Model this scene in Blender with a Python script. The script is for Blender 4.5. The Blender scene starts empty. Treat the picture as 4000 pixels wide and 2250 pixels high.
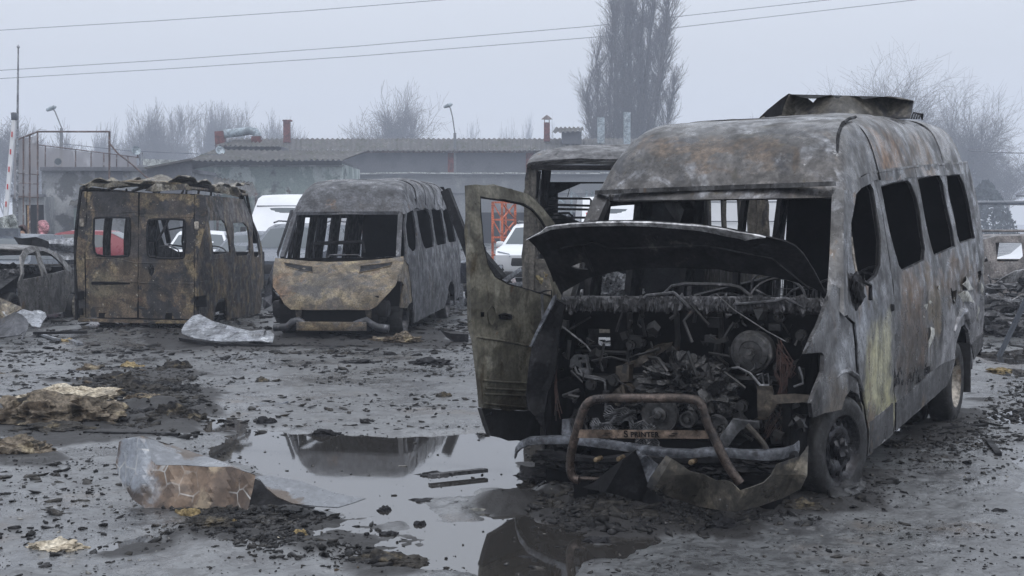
import bpy, bmesh, math, random
import numpy as np
from math import radians, sin, cos, pi, atan, sqrt
from mathutils import Vector, Matrix, noise
from mathutils.geometry import delaunay_2d_cdt

random.seed(7)
SC = bpy.context.scene
COL = SC.collection
# ------------------------------------------------------------ camera
FPX, HY, CH = 5210.0, 868.0, 1.73          # focal length in photo pixels, horizon row, eye height
PITCH = atan((1125.0-HY)/FPX)
cam_data = bpy.data.cameras.new('camera')
cam = bpy.data.objects.new('camera', cam_data)
COL.objects.link(cam)
cam_data.sensor_width = 36.0
cam_data.lens = 36.0*FPX/4000.0
cam_data.clip_start = 0.1
cam_data.clip_end = 3000.0
cam.location = (0, 0, CH)
cam.rotation_euler = (pi/2-PITCH, 0, 0)
SC.camera = cam
# ------------------------------------------------------------ sky, sun, exposure
SUN_EL, SUN_AZ = radians(52), radians(-150)
world = bpy.data.worlds.new('World')
SC.world = world
world.use_nodes = True
wn = world.node_tree
wn.nodes.clear()
w_out = wn.nodes.new('ShaderNodeOutputWorld')
w_bg = wn.nodes.new('ShaderNodeBackground')
w_sky = wn.nodes.new('ShaderNodeTexSky')
w_sky.sky_type = 'NISHITA'
w_sky.sun_disc = False
w_sky.sun_elevation = SUN_EL
w_sky.sun_rotation = SUN_AZ
w_sky.air_density = 1.0
w_sky.dust_density = 6.0
w_mix = wn.nodes.new('ShaderNodeMix')
w_mix.data_type = 'RGBA'
w_mix.inputs[0].default_value = 0.90       # closed cloud layer over the clear-sky model
w_mix.inputs[7].default_value = (6.95, 7.3, 7.95, 1)
wn.links.new(w_sky.outputs[0], w_mix.inputs[6])
w_tc = wn.nodes.new('ShaderNodeTexCoord'); w_sx = wn.nodes.new('ShaderNodeSeparateXYZ'); w_mr = wn.nodes.new('ShaderNodeMapRange')
wn.links.new(w_tc.outputs['Generated'], w_sx.inputs[0]); wn.links.new(w_sx.outputs[2], w_mr.inputs[0])
w_mr.inputs[1].default_value = 0.12; w_mr.inputs[2].default_value = 1.0; w_mr.inputs[3].default_value = 1.0; w_mr.inputs[4].default_value = 2.5   # overcast: brighter overhead
w_vm = wn.nodes.new('ShaderNodeVectorMath'); w_vm.operation = 'SCALE'
wn.links.new(w_mix.outputs[2], w_vm.inputs[0]); wn.links.new(w_mr.outputs[0], w_vm.inputs['Scale']); wn.links.new(w_vm.outputs[0], w_bg.inputs[0])
w_bg.inputs[1].default_value = 0.105
wn.links.new(w_bg.outputs[0], w_out.inputs[0])
sun_d = bpy.data.lights.new('sun', 'SUN')
sun_d.energy = 0.6
sun_d.angle = radians(35)
sun_d.color = (1.0, 0.97, 0.93)
sun = bpy.data.objects.new('sun', sun_d)
COL.objects.link(sun)
sun.rotation_euler = (pi/2-SUN_EL, 0, radians(35))
SC.view_settings.view_transform = 'Standard'
SC.view_settings.look = 'None'
SC.view_settings.exposure = 0.0
SC.view_settings.gamma = 1.0
SC.render.engine = 'CYCLES'
SC.cycles.volume_bounces = 2
SC.cycles.max_bounces = 8

# ------------------------------------------------------------ photo geometry: rays through photo pixels
CP, SP = cos(PITCH), sin(PITCH)
def ray(px, py):
    a, b = (px-2000.0)/FPX, (1125.0-py)/FPX
    return Vector((a, CP+b*SP, -SP+b*CP))
EYE = Vector((0, 0, CH))
def at(px, py, Y):
    r = ray(px, py); return EYE+r*(Y/r.y)
def gnd(px, py, z=0.0):
    r = ray(px, py); return EYE+r*((z-CH)/r.z)
def sc(kx, ox, oy):                         # crop coordinates to photo pixels
    return lambda pts: [(ox+kx*x, oy+kx*y) for x, y in pts]
C1 = sc(.7246, 0, 350); C2 = sc(.552, 900, 600); C3 = sc(.6557, 1750, 350); C4 = sc(.6557, 2600, 350)
C5 = sc(.6557, 1750, 1150); C6 = sc(.690, 3000, 1000); CB = sc(.4853, 2050, 650); CD = sc(.759, 1800, 700)
CS = sc(.3795, 0, 800); CR = sc(.4486, 3700, 750); CG = sc(.6557, 0, 1300)
CA = sc(.6211, 0, 0); CM = sc(.6211, 1200, 0)

class Frame:
    """local frame of a vehicle: x = sideways (image right), y = along the body away from the viewer, z = up"""
    def __init__(s, X, Y, Z, yaw, pit=0, rol=0):
        s.M = Matrix.Translation((X, Y, Z)) @ Matrix.Rotation(-yaw, 4, 'Z') @ Matrix.Rotation(pit, 4, 'X') @ Matrix.Rotation(-rol, 4, 'Y')
        s.I = s.M.inverted(); s.e = s.I @ EYE; s.R = s.I.to_3x3()
    def hit(s, px, py, ax, val):
        d = s.R @ ray(px, py); return s.e+d*((val-s.e[ax])/d[ax])
    def plane(s, px, py, p, n):
        d = s.R @ ray(px, py); p = Vector(p); n = Vector(n)
        return s.e+d*((p-s.e).dot(n)/d.dot(n))
    def side(s, pts, W, sgn=1):
        out = []
        for px, py in pts:
            v = .95*sgn
            for k in range(5):
                h = s.hit(px, py, 0, v); v = sgn*W(h.y, h.z)
            out.append((h.y, h.z))
        return out

# ------------------------------------------------------------ object helpers
def link(name, me, parent=None, mats=()):
    o = bpy.data.objects.new(name, me); COL.objects.link(o)
    for m in mats: me.materials.append(m)
    if parent is not None: o.parent = parent
    return o
def tag(o, label, cat=None, group=None):
    o['label'] = label
    if cat: o['category'] = cat
    if group: o['group'] = group
    return o
def kind(o, k, label=None):
    o['kind'] = k
    if label: o['label'] = label
    return o
def thing(name, label, cat, loc=(0, 0, 0), rz=0, group=None, M=None):
    o = bpy.data.objects.new(name, None); COL.objects.link(o); o.empty_display_size = .2
    if M is not None: o.matrix_world = M
    else: o.location = loc; o.rotation_euler = (0, 0, rz)
    tag(o, label, cat, group); return o
def copy_tree(o, parent=None):
    c = o.copy(); COL.objects.link(c)
    if parent is not None: c.parent = parent
    for ch in list(o.children): copy_tree(ch, c)
    return c

class MB:
    def __init__(s): s.v = []; s.f = []; s.mi = []
    def add(s, vs, fs, mi=0):
        o = len(s.v); s.v += [tuple(p) for p in vs]
        s.f += [tuple(i+o for i in f) for f in fs]; s.mi += [mi]*len(fs); return s
    def box(s, c, d, R=None, mi=0, bev=0):
        x, y, z = d[0]/2, d[1]/2, d[2]/2
        if bev:
            b = bev; vs = []; fs = []
            bm = bmesh.new(); bmesh.ops.create_cube(bm, size=1)
            for v in bm.verts: v.co = Vector((v.co.x*d[0], v.co.y*d[1], v.co.z*d[2]))
            bmesh.ops.bevel(bm, geom=bm.edges[:], offset=b, segments=2, affect='EDGES', profile=.5)
            vs = [v.co.copy() for v in bm.verts]; bm.verts.index_update()
            fs = [[v.index for v in f.verts] for f in bm.faces]; bm.free()
        else:
            vs = [Vector((i*x, j*y, k*z)) for i in (-1, 1) for j in (-1, 1) for k in (-1, 1)]
            fs = [(0, 1, 3, 2), (4, 6, 7, 5), (0, 4, 5, 1), (2, 3, 7, 6), (0, 2, 6, 4), (1, 5, 7, 3)]
        c = Vector(c)
        if R is not None: vs = [R @ v for v in vs]
        return s.add([v+c for v in vs], fs, mi)
    def beam(s, a, b, w, h=None, mi=0):      # rectangular bar from a to b
        a, b = Vector(a), Vector(b); h = h or w; d = b-a
        if d.length < 1e-6: return s
        q = d.to_track_quat('Y', 'Z').to_matrix()
        return s.box((a+b)/2, (w, d.length, h), q, mi)
    def tube(s, pts, r, n=8, mi=0, cap=True, closed=False):
        pts = [Vector(p) for p in pts]; N = len(pts)
        rr = r if isinstance(r, (list, tuple)) else [r]*N
        vs = []; fs = []; up = None
        for i, p in enumerate(pts):
            if closed: t = pts[(i+1) % N]-pts[i-1]
            else: t = pts[min(i+1, N-1)]-pts[max(i-1, 0)]
            t = t.normalized() if t.length > 1e-9 else Vector((0, 0, 1))
            if up is None:
                up = t.orthogonal().normalized()
            up = (up-t*up.dot(t)); up = up.normalized() if up.length > 1e-6 else t.orthogonal().normalized()
            sd = t.cross(up)
            for k in range(n):
                a = 2*pi*k/n; vs.append(p+(up*cos(a)+sd*sin(a))*rr[i])
        for i in range(N if closed else N-1):
            j = (i+1) % N
            for k in range(n):
                fs.append((i*n+k, i*n+(k+1) % n, j*n+(k+1) % n, j*n+k))
        if cap and not closed:
            fs.append(tuple(range(n))[::-1]); fs.append(tuple((N-1)*n+k for k in range(n)))
        return s.add(vs, fs, mi)
    def lathe(s, prof, c=(0, 0, 0), ax='X', n=32, mi=0, M=None):    # prof: (radius, along axis)
        vs = []; fs = []; P = len(prof)
        for k in range(n):
            a = 2*pi*k/n
            for r, t in prof:
                v = Vector((t, r*cos(a), r*sin(a))) if ax == 'X' else (Vector((r*cos(a), t, r*sin(a))) if ax == 'Y' else Vector((r*cos(a), r*sin(a), t)))
                if M is not None: v = M @ v
                vs.append(v+Vector(c))
        for k in range(n):
            j = (k+1) % n
            for i in range(P-1):
                fs.append((k*P+i, k*P+i+1, j*P+i+1, j*P+i))
        return s.add(vs, fs, mi)
    def build(s, name, mats, parent=None, smooth=40, bev=0):
        me = bpy.data.meshes.new(name); me.from_pydata(s.v, [], s.f)
        me.update()
        if not isinstance(mats, (list, tuple)): mats = [mats]
        if len(mats) > 1: me.polygons.foreach_set('material_index', s.mi)
        fin(me, smooth)
        return link(name, me, parent, mats)
def fin(me, smooth):
    if smooth:
        me.polygons.foreach_set('use_smooth', [True]*len(me.polygons))
        me.set_sharp_from_angle(angle=radians(smooth))

def smooth_poly(pts, it=1):
    for _ in range(it):
        q = []
        for i in range(len(pts)):
            a, b = pts[i], pts[(i+1) % len(pts)]
            q += [(a[0]*.75+b[0]*.25, a[1]*.75+b[1]*.25), (a[0]*.25+b[0]*.75, a[1]*.25+b[1]*.75)]
        pts = q
    return pts
def inpoly(x, y, P):
    c = False; j = len(P)-1
    for i in range(len(P)):
        xi, yi = P[i]; xj, yj = P[j]
        if (yi > y) != (yj > y) and x < (xj-xi)*(y-yi)/(yj-yi)+xi: c = not c
        j = i
    return c
def tri2d(outline, holes=(), step=.1):
    verts = []; edges = []
    def ring(P):
        s0 = len(verts); n = len(P); idx = []
        for i in range(n):
            a, b = P[i], P[(i+1) % n]; L = math.dist(a, b); m = max(1, int(L/step))
            for k in range(m):
                t = k/m; idx.append(len(verts)); verts.append(Vector((a[0]+(b[0]-a[0])*t, a[1]+(b[1]-a[1])*t)))
        for i in range(len(idx)): edges.append((idx[i], idx[(i+1) % len(idx)]))
    ring(outline)
    for h in holes: ring(h)
    nb = len(verts); bd = [v.copy() for v in verts]
    x0 = min(p[0] for p in outline); x1 = max(p[0] for p in outline); y0 = min(p[1] for p in outline); y1 = max(p[1] for p in outline)
    B = np.array([(v.x, v.y) for v in bd]); j = 0; y = y0+step/2
    while y < y1:
        x = x0+step*(.5 if j % 2 else 1)
        while x < x1:
            if ((B-(x, y))**2).sum(1).min() > (step*.45)**2 and inpoly(x, y, outline) and not any(inpoly(x, y, h) for h in holes):
                verts.append(Vector((x, y)))
            x += step
        y += step*.866; j += 1
    r = delaunay_2d_cdt(verts, edges, [], 0, 1e-5)
    vo, fo = r[0], r[2]; F = []
    for f in fo:
        cx = sum(vo[i].x for i in f)/3; cy = sum(vo[i].y for i in f)/3
        if inpoly(cx, cy, outline) and not any(inpoly(cx, cy, h) for h in holes): F.append(tuple(f))
    return [(v.x, v.y) for v in vo], F
def thick(bm, th):
    bm.normal_update(); bm.verts.index_update()
    vs = bm.verts[:]; fs = bm.faces[:]; be = [e for e in bm.edges if len(e.link_faces) == 1]
    nn = [v.normal.copy() for v in vs]; co = [v.co.copy() for v in vs]
    nv = [bm.verts.new(c-n*th/2) for c, n in zip(co, nn)]
    for v, c, n in zip(vs, co, nn): v.co = c+n*th/2
    rim = []
    for e in be:
        for l in e.link_faces[0].loops:
            if l.edge == e: rim.append((l.vert.index, l.link_loop_next.vert.index))
    for f in fs: bm.faces.new([nv[v.index] for v in reversed(f.verts)])
    for a, b in rim:
        try: bm.faces.new((vs[b], vs[a], nv[a], nv[b]))
        except ValueError: pass
def panel(name, outline, holes, fn, mats, parent=None, step=.1, th=.02, smooth=35, mat_in=None):
    V, F = tri2d(outline, holes, step)
    P3 = [Vector(fn(*v)) for v in V]
    bm = bmesh.new(); bv = [bm.verts.new(p) for p in P3]
    for f in F:
        try: bm.faces.new([bv[i] for i in f])
        except ValueError: pass
    for v in list(bm.verts):
        if not v.link_faces: bm.verts.remove(v)
    bmesh.ops.recalc_face_normals(bm, faces=bm.faces[:])
    if th: thick(bm, th)
    me = bpy.data.meshes.new(name); bm.to_mesh(me); bm.free()
    if not isinstance(mats, (list, tuple)): mats = [mats]
    fin(me, smooth)
    return link(name, me, parent, mats)
def fb(x, y, z=0, s=1.0, oct=3):
    return noise.fractal(Vector((x*s, y*s, z*s)), 1.0, 2.0, oct)

def psheet(name, pts, Yf, mat, parent=None, step=.03, th=.008, smooth=14, I=None, holes=()):
    fn = (lambda x, y: at(x*1000, y*1000, Yf(x*1000, y*1000))) if I is None else (lambda x, y: I @ at(x*1000, y*1000, Yf(x*1000, y*1000)))
    return panel(name, [(x/1000, y/1000) for x, y in pts], [[(x/1000, y/1000) for x, y in h] for h in holes], fn, mat, parent, step, th, smooth)

# ------------------------------------------------------------ materials
def NG(name):
    m = bpy.data.materials.new(name); m.use_nodes = True
    return m, m.node_tree, m.node_tree.nodes['Principled BSDF']
def rgba(c): return (c[0], c[1], c[2], 1)
def metal(name, base, layers=(), rough=.55, met=.0, bump=.25, bscale=14, blobs=(), coord='Object', rvar=.25, spec=.5, bdist=.01, mot=.85, late=(), streak=0):
    """base colour + noise-shaped patches (layers) + patches with their own place (blobs)"""
    m, t, b = NG(name); N, L = t.nodes, t.links
    tc = N.new('ShaderNodeTexCoord'); co = tc.outputs[coord]
    cur = N.new('ShaderNodeRGB'); cur.outputs[0].default_value = rgba(base); cur = cur.outputs[0]
    def nz(scale, stretch=(1, 1, 1), det=6, dist=0, off=0):
        mp = N.new('ShaderNodeMapping'); mp.inputs['Scale'].default_value = stretch; mp.inputs['Location'].default_value = (off, off*.7, off*1.3)
        L.new(co, mp.inputs[0])
        n = N.new('ShaderNodeTexNoise'); n.inputs['Scale'].default_value = scale; n.inputs['Detail'].default_value = det
        n.inputs['Roughness'].default_value = .62; n.inputs['Distortion'].default_value = dist
        L.new(mp.outputs[0], n.inputs[0]); return n
    def ramp(src, lo, hi, a=0, c=1):
        r = N.new('ShaderNodeMapRange'); r.interpolation_type = 'SMOOTHSTEP'
        r.inputs[1].default_value = lo; r.inputs[2].default_value = hi; r.inputs[3].default_value = a; r.inputs[4].default_value = c
        L.new(src, r.inputs[0]); return r.outputs[0]
    def mix(f, a, c):
        x = N.new('ShaderNodeMix'); x.data_type = 'RGBA'; L.new(f, x.inputs[0]); L.new(a, x.inputs[6])
        if isinstance(c, tuple): x.inputs[7].default_value = rgba(c)
        else: L.new(c, x.inputs[7])
        return x.outputs[2]
    warp = None
    for i, bl in enumerate(blobs):
        c, r, col = bl[:3]; hard = bl[3] if len(bl) > 3 else .35
        if warp is None:
            wn_ = nz(2.3, det=5, off=3); sb = N.new('ShaderNodeVectorMath'); sb.operation = 'SUBTRACT'; sb.inputs[1].default_value = (.5, .5, .5)
            L.new(wn_.outputs['Color'], sb.inputs[0]); sm = N.new('ShaderNodeVectorMath'); sm.operation = 'SCALE'; sm.inputs['Scale'].default_value = .9
            L.new(sb.outputs[0], sm.inputs[0]); ad = N.new('ShaderNodeVectorMath'); ad.operation = 'ADD'; L.new(co, ad.inputs[0]); L.new(sm.outputs[0], ad.inputs[1]); warp = ad.outputs[0]
        s1 = N.new('ShaderNodeVectorMath'); s1.operation = 'SUBTRACT'; L.new(warp, s1.inputs[0]); s1.inputs[1].default_value = c
        s2 = N.new('ShaderNodeVectorMath'); s2.operation = 'DIVIDE'; L.new(s1.outputs[0], s2.inputs[0]); s2.inputs[1].default_value = r
        s3 = N.new('ShaderNodeVectorMath'); s3.operation = 'LENGTH'; L.new(s2.outputs[0], s3.inputs[0])
        cur = mix(ramp(s3.outputs['Value'], 1.0, 1-hard), cur, col)
    for i, ly in enumerate(layers):
        col, scale, lo, hi = ly[:4]; mid = (lo+hi)/2; lo, hi = mid-(mid-lo)*.5, mid+(hi-mid)*.5; st = ly[4] if len(ly) > 4 else (1, 1, 1); dist = ly[5] if len(ly) > 5 else 0
        cur = mix(ramp(nz(scale, st, 8, dist, i*5.3+1).outputs[0], lo, hi), cur, col)
    for bl in late:
        c, r, col, hard, st = bl
        if warp is None:
            wn_ = nz(2.3, det=5, off=3); sb = N.new('ShaderNodeVectorMath'); sb.operation = 'SUBTRACT'; sb.inputs[1].default_value = (.5, .5, .5)
            L.new(wn_.outputs['Color'], sb.inputs[0]); sm = N.new('ShaderNodeVectorMath'); sm.operation = 'SCALE'; sm.inputs['Scale'].default_value = .9
            L.new(sb.outputs[0], sm.inputs[0]); ad = N.new('ShaderNodeVectorMath'); ad.operation = 'ADD'; L.new(co, ad.inputs[0]); L.new(sm.outputs[0], ad.inputs[1]); warp = ad.outputs[0]
        s1 = N.new('ShaderNodeVectorMath'); s1.operation = 'SUBTRACT'; L.new(warp, s1.inputs[0]); s1.inputs[1].default_value = c
        s2 = N.new('ShaderNodeVectorMath'); s2.operation = 'DIVIDE'; L.new(s1.outputs[0], s2.inputs[0]); s2.inputs[1].default_value = r
        s3 = N.new('ShaderNodeVectorMath'); s3.operation = 'LENGTH'; L.new(s2.outputs[0], s3.inputs[0])
        cur = mix(ramp(s3.outputs['Value'], 1.0, 1-hard, 0, st), cur, col)
    if streak:                                  # rain-washed vertical streaks
        sn = nz(1.0, (26, 26, 1.6), 4, 0, 7); sc_ = N.new('ShaderNodeMix'); sc_.data_type = 'RGBA'; sc_.blend_type = 'MULTIPLY'; sc_.inputs[0].default_value = streak
        L.new(cur, sc_.inputs[6]); g_ = ramp(sn.outputs[0], .35, .65, .45, 1.45); c_ = N.new('ShaderNodeCombineColor')
        for k in range(3): L.new(g_, c_.inputs[k])
        L.new(c_.outputs[0], sc_.inputs[7]); cur = sc_.outputs[2]
    if mot > .5:
        m2_ = nz(2.7, (1, 1, .8), 9, 1.6, 13); mm_ = N.new('ShaderNodeMix'); mm_.data_type = 'RGBA'; mm_.blend_type = 'MULTIPLY'; mm_.inputs[0].default_value = .75
        L.new(cur, mm_.inputs[6]); g2 = ramp(m2_.outputs[0], .42, .58, .45, 1.35); c2_ = N.new('ShaderNodeCombineColor')
        for k in range(3): L.new(g2, c2_.inputs[k])
        L.new(c2_.outputs[0], mm_.inputs[7]); cur = mm_.outputs[2]
    # fine mottling
    fm = nz(bscale*2.2, det=5, off=9)
    mo = N.new('ShaderNodeMix'); mo.data_type = 'RGBA'; mo.blend_type = 'MULTIPLY'; mo.inputs[0].default_value = mot
    L.new(cur, mo.inputs[6])
    g = ramp(fm.outputs[0], .28, .72, .25, 1.25); cb = N.new('ShaderNodeCombineColor')
    for k in range(3): L.new(g, cb.inputs[k])
    L.new(cb.outputs[0], mo.inputs[7])
    L.new(mo.outputs[2], b.inputs['Base Color'])
    rn = nz(bscale*.4, det=6, off=4)
    L.new(ramp(rn.outputs[0], .3, .7, max(.04, rough-rvar), min(1, rough+rvar)), b.inputs['Roughness'])
    b.inputs['Metallic'].default_value = met
    b.inputs['Specular IOR Level'].default_value = spec
    if bump:
        bn = nz(bscale, det=9, off=2); bp = N.new('ShaderNodeBump'); bp.inputs['Strength'].default_value = bump; bp.inputs['Distance'].default_value = bdist
        L.new(bn.outputs[0], bp.inputs['Height']); L.new(bp.outputs[0], b.inputs['Normal'])
    return m
def plain(name, c, rough=.5, met=0, coat=0, trans=0, spec=.5, ior=1.45):
    m, t, b = NG(name); b.inputs['Base Color'].default_value = rgba(c); b.inputs['Roughness'].default_value = rough
    b.inputs['Metallic'].default_value = met; b.inputs['Coat Weight'].default_value = coat; b.inputs['Transmission Weight'].default_value = trans
    b.inputs['Specular IOR Level'].default_value = spec; b.inputs['IOR'].default_value = ior
    return m
SOOT = (.012, .012, .014); ASH = (.20, .205, .22); RUST = (.13, .075, .04); OCH = (.19, .165, .105); STEEL = (.085, .09, .105); PALE = (.33, .33, .34)
M = {}
M['char'] = metal('charred_black', SOOT, [((.03, .03, .034), 9, .5, .7), (RUST, 5, .66, .8)], rough=.65, bump=.6, bscale=22, spec=.2)
M['void'] = metal('soot_and_hollow_dark', (.004, .004, .005), [((.014, .014, .016), 6, .55, .75)], rough=.9, bump=.2, spec=.12)  # soot on burnt surfaces; also the darkness of holes and openings as colour
M['tyre'] = metal('burnt_rubber', (.012, .012, .013), [((.035, .035, .038), 14, .5, .7)], rough=.6, bump=.5, bscale=30)
M['rim'] = metal('scorched_rim', (.035, .035, .04), [((.16, .16, .17), 8, .55, .75), (RUST, 6, .6, .8)], rough=.3, met=.6, bump=.2)
M['rimpale'] = metal('pale_rim', (.33, .30, .26), [(RUST, 6, .5, .75), (SOOT, 8, .6, .75)], rough=.5, met=.3)
M['wire'] = metal('seat_wire', (.06, .06, .065), [((.2, .2, .21), 12, .5, .7)], rough=.4, met=.4)
M['glass'] = plain('car_glass', (.05, .065, .075), .06, 0, spec=.8)
M['lamp'] = plain('lamp_glass', (.35, .38, .42), .1, .3)
M['redlamp'] = plain('red_lamp_glass', (.35, .01, .01), .15)
M['white'] = metal('white_paint', (.66, .68, .71), [((.6, .62, .65), .7, .4, .8)], rough=.3, bump=0, bscale=.6, rvar=.05, mot=.12)
M['black'] = metal('black_plastic', (.02, .02, .022), rough=.5, bump=.1)
M['dgrey'] = metal('dark_grey_paint', (.10, .115, .14), [((.16, .17, .19), 3, .5, .75)], rough=.3, bump=0, rvar=.1, mot=.15)
M['redcar'] = metal('red_paint', (.21, .03, .042), rough=.3, bump=0, rvar=.1, mot=.1)
# ------------------------------------------------------------ ground: one sheet, real relief, puddle basins
def vnoise(x, y, seed=0):
    xi = np.floor(x).astype(np.int64); yi = np.floor(y).astype(np.int64); xf = x-xi; yf = y-yi
    def h(a, b):
        n = (a*374761393+b*668265263+seed*982451653) & 0xFFFFFFFF
        n = ((n ^ (n >> 13))*1274126177) & 0xFFFFFFFF
        return ((n ^ (n >> 16)) & 0xFFFF)/65535.0
    u = xf*xf*(3-2*xf); v = yf*yf*(3-2*yf)
    return (h(xi, yi)*(1-u)+h(xi+1, yi)*u)*(1-v)+(h(xi, yi+1)*(1-u)+h(xi+1, yi+1)*u)*v
def fbm(x, y, s, octv=4, seed=0, g=.5):
    r = 0; a = 1; t = 0
    for i in range(octv):
        r = r+a*vnoise(x*s+i*17.3, y*s+i*9.1, seed+i); t += a; a *= g; s *= 2.03
    return r/t
def wpoly(pts): return np.array([[p.x, p.y] for p in (gnd(*q) for q in pts)])
def sdist(px, py, P):                       # signed distance, negative inside
    d = np.full(px.shape, 1e9); ins = np.zeros(px.shape, bool); n = len(P)
    for i in range(n):
        ax, ay = P[i]; bx, by = P[(i+1) % n]; ex, ey = bx-ax, by-ay
        t = np.clip(((px-ax)*ex+(py-ay)*ey)/(ex*ex+ey*ey+1e-12), 0, 1)
        d = np.minimum(d, np.hypot(px-ax-t*ex, py-ay-t*ey))
        c = (ay > py) != (by > py)
        with np.errstate(divide='ignore', invalid='ignore'):
            c &= px < ex*(py-ay)/(ey if abs(ey) > 1e-12 else 1e-12)+ax
        ins ^= c
    return np.where(ins, -d, d)
PUD = [wpoly(p) for p in (
    [(880, 1745), (960, 1680), (1100, 1705), (1300, 1690), (1500, 1712), (1800, 1690), (1900, 1697), (2100, 1700), (2250, 1730), (2330, 1800), (2300, 1900), (2290, 1990), (2360, 2060), (2500, 2100), (2420, 2150), (2150, 2190), (1860, 2225), (1500, 2225), (1400, 2150), (1150, 2130), (1130, 2070), (1350, 2010), (1200, 1950), (1000, 1850)],
    [(770, 1640), (830, 1620), (960, 1630), (960, 1665), (850, 1680)],
    [(-60, 2110), (30, 2120), (70, 2160), (60, 2210), (-60, 2240)],
    [(3828, 1610), (3900, 1590), (4150, 1600), (4150, 1665), (3900, 1655), (3850, 1640)],
    [(3900, 1790), (3960, 1750), (4150, 1740), (4150, 1930), (4000, 1910), (3950, 1850)],
    [(3800, 1380), (3860, 1366), (4100, 1366), (4150, 1410), (3950, 1425), (3840, 1412)],
    [(3840, 1450), (3960, 1440), (4150, 1450), (4150, 1478), (3960, 1470)],
    [(3470, 1650), (3530, 1620), (3580, 1640), (3570, 1700), (3500, 1730), (3450, 1700)],
    [(330, 1612), (450, 1600), (545, 1620), (560, 1660), (470, 1680), (370, 1660)],
    [(240, 1470), (330, 1462), (360, 1485), (280, 1500)],
    [(1850, 2232), (2150, 2228), (2200, 2262), (2100, 2300), (1850, 2300)],
    [(420, 2140), (560, 2100), (700, 2120), (640, 2170), (500, 2180)],
)]
PILES = [wpoly(p) for p in ([(600, 1960), (1000, 1990), (1350, 2010), (1620, 2090), (1500, 2230), (1000, 2200), (560, 2140)], [(1900, 1900), (2150, 1800), (2400, 1760), (3250, 1840), (3560, 1880), (3450, 2010), (2900, 2110), (2400, 2120), (2050, 2040)],
    [(250, 1470), (750, 1430), (860, 1600), (780, 1720), (500, 1700), (250, 1640)], [(-200, 1600), (500, 1500), (520, 1700), (250, 1800), (-200, 1820)], [(550, 1290), (1800, 1280), (1900, 1370), (500, 1380)], [(3420, 1720), (3850, 1560), (3900, 1700), (3600, 1800)])]
def soot(x, y):
    out = np.zeros(x.shape); n = (fbm(x, y, 2.0, 5, 71)-.5)
    for P in PILES:
        x0, x1, y0, y1 = P[:, 0].min()-.8, P[:, 0].max()+.8, P[:, 1].min()-.8, P[:, 1].max()+.8
        m = (x > x0) & (x < x1) & (y > y0) & (y < y1)
        if not m.any(): continue
        d = sdist(x[m], y[m], P)+n[m]*1.6; k = np.clip(.35-d/.35, 0, 1); out[m] = np.maximum(out[m], k*k*(3-2*k))
    return out
def ground_h(x, y):
    r = (fbm(x, y, .35, 3, 1)-.5)*.030+(fbm(x, y, 1.7, 4, 5)-.5)*.030+(fbm(x, y, 9, 4, 9)-.5)*.018
    r = r+.014
    e = (fbm(x, y, 1.4, 5, 21)-.5)*.75
    for P in PUD:
        x0, x1, y0, y1 = P[:, 0].min()-.8, P[:, 0].max()+.8, P[:, 1].min()-.8, P[:, 1].max()+.8
        m = (x > x0) & (x < x1) & (y > y0) & (y < y1)
        if not m.any(): continue
        d = sdist(x[m], y[m], P)+e[m]*np.minimum(1, .25+abs(y1-y0)/4)
        k = np.clip(.5-d/.28, 0, 1); k = k*k*(3-2*k)
        r[m] = r[m]-k*(r[m]*.55+.026)
    # char and mud heaped under the burnt vehicles
    for cx, cy, rr, hh in ((1.05, 8.5, 1.2, .075), (-.1, 8.3, .6, .07), (-1.3, 7.3, .7, .05), (-3.2, 11.8, 1.0, .05), (-6.2, 20.9, 1.4, .04), (-2.2, 19.3, 1.6, .05), (-3.3, 12.2, 1.0, .035), (-1.6, 6.6, .5, .03)):
        d2 = ((x-cx)**2+(y-cy)**2)/rr**2
        r = r+hh*np.exp(-d2*1.5)*np.clip(fbm(x, y, 3.2, 4, 33)*2.4-.6, 0, 1.3)
    s_ = soot(x, y)
    return r+s_*(.004+.055*np.abs(fbm(x, y, 4.5, 5, 60)-.5)+.02*np.abs(fbm(x, y, 17, 3, 66)-.5))
ys = [3.6]
while ys[-1] < 60: ys.append(ys[-1]+.012+ys[-1]*ys[-1]*.00042)
while ys[-1] < 900: ys.append(ys[-1]*1.12)
ys = np.array(ys); ts = np.concatenate([np.linspace(-6, -.52, 24)[:-1], np.linspace(-.52, .52, 520), np.linspace(.52, 6, 24)[1:]])
YY, TT = np.meshgrid(ys, ts, indexing='ij'); XX = TT*(YY*.88+.5)
far = YY > 70
ZZ = ground_h(XX.ravel(), YY.ravel()).reshape(XX.shape)
ZZ = np.where(far | (np.abs(XX) > 60), .02, ZZ)
# close the sheet behind the camera
Yb = np.concatenate([np.full((1, len(ts)), -60.0), YY]); Xb = np.concatenate([TT[:1]*60, XX]); Zb = np.concatenate([np.full((1, len(ts)), .02), ZZ])
nr, nc = Xb.shape
co = np.stack([Xb.ravel(), Yb.ravel(), Zb.ravel()], 1).astype(np.float32)
I = np.arange(nr*nc).reshape(nr, nc)
Q = np.stack([I[:-1, :-1].ravel(), I[:-1, 1:].ravel(), I[1:, 1:].ravel(), I[1:, :-1].ravel()], 1)
def npmesh(name, co, Q, mats, smooth=True, parent=None):
    me = bpy.data.meshes.new(name); k = Q.shape[1]
    me.vertices.add(len(co)); me.vertices.foreach_set('co', np.asarray(co, np.float32).ravel())
    me.loops.add(Q.size); me.loops.foreach_set('vertex_index', Q.astype(np.int32).ravel())
    me.polygons.add(len(Q)); me.polygons.foreach_set('loop_start', np.arange(0, Q.size, k, dtype=np.int32))
    me.update(calc_edges=True); me.validate()
    if smooth: me.polygons.foreach_set('use_smooth', [True]*len(me.polygons))
    return link(name, me, parent, mats)
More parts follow.
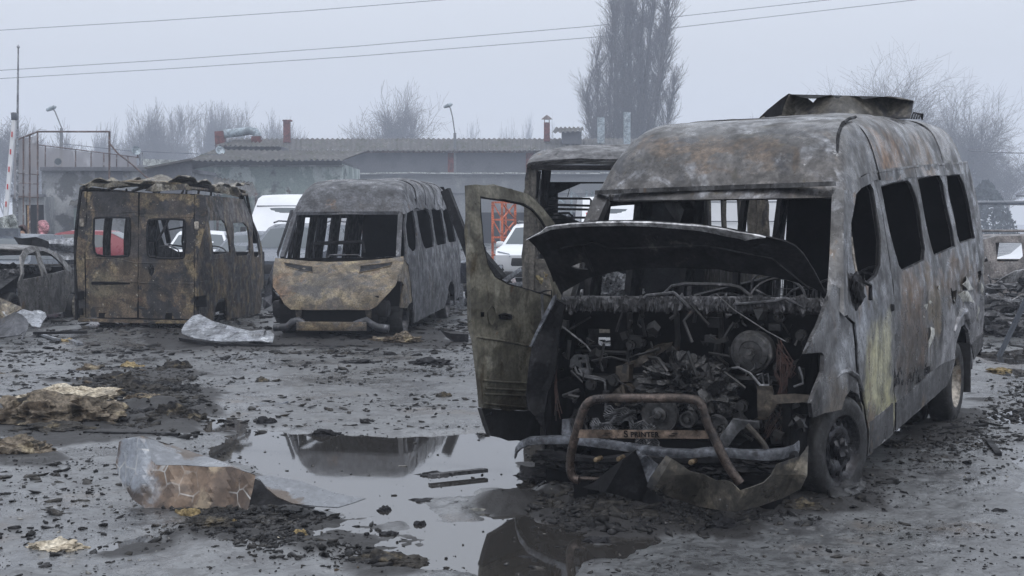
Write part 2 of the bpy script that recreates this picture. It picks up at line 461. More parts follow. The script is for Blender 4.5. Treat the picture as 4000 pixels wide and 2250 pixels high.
def asphalt():
    m, t, b = NG('wet_asphalt'); N, L = t.nodes, t.links
    tc = N.new('ShaderNodeTexCoord'); co = tc.outputs['Object']
    def nz(s, det=6, off=0, r=.6):
        mp = N.new('ShaderNodeMapping'); mp.inputs['Location'].default_value = (off, off, 0); L.new(co, mp.inputs[0])
        n = N.new('ShaderNodeTexNoise'); n.inputs['Scale'].default_value = s; n.inputs['Detail'].default_value = det; n.inputs['Roughness'].default_value = r
        L.new(mp.outputs[0], n.inputs[0]); return n.outputs[0]
    def rmp(src, lo, hi, a, c):
        r = N.new('ShaderNodeMapRange'); r.interpolation_type = 'SMOOTHSTEP'
        for i, v in enumerate((lo, hi, a, c)): r.inputs[i+1].default_value = v
        L.new(src, r.inputs[0]); return r.outputs[0]
    def mix(f, a, c):
        x = N.new('ShaderNodeMix'); x.data_type = 'RGBA'; L.new(f, x.inputs[0]); L.new(a, x.inputs[6]); x.inputs[7].default_value = rgba(c); return x.outputs[2]
    base = N.new('ShaderNodeRGB'); base.outputs[0].default_value = (.105, .110, .114, 1)
    c = mix(rmp(nz(.5, 7), .42, .62, 0, .8), base.outputs[0], (.070, .073, .077))
    c = mix(rmp(nz(3.1, 8, 5), .5, .64, 0, .85), c, (.03, .03, .032))
    c = mix(rmp(nz(.9, 6, 11), .56, .70, 0, .8), c, (.075, .055, .038))
    c = mix(rmp(nz(55, 3, 2), .60, .70, 0, .6), c, (.19, .19, .19))
    c = mix(rmp(nz(21, 6, 17, .7), .53, .60, 0, .85), c, (.022, .021, .022))
    c = mix(rmp(nz(7.5, 8, 23, .68), .49, .58, 0, .65), c, (.045, .046, .048))
    c = mix(rmp(nz(13, 7, 29, .7), .58, .64, 0, .7), c, (.15, .15, .152))
    sa = N.new('ShaderNodeAttribute'); sa.attribute_name = 'soot'; c = mix(rmp(sa.outputs['Fac'], .0, 1.0, 0, .92), c, (.018, .017, .017))
    L.new(c, b.inputs['Base Color'])
    rm = N.new('ShaderNodeMix'); L.new(sa.outputs['Fac'], rm.inputs[0]); L.new(rmp(nz(1.1, 7, 8), .36, .66, .16, .46), rm.inputs[2]); rm.inputs[3].default_value = .62; L.new(rm.outputs[0], b.inputs['Roughness'])
    sp_ = N.new('ShaderNodeMix'); L.new(sa.outputs['Fac'], sp_.inputs[0]); sp_.inputs[2].default_value = 1.0; sp_.inputs[3].default_value = .3; L.new(sp_.outputs[0], b.inputs['Specular IOR Level'])
    b1 = N.new('ShaderNodeBump'); b1.inputs['Strength'].default_value = .6; b1.inputs['Distance'].default_value = .006; L.new(nz(60, 4, 3), b1.inputs['Height'])
    b2 = N.new('ShaderNodeBump'); b2.inputs['Strength'].default_value = .4; b2.inputs['Distance'].default_value = .02; L.new(nz(11, 7, 6), b2.inputs['Height'])
    L.new(b1.outputs[0], b2.inputs['Normal']); L.new(b2.outputs[0], b.inputs['Normal'])
    return m
M['asphalt'] = asphalt()
g_o = kind(npmesh('ground', co, Q, [M['asphalt']]), 'structure')
at_ = g_o.data.attributes.new('soot', 'FLOAT', 'POINT'); at_.data.foreach_set('value', soot(Xb.ravel(), Yb.ravel()).astype(np.float32))
def water():
    m, t, b = NG('puddle_water'); N, L = t.nodes, t.links
    b.inputs['Base Color'].default_value = (.03, .028, .026, 1); b.inputs['Roughness'].default_value = .03; b.inputs['Specular IOR Level'].default_value = .5
    b.inputs['IOR'].default_value = 2.9
    tc = N.new('ShaderNodeTexCoord'); n = N.new('ShaderNodeTexNoise'); n.inputs['Scale'].default_value = 5; n.inputs['Detail'].default_value = 3
    L.new(tc.outputs['Object'], n.inputs[0]); bp = N.new('ShaderNodeBump'); bp.inputs['Strength'].default_value = .04; bp.inputs['Distance'].default_value = .004
    L.new(n.outputs[0], bp.inputs['Height']); L.new(bp.outputs[0], b.inputs['Normal']); return m
w = MB(); w.add([(-16, 3.2, -.004), (16, 3.2, -.004), (16, 40, -.004), (-16, 40, -.004)], [(0, 1, 2, 3)])
kind(w.build('puddle_water', water(), smooth=0), 'structure')
def gz(x, y): return float(ground_h(np.array([x], float), np.array([y], float))[0])

# ------------------------------------------------------------ charred crumbs: uncountable, one object per look
def blob_template(seed, sub=1):
    bm = bmesh.new(); bmesh.ops.create_icosphere(bm, subdivisions=sub, radius=1)
    for v in bm.verts:
        n = noise.noise_vector(v.co*1.3+Vector((seed*7.1, seed, 3))); v.co = v.co*(1+.8*noise.noise(v.co*2.4+Vector((seed, 0, 0))))+n*.45+noise.noise_vector(v.co*4.1)*.22
    bm.verts.index_update(); V = np.array([v.co[:] for v in bm.verts]); F = np.array([[v.index for v in f.verts] for f in bm.faces]); bm.free(); return V, F
rng = np.random.default_rng(11)
TMP = [blob_template(i, 2 if i < 3 else 1) for i in range(9)]
def crumbs(name, spots, mats, label):
    Vs = []; Fs = []; off = 0
    PX = np.array([p[0] for p in spots]); PY = np.array([p[1] for p in spots]); inp = (sdist(PX, PY, PUD[0]) < -.05) & (PX < .1) & (rng.uniform(0, 1, len(PX)) < .93)
    spots = [p for p, q in zip(spots, inp) if not q]
    for x, y, s, fl in spots:
        V, F = TMP[rng.integers(len(TMP))]; a = rng.uniform(0, 2*pi); c, s_ = cos(a), sin(a)
        W = V*np.array([s*rng.uniform(.5, 2.2), s*rng.uniform(.3, 1.0), s*fl*rng.uniform(.5, 1.7)])
        ta = rng.uniform(-.35, .35); ct, st_ = cos(ta), sin(ta); W = np.stack([W[:, 0]*ct-W[:, 2]*st_, W[:, 1], W[:, 0]*st_+W[:, 2]*ct], 1)
        R_ = np.stack([W[:, 0]*c-W[:, 1]*s_, W[:, 0]*s_+W[:, 1]*c, W[:, 2]], 1)
        Vs.append(R_+(x, y, 0)); Fs.append(F+off); off += len(V)
    V = np.concatenate(Vs); F = np.concatenate(Fs)
    z0 = np.repeat(ground_h(np.array([p[0] for p in spots]), np.array([p[1] for p in spots])), [len(v) for v in Vs])
    V[:, 2] += np.maximum(z0, -.003)
    o = npmesh(name, V, F, mats, smooth=False); kind(o, 'stuff', label); return o
def scatter(n, poly, smin, smax, fl=.4, pw=2.5, thr=.45, ns=1.1, soft=.45):
    P = wpoly(poly); x0, y0 = P.min(0); x1, y1 = P.max(0); out = []
    while len(out) < n:
        k = n*4; x = rng.uniform(x0, x1, k); y = rng.uniform(y0, y1, k)
        f = fbm(x, y, ns, 4, 40); ok = (sdist(x, y, P) < 0) & (f+rng.uniform(-.12, .12, k) > thr)
        x = x[ok]; y = y[ok]
        if not len(x): break
        d_ = sdist(x, y, P); kp = rng.uniform(0, 1, len(x)) < np.clip(-d_/soft, 0, 1); x = x[kp]; y = y[kp]; s = smin+(smax-smin)*rng.uniform(0, 1, len(x))**(pw*2.2)
        out += [(a, b, c, fl) for a, b, c in zip(x, y, s)]
    return out[:n]
whole = [(-100, 1330), (4100, 1330), (4300, 2330), (-300, 2330)]
sp = scatter(9000, whole, .003, .026, thr=.46, ns=2.2)
sp += scatter(5200, [(-100, 1360), (1900, 1330), (1850, 1700), (800, 1700), (500, 2330), (-200, 2330)], .004, .040, thr=.47)
sp += scatter(3500, [(600, 1940), (1350, 1980), (1700, 2090), (1550, 2260), (1000, 2210), (500, 2150)], .004, .030, .5, 2, .46, 1.6)
sp += scatter(6000, [(1880, 1900), (2150, 1800), (3250, 1860), (3550, 1900), (3450, 2050), (2700, 2130), (2100, 2080)], .004, .040, .5, 2.4, .46, 2.0)
sp += scatter(4500, [(250, 1480), (750, 1440), (850, 1600), (780, 1760), (500, 1700), (250, 1620)], .005, .05, .5, 2.2, .44, 1.8)
sp += scatter(2600, [(3400, 1750), (3700, 1650), (4100, 1380), (4200, 1700), (3900, 1800), (3500, 1900)], .005, .035, thr=.45)
M['crumb'] = metal('charred_crumbs', (.012, .012, .013), [((.045, .042, .038), 2.5, .48, .62), ((.10, .095, .09), 38, .58, .68), ((.07, .05, .03), 1.6, .6, .72)], rough=.65, bump=0, spec=.25)
sp += scatter(6000, [(-200, 1680), (4200, 1680), (4400, 2330), (-400, 2330)], .002, .014, .6, 1.4, .44, 3.0)
crumbs('char_debris', sp, [M['crumb']], 'small charred crumbs strewn over the wet asphalt')
far_sp = scatter(7000, [(-100, 1215), (4100, 1180), (4100, 1400), (-100, 1400)], .012, .085, .35, 2.2, .46, .8)
crumbs('char_debris', far_sp, [M['crumb']], 'charred rubble around the burnt vehicles farther back')
M['grit'] = metal('pale_ash_crumbs', (.22, .215, .2), [((.08, .06, .04), 7, .5, .7)], rough=.8)
crumbs('ash_debris', scatter(1700, whole, .003, .015, thr=.52), [M['grit']], 'pale grit and ash crumbs on the wet asphalt')
# ------------------------------------------------------------ main burnt minibus
MF = Frame(.7515, 7.858, -.1942, .5025, .042, .0048)
def MW(u, w):
    if w < .9: W = .955+.04*max(0, w)/.9
    elif w < 1.3: W = .995-.02*(w-.9)/.4
    else: W = .975-.125*min(1.2, (w-1.3)/.85)
    if u < 1.1: W -= .09*(1.1-u)**2
    return W
def dents(u, w, k=1.0): return .012*k*fb(u, w, 0, 2.4)+.005*k*fb(u, w, 3, 9)
def mside(u, w): return (MW(u, w)+dents(u, w), u, w)
def mfar(u, w): return (-MW(u, w)-dents(u+9, w), u, w)
GRP = dict()
M['van'] = metal('burnt_van_skin', (.092, .092, .094), [
    ((.028, .027, .028), 2.2, .46, .62, (1.2, 1.2, .5), 1.0), ((.20, .205, .22), 3.5, .55, .70, (2.5, 2.5, .35)),
    ((.10, .068, .045), 2.2, .55, .68, (2, 2, .4), .8), (SOOT, 4.2, .63, .74), ((.26, .26, .27), 26, .62, .70)],
    blobs=[((1, 1.65, .85), (.5, .38, .5), (.25, .235, .14), .6), ((1, 2.0, .62), (.4, .35, .22), (.36, .34, .19), .7), ((1, 1.5, 1.3), (.5, .5, .25), (.16, .17, .19), .6),
           ((1, 2.9, .85), (.4, .62, .62), (.06, .036, .02), .45), ((1, 3.1, .45), (.4, .7, .2), (.02, .017, .015), .4),
           ((1, 4.9, .8), (.5, 1.25, .42), (.20, .20, .21), .25), ((1, 4.6, 1.18), (.5, 1.3, .16), (.06, .045, .03), .4), ((1, 5.75, 1.0), (.5, .28, .5), (.15, .13, .09), .5),
           ((1, .75, .75), (.4, .4, .35), (.15, .125, .10), .6)],
    late=[((1, 5.0, .62), (.6, 1.35, .50), (.24, .24, .255), .2, .9), ((1, 1.78, .95), (.5, .36, .40), (.30, .29, .20), .5, .8), ((1, 1.85, .80), (.4, .46, .42), (.34, .33, .22), .8, .6), ((1, 1.1, 1.12), (.5, .5, .26), (.30, .315, .34), .6, .75),
          ((1, 2.75, 1.0), (.4, .40, .40), (.045, .032, .022), .5, .85), ((1, 3.15, .55), (.4, .6, .16), (.016, .014, .012), .3, .95), ((1, 4.2, 1.26), (.5, 1.5, .12), (.10, .066, .042), .5, .8), ((1, 2.75, 1.25), (.4, .5, .25), (.115, .075, .045), .5, .75), ((1, 3.6, 1.12), (.4, .25, .25), (.13, .10, .06), .5, .7), ((1, .8, .6), (.4, .45, .30), (.22, .175, .13), .6, .75), ((1, 1.2, .45), (.4, .25, .2), (.13, .095, .07), .5, .7)], streak=.22, mot=.6,
    rough=.40, bump=.35, bscale=16, met=.15)
M['roof'] = metal('burnt_roof_skin', (.084, .080, .078), [
    ((.035, .036, .042), 1.8, .42, .64, (1, 1, 1), 1.2), ((.21, .215, .23), 2.1, .52, .72, (1, 1.4, .6), 1.5), ((.085, .062, .045), 2.2, .54, .68, (1.4, 1, .5), .8), ((.06, .055, .04), 3.6, .56, .70, (1, 1, 1), 1), ((.30, .30, .30), 8, .665, .70), (SOOT, 9, .66, .72)],
    blobs=[((.95, 3.1, 2.35), (.5, 1.0, .25), (.095, .062, .040), .7), ((.9, 4.6, 2.4), (.5, 1.4, .22), (.17, .165, .17), .7)],
    late=[((.92, 2.75, 2.28), (.32, .60, .24), (.17, .10, .055), .45, .95), ((.92, 4.0, 2.3), (.30, .6, .24), (.15, .105, .07), .5, .85), ((.8, 5.0, 2.45), (.30, .9, .22), (.21, .205, .21), .6, .7), ((-.1, 1.55, 2.35), (.8, .5, .10), (.105, .07, .042), .6, .7), ((.1, 1.9, 2.58), (1.0, .4, .08), (.17, .175, .185), .7, .8)], streak=.3,
    rough=.36, bump=.3, bscale=12, met=.25, spec=.6)
M['ashy'] = metal('ash_crusted_metal', (.07, .07, .075), [((.2, .2, .21), 14, .5, .64), (SOOT, 11, .54, .68)], rough=.75, bump=.9, bscale=18, bdist=.02)
M['doorskin'] = metal('scorched_door_skin', (.135, .128, .102), [
    ((.065, .055, .038), 3.2, .5, .66, (1, 1, .8), 1.2), ((.22, .215, .18), 4, .55, .72, (1, 1, .5)), ((.03, .028, .025), 5, .61, .72), (RUST, 7, .62, .74)],
    rough=.5, bump=.3, bscale=18, met=.1, mot=.55, streak=.3)
van = thing('burnt_minibus', 'large burnt out high roof minibus at right with its bonnet raised, nearest to the viewer', 'minibus', M=MF.M)
fs = lambda pts: MF.side(pts, MW)
# --- rear side body
P_body = fs(C4([(1222, 498), (1465, 462), (1790, 437), (1806, 480), (1860, 700), (1885, 1000)])+C6([(1216, 300), (1210, 420), (1205, 510), (1150, 592), (1143, 640), (1135, 500), (1125, 420), (1105, 386), (1085, 400), (1066, 470), (1048, 600), (1005, 732), (850, 866), (703, 995), (711, 820), (708, 600), (705, 400), (704, 246)])+C4([(1354, 1250), (1332, 1090), (1300, 890), (1272, 720), (1247, 580)]))
WN = [C4([(1268, 575), (1350, 552), (1430, 538), (1452, 560), (1485, 650), (1510, 800), (1533, 950), (1530, 1018), (1400, 1082), (1375, 1050), (1345, 950), (1308, 800), (1283, 650)]),
      C4([(1490, 532), (1550, 517), (1618, 510), (1640, 560), (1668, 700), (1698, 830), (1713, 938), (1590, 993), (1567, 930), (1538, 800), (1502, 600)]),
      C4([(1664, 510), (1742, 502), (1765, 560), (1800, 700), (1833, 888), (1742, 918), (1727, 870), (1702, 720), (1674, 600)])]
WU = [fs(w_) for w_ in WN]
tear = [fs(C6([(1022, 175), (1040, 200), (1060, 190), (1050, 260), (1040, 280), (1028, 240)])), fs(C6([(1172, 90), (1195, 82), (1200, 105), (1185, 150), (1170, 150)])), fs(C6([(868, 640), (900, 620), (915, 700), (880, 760), (872, 700)]))]
panel('side_body', P_body, WU+tear, mside, M['van'], van, .085, .03)
# --- front door (image right)
P_door = fs(C4([(1073, 605), (1112, 545), (1200, 497), (1216, 505), (1240, 580), (1264, 720), (1290, 890), (1322, 1090), (1344, 1250)])+C6([(696, 246), (698, 400), (701, 600), (703, 820), (694, 1003), (550, 1128), (552, 980), (532, 850), (512, 750), (494, 660), (488, 500), (472, 380), (434, 345)])+C4([(1066, 1348), (1062, 1000), (1064, 750)]))
W_door = fs(C4([(1115, 625), (1150, 580), (1200, 563), (1222, 600), (1240, 720), (1265, 900), (1262, 1050), (1240, 1110), (1170, 1180), (1110, 1110), (1090, 1000), (1090, 800)]))
d_r = panel('front_door', P_door, [W_door], lambda u, w: (mside(u, w)[0]+.004, u, w), M['van'], van, .085, .035)
def sidept(pts, off=.0):
    return [Vector((MW(u, w)+off, u, w)) for u, w in fs(pts)]
MB().tube(sidept(C4([(1105, 690), (1118, 850), (1140, 1020), (1160, 1130)]), -.02), .012, 6).build('window_bar', M['rimpale'], d_r)
c_h = sidept(C6([(652, 305)]))[0]
MB().lathe([(.001, -.004), (.05, -.004), (.066, .006), (.078, .008), (.08, 0)], c_h, n=24, M=Matrix.Diagonal((1, .72, 1.25))).build('handle_recess', M['doorskin'], d_r)
MB().box(sidept(C6([(682, 292)]), .02)[0], (.04, .05, .05), bev=.012).build('handle', M['char'], d_r)
MB().tube([Vector((MW(u, w)+.006, u, w)) for u, w in P_door], .009, 5, closed=True).build('door_gap', M['void'], d_r)
for wu in WU+[W_door]:
    MB().tube([Vector((MW(u, w)+.002, u, w)) for u, w in wu], .012, 5, closed=True).build('window_rubber', M['char'], van)
# --- fender
P_f = fs(C6([(362, 160), (424, 205), (427, 345), (465, 385), (480, 500), (486, 660), (504, 745), (522, 852), (540, 985), (548, 985), (530, 850), (500, 782), (460, 758), (430, 800), (410, 868), (310, 886), (250, 912), (236, 832), (255, 760), (300, 650), (305, 562), (290, 545), (202, 553), (230, 488), (330, 275)]))
P_f = [p for p in P_f]
panel('front_fender', P_f, [], mside, M['van'], van, .07, .025)
fl = sidept(C6([(375, 690), (400, 660), (445, 648), (490, 680), (520, 760), (540, 860), (549, 940)]), .012)
MB().tube(fl, [.008, .016, .02, .02, .018, .014, .008], 8).build('arch_flare', M['van'], van)
fl = sidept(C6([(1040, 428), (1052, 370), (1076, 318), (1098, 310), (1118, 345), (1130, 410)]), .02)
MB().tube(fl, [.012, .03, .035, .035, .03, .012], 8).build('arch_flare', M['van'], van)
for pts, r, nm in ((C4([(1262, 532), (1400, 505), (1475, 492), (1640, 478), (1755, 470), (1790, 560)]), .010, 'gutter_moulding'), (C4([(1405, 1176), (1480, 1130), (1560, 1085), (1700, 1025), (1868, 950)]), .011, 'belt_moulding'), (C4([(1222, 496), (1465, 460), (1790, 436)]), .014, 'gutter_moulding')):
    MB().tube(sidept(pts, .006), r, 6).build(nm, M['van'], van)
for pts in (C6([(550, 915), (690, 812)]), C6([(555, 935), (692, 830)]), C6([(520, 740), (695, 640)]), C6([(930, 655), (1050, 575)]), C6([(920, 510), (1045, 430)]), C6([(710, 790), (905, 640)]), C6([(1140, 490), (1205, 430)]), C6([(1125, 360), (1215, 300)]), C6([(705, 640), (820, 590)])):
    MB().tube(sidept(pts, .003), .006, 5).build('side_crease', M['van'], van)
for pts in (C6([(920, 210), (925, 330), (930, 460)]), C4([(1460, 462), (1466, 490)])):
    MB().tube(sidept(pts, .002), .005, 5).build('panel_seam', M['char'], van)
M['trim'] = metal('scorched_sill_trim', (.045, .045, .048), [((.10, .10, .105), 3, .5, .66, (1, .5, 2)), ((.09, .07, .05), 4, .58, .7)], rough=.45, bump=.3)
for nm, pts in (('sill_trim', [(556, 940), (690, 832), (692, 990), (556, 1112)]), ('sill_trim', [(708, 830), (800, 760), (905, 655), (975, 610), (1042, 580), (1012, 690), (1000, 728), (850, 862), (706, 985)]), ('sill_trim', [(1140, 500), (1207, 432), (1203, 508), (1152, 586)])):
    panel(nm, fs(C6(pts)), [], lambda u, w: (MW(u, w)+.014+.004*fb(u, w, 0, 6), u, w), M['trim'], van, .08, .02)
mb = MB(); rq = random.Random(12)
for k in range(150):
    a, b = rq.uniform(705, 905), rq.random(); q = fs(C6([(a, 640-(a-705)*.42+b*(95+.25*(a-705)))]))[0]; V, F = blob_template(rq.randrange(6), 1); s = rq.uniform(.01, .035)
    mb.add([Vector((MW(*q)+.004, q[0], q[1]))+Vector((v[0]*.5, v[1], v[2]))*s for v in V], [tuple(f) for f in F])
kind(mb.build('charred_filler', M['char'], van, 0), 'stuff')
# peeled white paint flakes
M['flake'] = metal('peeled_white_paint', (.42, .42, .39), [((.2, .16, .1), 9, .55, .7), (SOOT, 7, .64, .72)], rough=.5)
for k, (pl, bend) in enumerate(((C6([(1040, 255), (1075, 200), (1100, 195), (1130, 240), (1133, 265), (1110, 255), (1085, 262), (1060, 275)]), .05), (C6([(1080, 160), (1130, 80), (1140, 120), (1125, 170), (1150, 185), (1110, 195), (1095, 175)]), .04),
        (C6([(1168, 280), (1176, 300), (1172, 340), (1185, 372), (1170, 350)]), .03), (C6([(1180, 150), (1195, 175), (1190, 215), (1180, 190)]), .04), (C6([(858, 290), (885, 270), (890, 330), (872, 350)]), .03), (C6([(905, 400), (930, 410), (915, 470), (900, 530), (893, 500)]), .02), (C6([(905, 250), (915, 262), (907, 275), (898, 262)]), .02), (C6([(945, 180), (962, 165), (955, 190)]), .02))):
    Q_ = fs(pl); y0 = min(q[1] for q in Q_)
    panel('peeled_paint', Q_, [], lambda u, w, b=bend, y0=y0: (MW(u, w)+.012+b*(.3+math.sin((w-y0)*22+u*9)*.5), u, w), M['flake'], van, .03, .003, 25)
# roof shell
def prof(u):
    k = [(1.28, 2.02), (1.36, 2.15), (1.5, 2.32), (1.66, 2.44), (1.84, 2.515), (2.05, 2.55), (2.4, 2.58), (3.2, 2.61), (4.6, 2.61), (5.5, 2.59), (5.75, 2.52), (5.86, 2.36)]
    for (a, b), (c, d) in zip(k, k[1:]):
        if u <= c: return b+(d-b)*max(0, (u-a)/(c-a))
    return k[-1][1]
def gut(u): return 2.02+.10*min(1, max(0, (u-1.3)/.9))+.0*u
us = [1.28, 1.31, 1.36, 1.43, 1.5, 1.6, 1.7, 1.8, 1.9, 2.0, 2.1, 2.2, 2.32]+[2.4+.11*i for i in range(31)]+[5.8, 5.86]
nt = 64; rv = []; rf = []
for i, u in enumerate(us):
    g = gut(u); h = prof(u)-g; hw = MW(2.2, g)+.012
    if u > 5.4: hw -= .05*(u-5.4)**2/.2
    for k in range(nt+1):
        a = pi*k/nt; n = .19 if u < 2.3 else .30
        z = g+h*abs(sin(a))**(.20 if u < 2.3 else .40)
        x = hw*(1 if cos(a) > 0 else -1)*abs(cos(a))**n*(1-.15*(z-g)/.5)
        yo = 0
        if u < 2.2: yo = .10*(x/hw)**2*(1-(u-1.28)/.95)-.02      # bowed front
        d = .016*fb(x, u, z, 1.7)+.007*fb(x, u, z, 6)
        if u > 2.3: d += .012*math.sin(u*14+3*fb(u, z, 0, 2))*max(0, sin(a))*.6
        rv.append((x*(1+d*.6), u+yo+d*.5, z+d*min(1, h*4)))
n1 = nt+1
for i in range(len(us)-1):
    for k in range(nt): rf.append((i*n1+k, i*n1+k+1, (i+1)*n1+k+1, (i+1)*n1+k))
def shell(name, V, F, mat, parent, th=.02, smooth=40):
    bm = bmesh.new(); bv = [bm.verts.new(p) for p in V]
    for f in F: bm.faces.new([bv[i] for i in f])
    bmesh.ops.recalc_face_normals(bm, faces=bm.faces[:]); bm.normal_update()
    thick(bm, th)
    me = bpy.data.meshes.new(name); bm.to_mesh(me); bm.free(); fin(me, smooth)
    return link(name, me, parent, mat if isinstance(mat, list) else [mat])
shell('roof', rv, rf, M['roof'], van)
# seam ribs of the roof
def roofarc(u, a0=0, a1=180, off=.008, r=.012, nm='roof_seam', mt='char'):
    pts = []; g = gut(u); h = prof(u)-g; hw = MW(2.2, g)+.012
    for q in range(a0, a1+1, 4):
        a = radians(q); ex = (.19, .20) if u < 2.3 else (.30, .40)
        zz = (h+off)*abs(sin(a))**ex[1]; pts.append(((hw+off)*(1 if cos(a) > 0 else -1)*abs(cos(a))**ex[0]*(1-.15*zz/.5), u+.03, g+zz))
    MB().tube(pts, r, 6).build(nm, M[mt], van)
roofarc(2.3, r=.010); roofarc(3.5, r=.006, mt='van'); roofarc(4.7, r=.006, mt='van')
er = []
for u in [1.30+.05*i for i in range(20)]:
    g = gut(u); h = prof(u)-g; hw = MW(2.2, g)+.012; er.append((hw*.965*(1-.15*h/.5), u+.09*(1-(u-1.28)/.95), g+h*.985+.004))
MB().tube(er, .012, 6).build('roof_edge_seam', M['char'], van)
# --- windscreen frame: header, pillars
hd = [MF.hit(x, y, 1, 1.30) for x, y in ((2330, 752), (2500, 744), (2800, 733), (3100, 723), (3262, 717))]
mb = MB()
for a, b in zip(hd, hd[1:]): mb.beam(a, b, .05, .03)
mb.build('windscreen_header', M['van'], van)
def pil(pts_i, pts_o, u_t, u_b, name):
    mb = MB(); V = []
    n = len(pts_i)
    for i in range(n):
        t = i/(n-1); u = u_t+(u_b-u_t)*t
        a = MF.hit(*pts_i[i], 1, u); b = MF.hit(*pts_o[i], 1, u+.03); c = b+Vector((0, .09, 0)); d = a+Vector((0, .09, 0)); V += [a, b, c, d]
    F = []
    for i in range(n-1):
        for k in range(4): F.append((i*4+k, i*4+(k+1) % 4, i*4+4+(k+1) % 4, i*4+4+k))
    mb.add(V, F); return mb.build(name, M['van'], van, 30)
pil([(3250, 735), (3246, 850), (3240, 1000), (3229, 1165)], [(3298, 742), (3296, 850), (3294, 1000), (3298, 1235)], 1.33, .85, 'windscreen_pillar')
pil([(2330, 752), (2310, 790), (2265, 900), (2230, 1010), (2195, 1165)], [(2385, 754), (2362, 800), (2318, 900), (2272, 1010), (2225, 1165)], 1.33, .85, 'windscreen_pillar')
# --- far side wall with openings unprojected on its plane
ff = lambda pts: MF.side(pts, MW, -1)
far_out = [(1.36, 1.15), (1.40, 2.02), (5.85, 2.10), (5.88, .45), (2.3, .40), (1.5, .38)]
holes = [ff([(2345, 775), (2448, 770), (2448, 1160), (2345, 1160)]), ff([(2535, 820), (2660, 775), (2660, 1160), (2535, 1160)]),
         ff([(2742, 762), (2870, 762), (2868, 900), (2868, 1160), (2742, 1160)]), ff([(2922, 765), (3008, 765), (3008, 1150), (2915, 1150), (2920, 900)])]
def clampw(h, lo, hi): return [(min(max(u, 1.52), 5.6), min(max(w_, lo), hi)) for u, w_ in h]
fh = []
for i, h in enumerate(holes):
    us_ = [p[0] for p in h]; a, b = max(1.55, min(us_)), min(5.6, max(us_)); lo = .52 if i == 1 else (.50 if i == 0 else 1.16)
    fh.append([(a, lo), (b, lo), (b, 1.98), (a, 1.98)])
FARH = fh
panel('far_side_body', far_out, fh, mfar, [M['char']], van, .14, .05)
# rear wall with doors, floor, bulkhead
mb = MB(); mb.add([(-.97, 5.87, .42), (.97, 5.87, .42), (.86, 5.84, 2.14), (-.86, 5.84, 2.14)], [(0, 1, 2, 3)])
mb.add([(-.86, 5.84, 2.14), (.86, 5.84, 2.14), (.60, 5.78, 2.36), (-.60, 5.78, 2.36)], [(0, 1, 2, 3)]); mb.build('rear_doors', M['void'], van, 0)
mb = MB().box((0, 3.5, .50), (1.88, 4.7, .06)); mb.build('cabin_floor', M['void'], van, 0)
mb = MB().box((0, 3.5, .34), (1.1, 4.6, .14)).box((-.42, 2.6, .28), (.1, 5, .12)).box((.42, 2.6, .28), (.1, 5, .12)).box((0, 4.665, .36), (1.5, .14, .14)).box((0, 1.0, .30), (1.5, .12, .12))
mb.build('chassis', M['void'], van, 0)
# firewall with a burnt-through hole
fw = lambda pts, u=.92: [(MF.hit(x, y, 1, u).x, MF.hit(x, y, 1, u).z) for x, y in pts]
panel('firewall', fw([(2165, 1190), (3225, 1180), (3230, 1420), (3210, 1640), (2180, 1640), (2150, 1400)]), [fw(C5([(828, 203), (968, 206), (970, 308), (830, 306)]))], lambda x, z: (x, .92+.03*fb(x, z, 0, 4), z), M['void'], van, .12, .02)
# inner fender walls of the engine bay, slam floor
for sx in (-1, 1):
    MB().add([(sx*.80, .35, .45), (sx*.80, .92, .40), (sx*.84, .92, 1.25), (sx*.78, .45, .98)], [(0, 1, 2, 3)]).box((sx*.79, .64, .70), (.05, .5, .34)).build('inner_fender', M['void'], van, 0)
# cowl beam with ash crust
cw = [MF.hit(x, y, 1, .80) for x, y in C5([(640, 60), (800, 52), (1000, 55), (1300, 58), (1600, 58), (1900, 62), (2100, 70), (2260, 75)])]
mb = MB().tube(cw, .05, 10); o = mb.build('cowl_beam', M['ashy'], van)
# ------------------------------------------------------------ engine bay, bonnet, bumper, bull bar
def H5(pts, u): return [MF.hit(x, y, 1, u) for x, y in C5(pts)]
mb = MB(); rr = random.Random(3)
for k in range(520):                       # crust of burnt plastic and ash on the scuttle
    t = rr.random(); a = MF.hit(2170+1060*t, 1182+14*rr.random()+ (6 if t > .8 else 0), 1, .76-.05*rr.random())
    V, F = TMP[rr.randrange(9)]; s = .006+.022*rr.random()**3; q = Matrix.Rotation(rr.random()*6, 3, 'Z') @ Matrix.Rotation(rr.random()*6, 3, 'X')
    mb.add([a+q @ Vector(v)*s+Vector((0, 0, .045-.085*rr.random())) for v in V], [tuple(f) for f in F])
kind(mb.build('scuttle_crust', M['ashy'], van, 0), 'stuff')
# dashboard skeleton, wipers, steering wheel
mb = MB().tube([MF.hit(x, y, 1, 1.15) for x, y in CB([(1130, 1020), (1190, 965), (1250, 955), (1290, 945), (1640, 955), (1730, 975), (1840, 1062)])], .014, 8)
mb.beam(MF.hit(*CB([(1325, 965)])[0], 1, 1.15), MF.hit(*CB([(1325, 1060)])[0], 1, 1.15), .025)
mb.build('dashboard_frame', M['wire'], van)
mb = MB()
for pts, r in (([(960, 1060), (985, 1040), (1200, 1018), (1215, 1030), (1320, 1130), (1330, 1140)], .012), ([(1700, 1110), (2020, 1085), (2100, 1060), (2120, 1070), (2240, 1130)], .010)):
    MB().tube([MF.hit(x, y, 1, .70) for x, y in CB(pts)], r, 7).build('wiper_arm', M['wire'], van)
mb = MB(); c = MF.hit(*CB([(2030, 1090)])[0], 1, 1.25)
mb.tube([c+Vector((.19*cos(a), .07*sin(a), .15*sin(a))) for a in [2*pi*k/28 for k in range(28)]], .009, 6, closed=True)
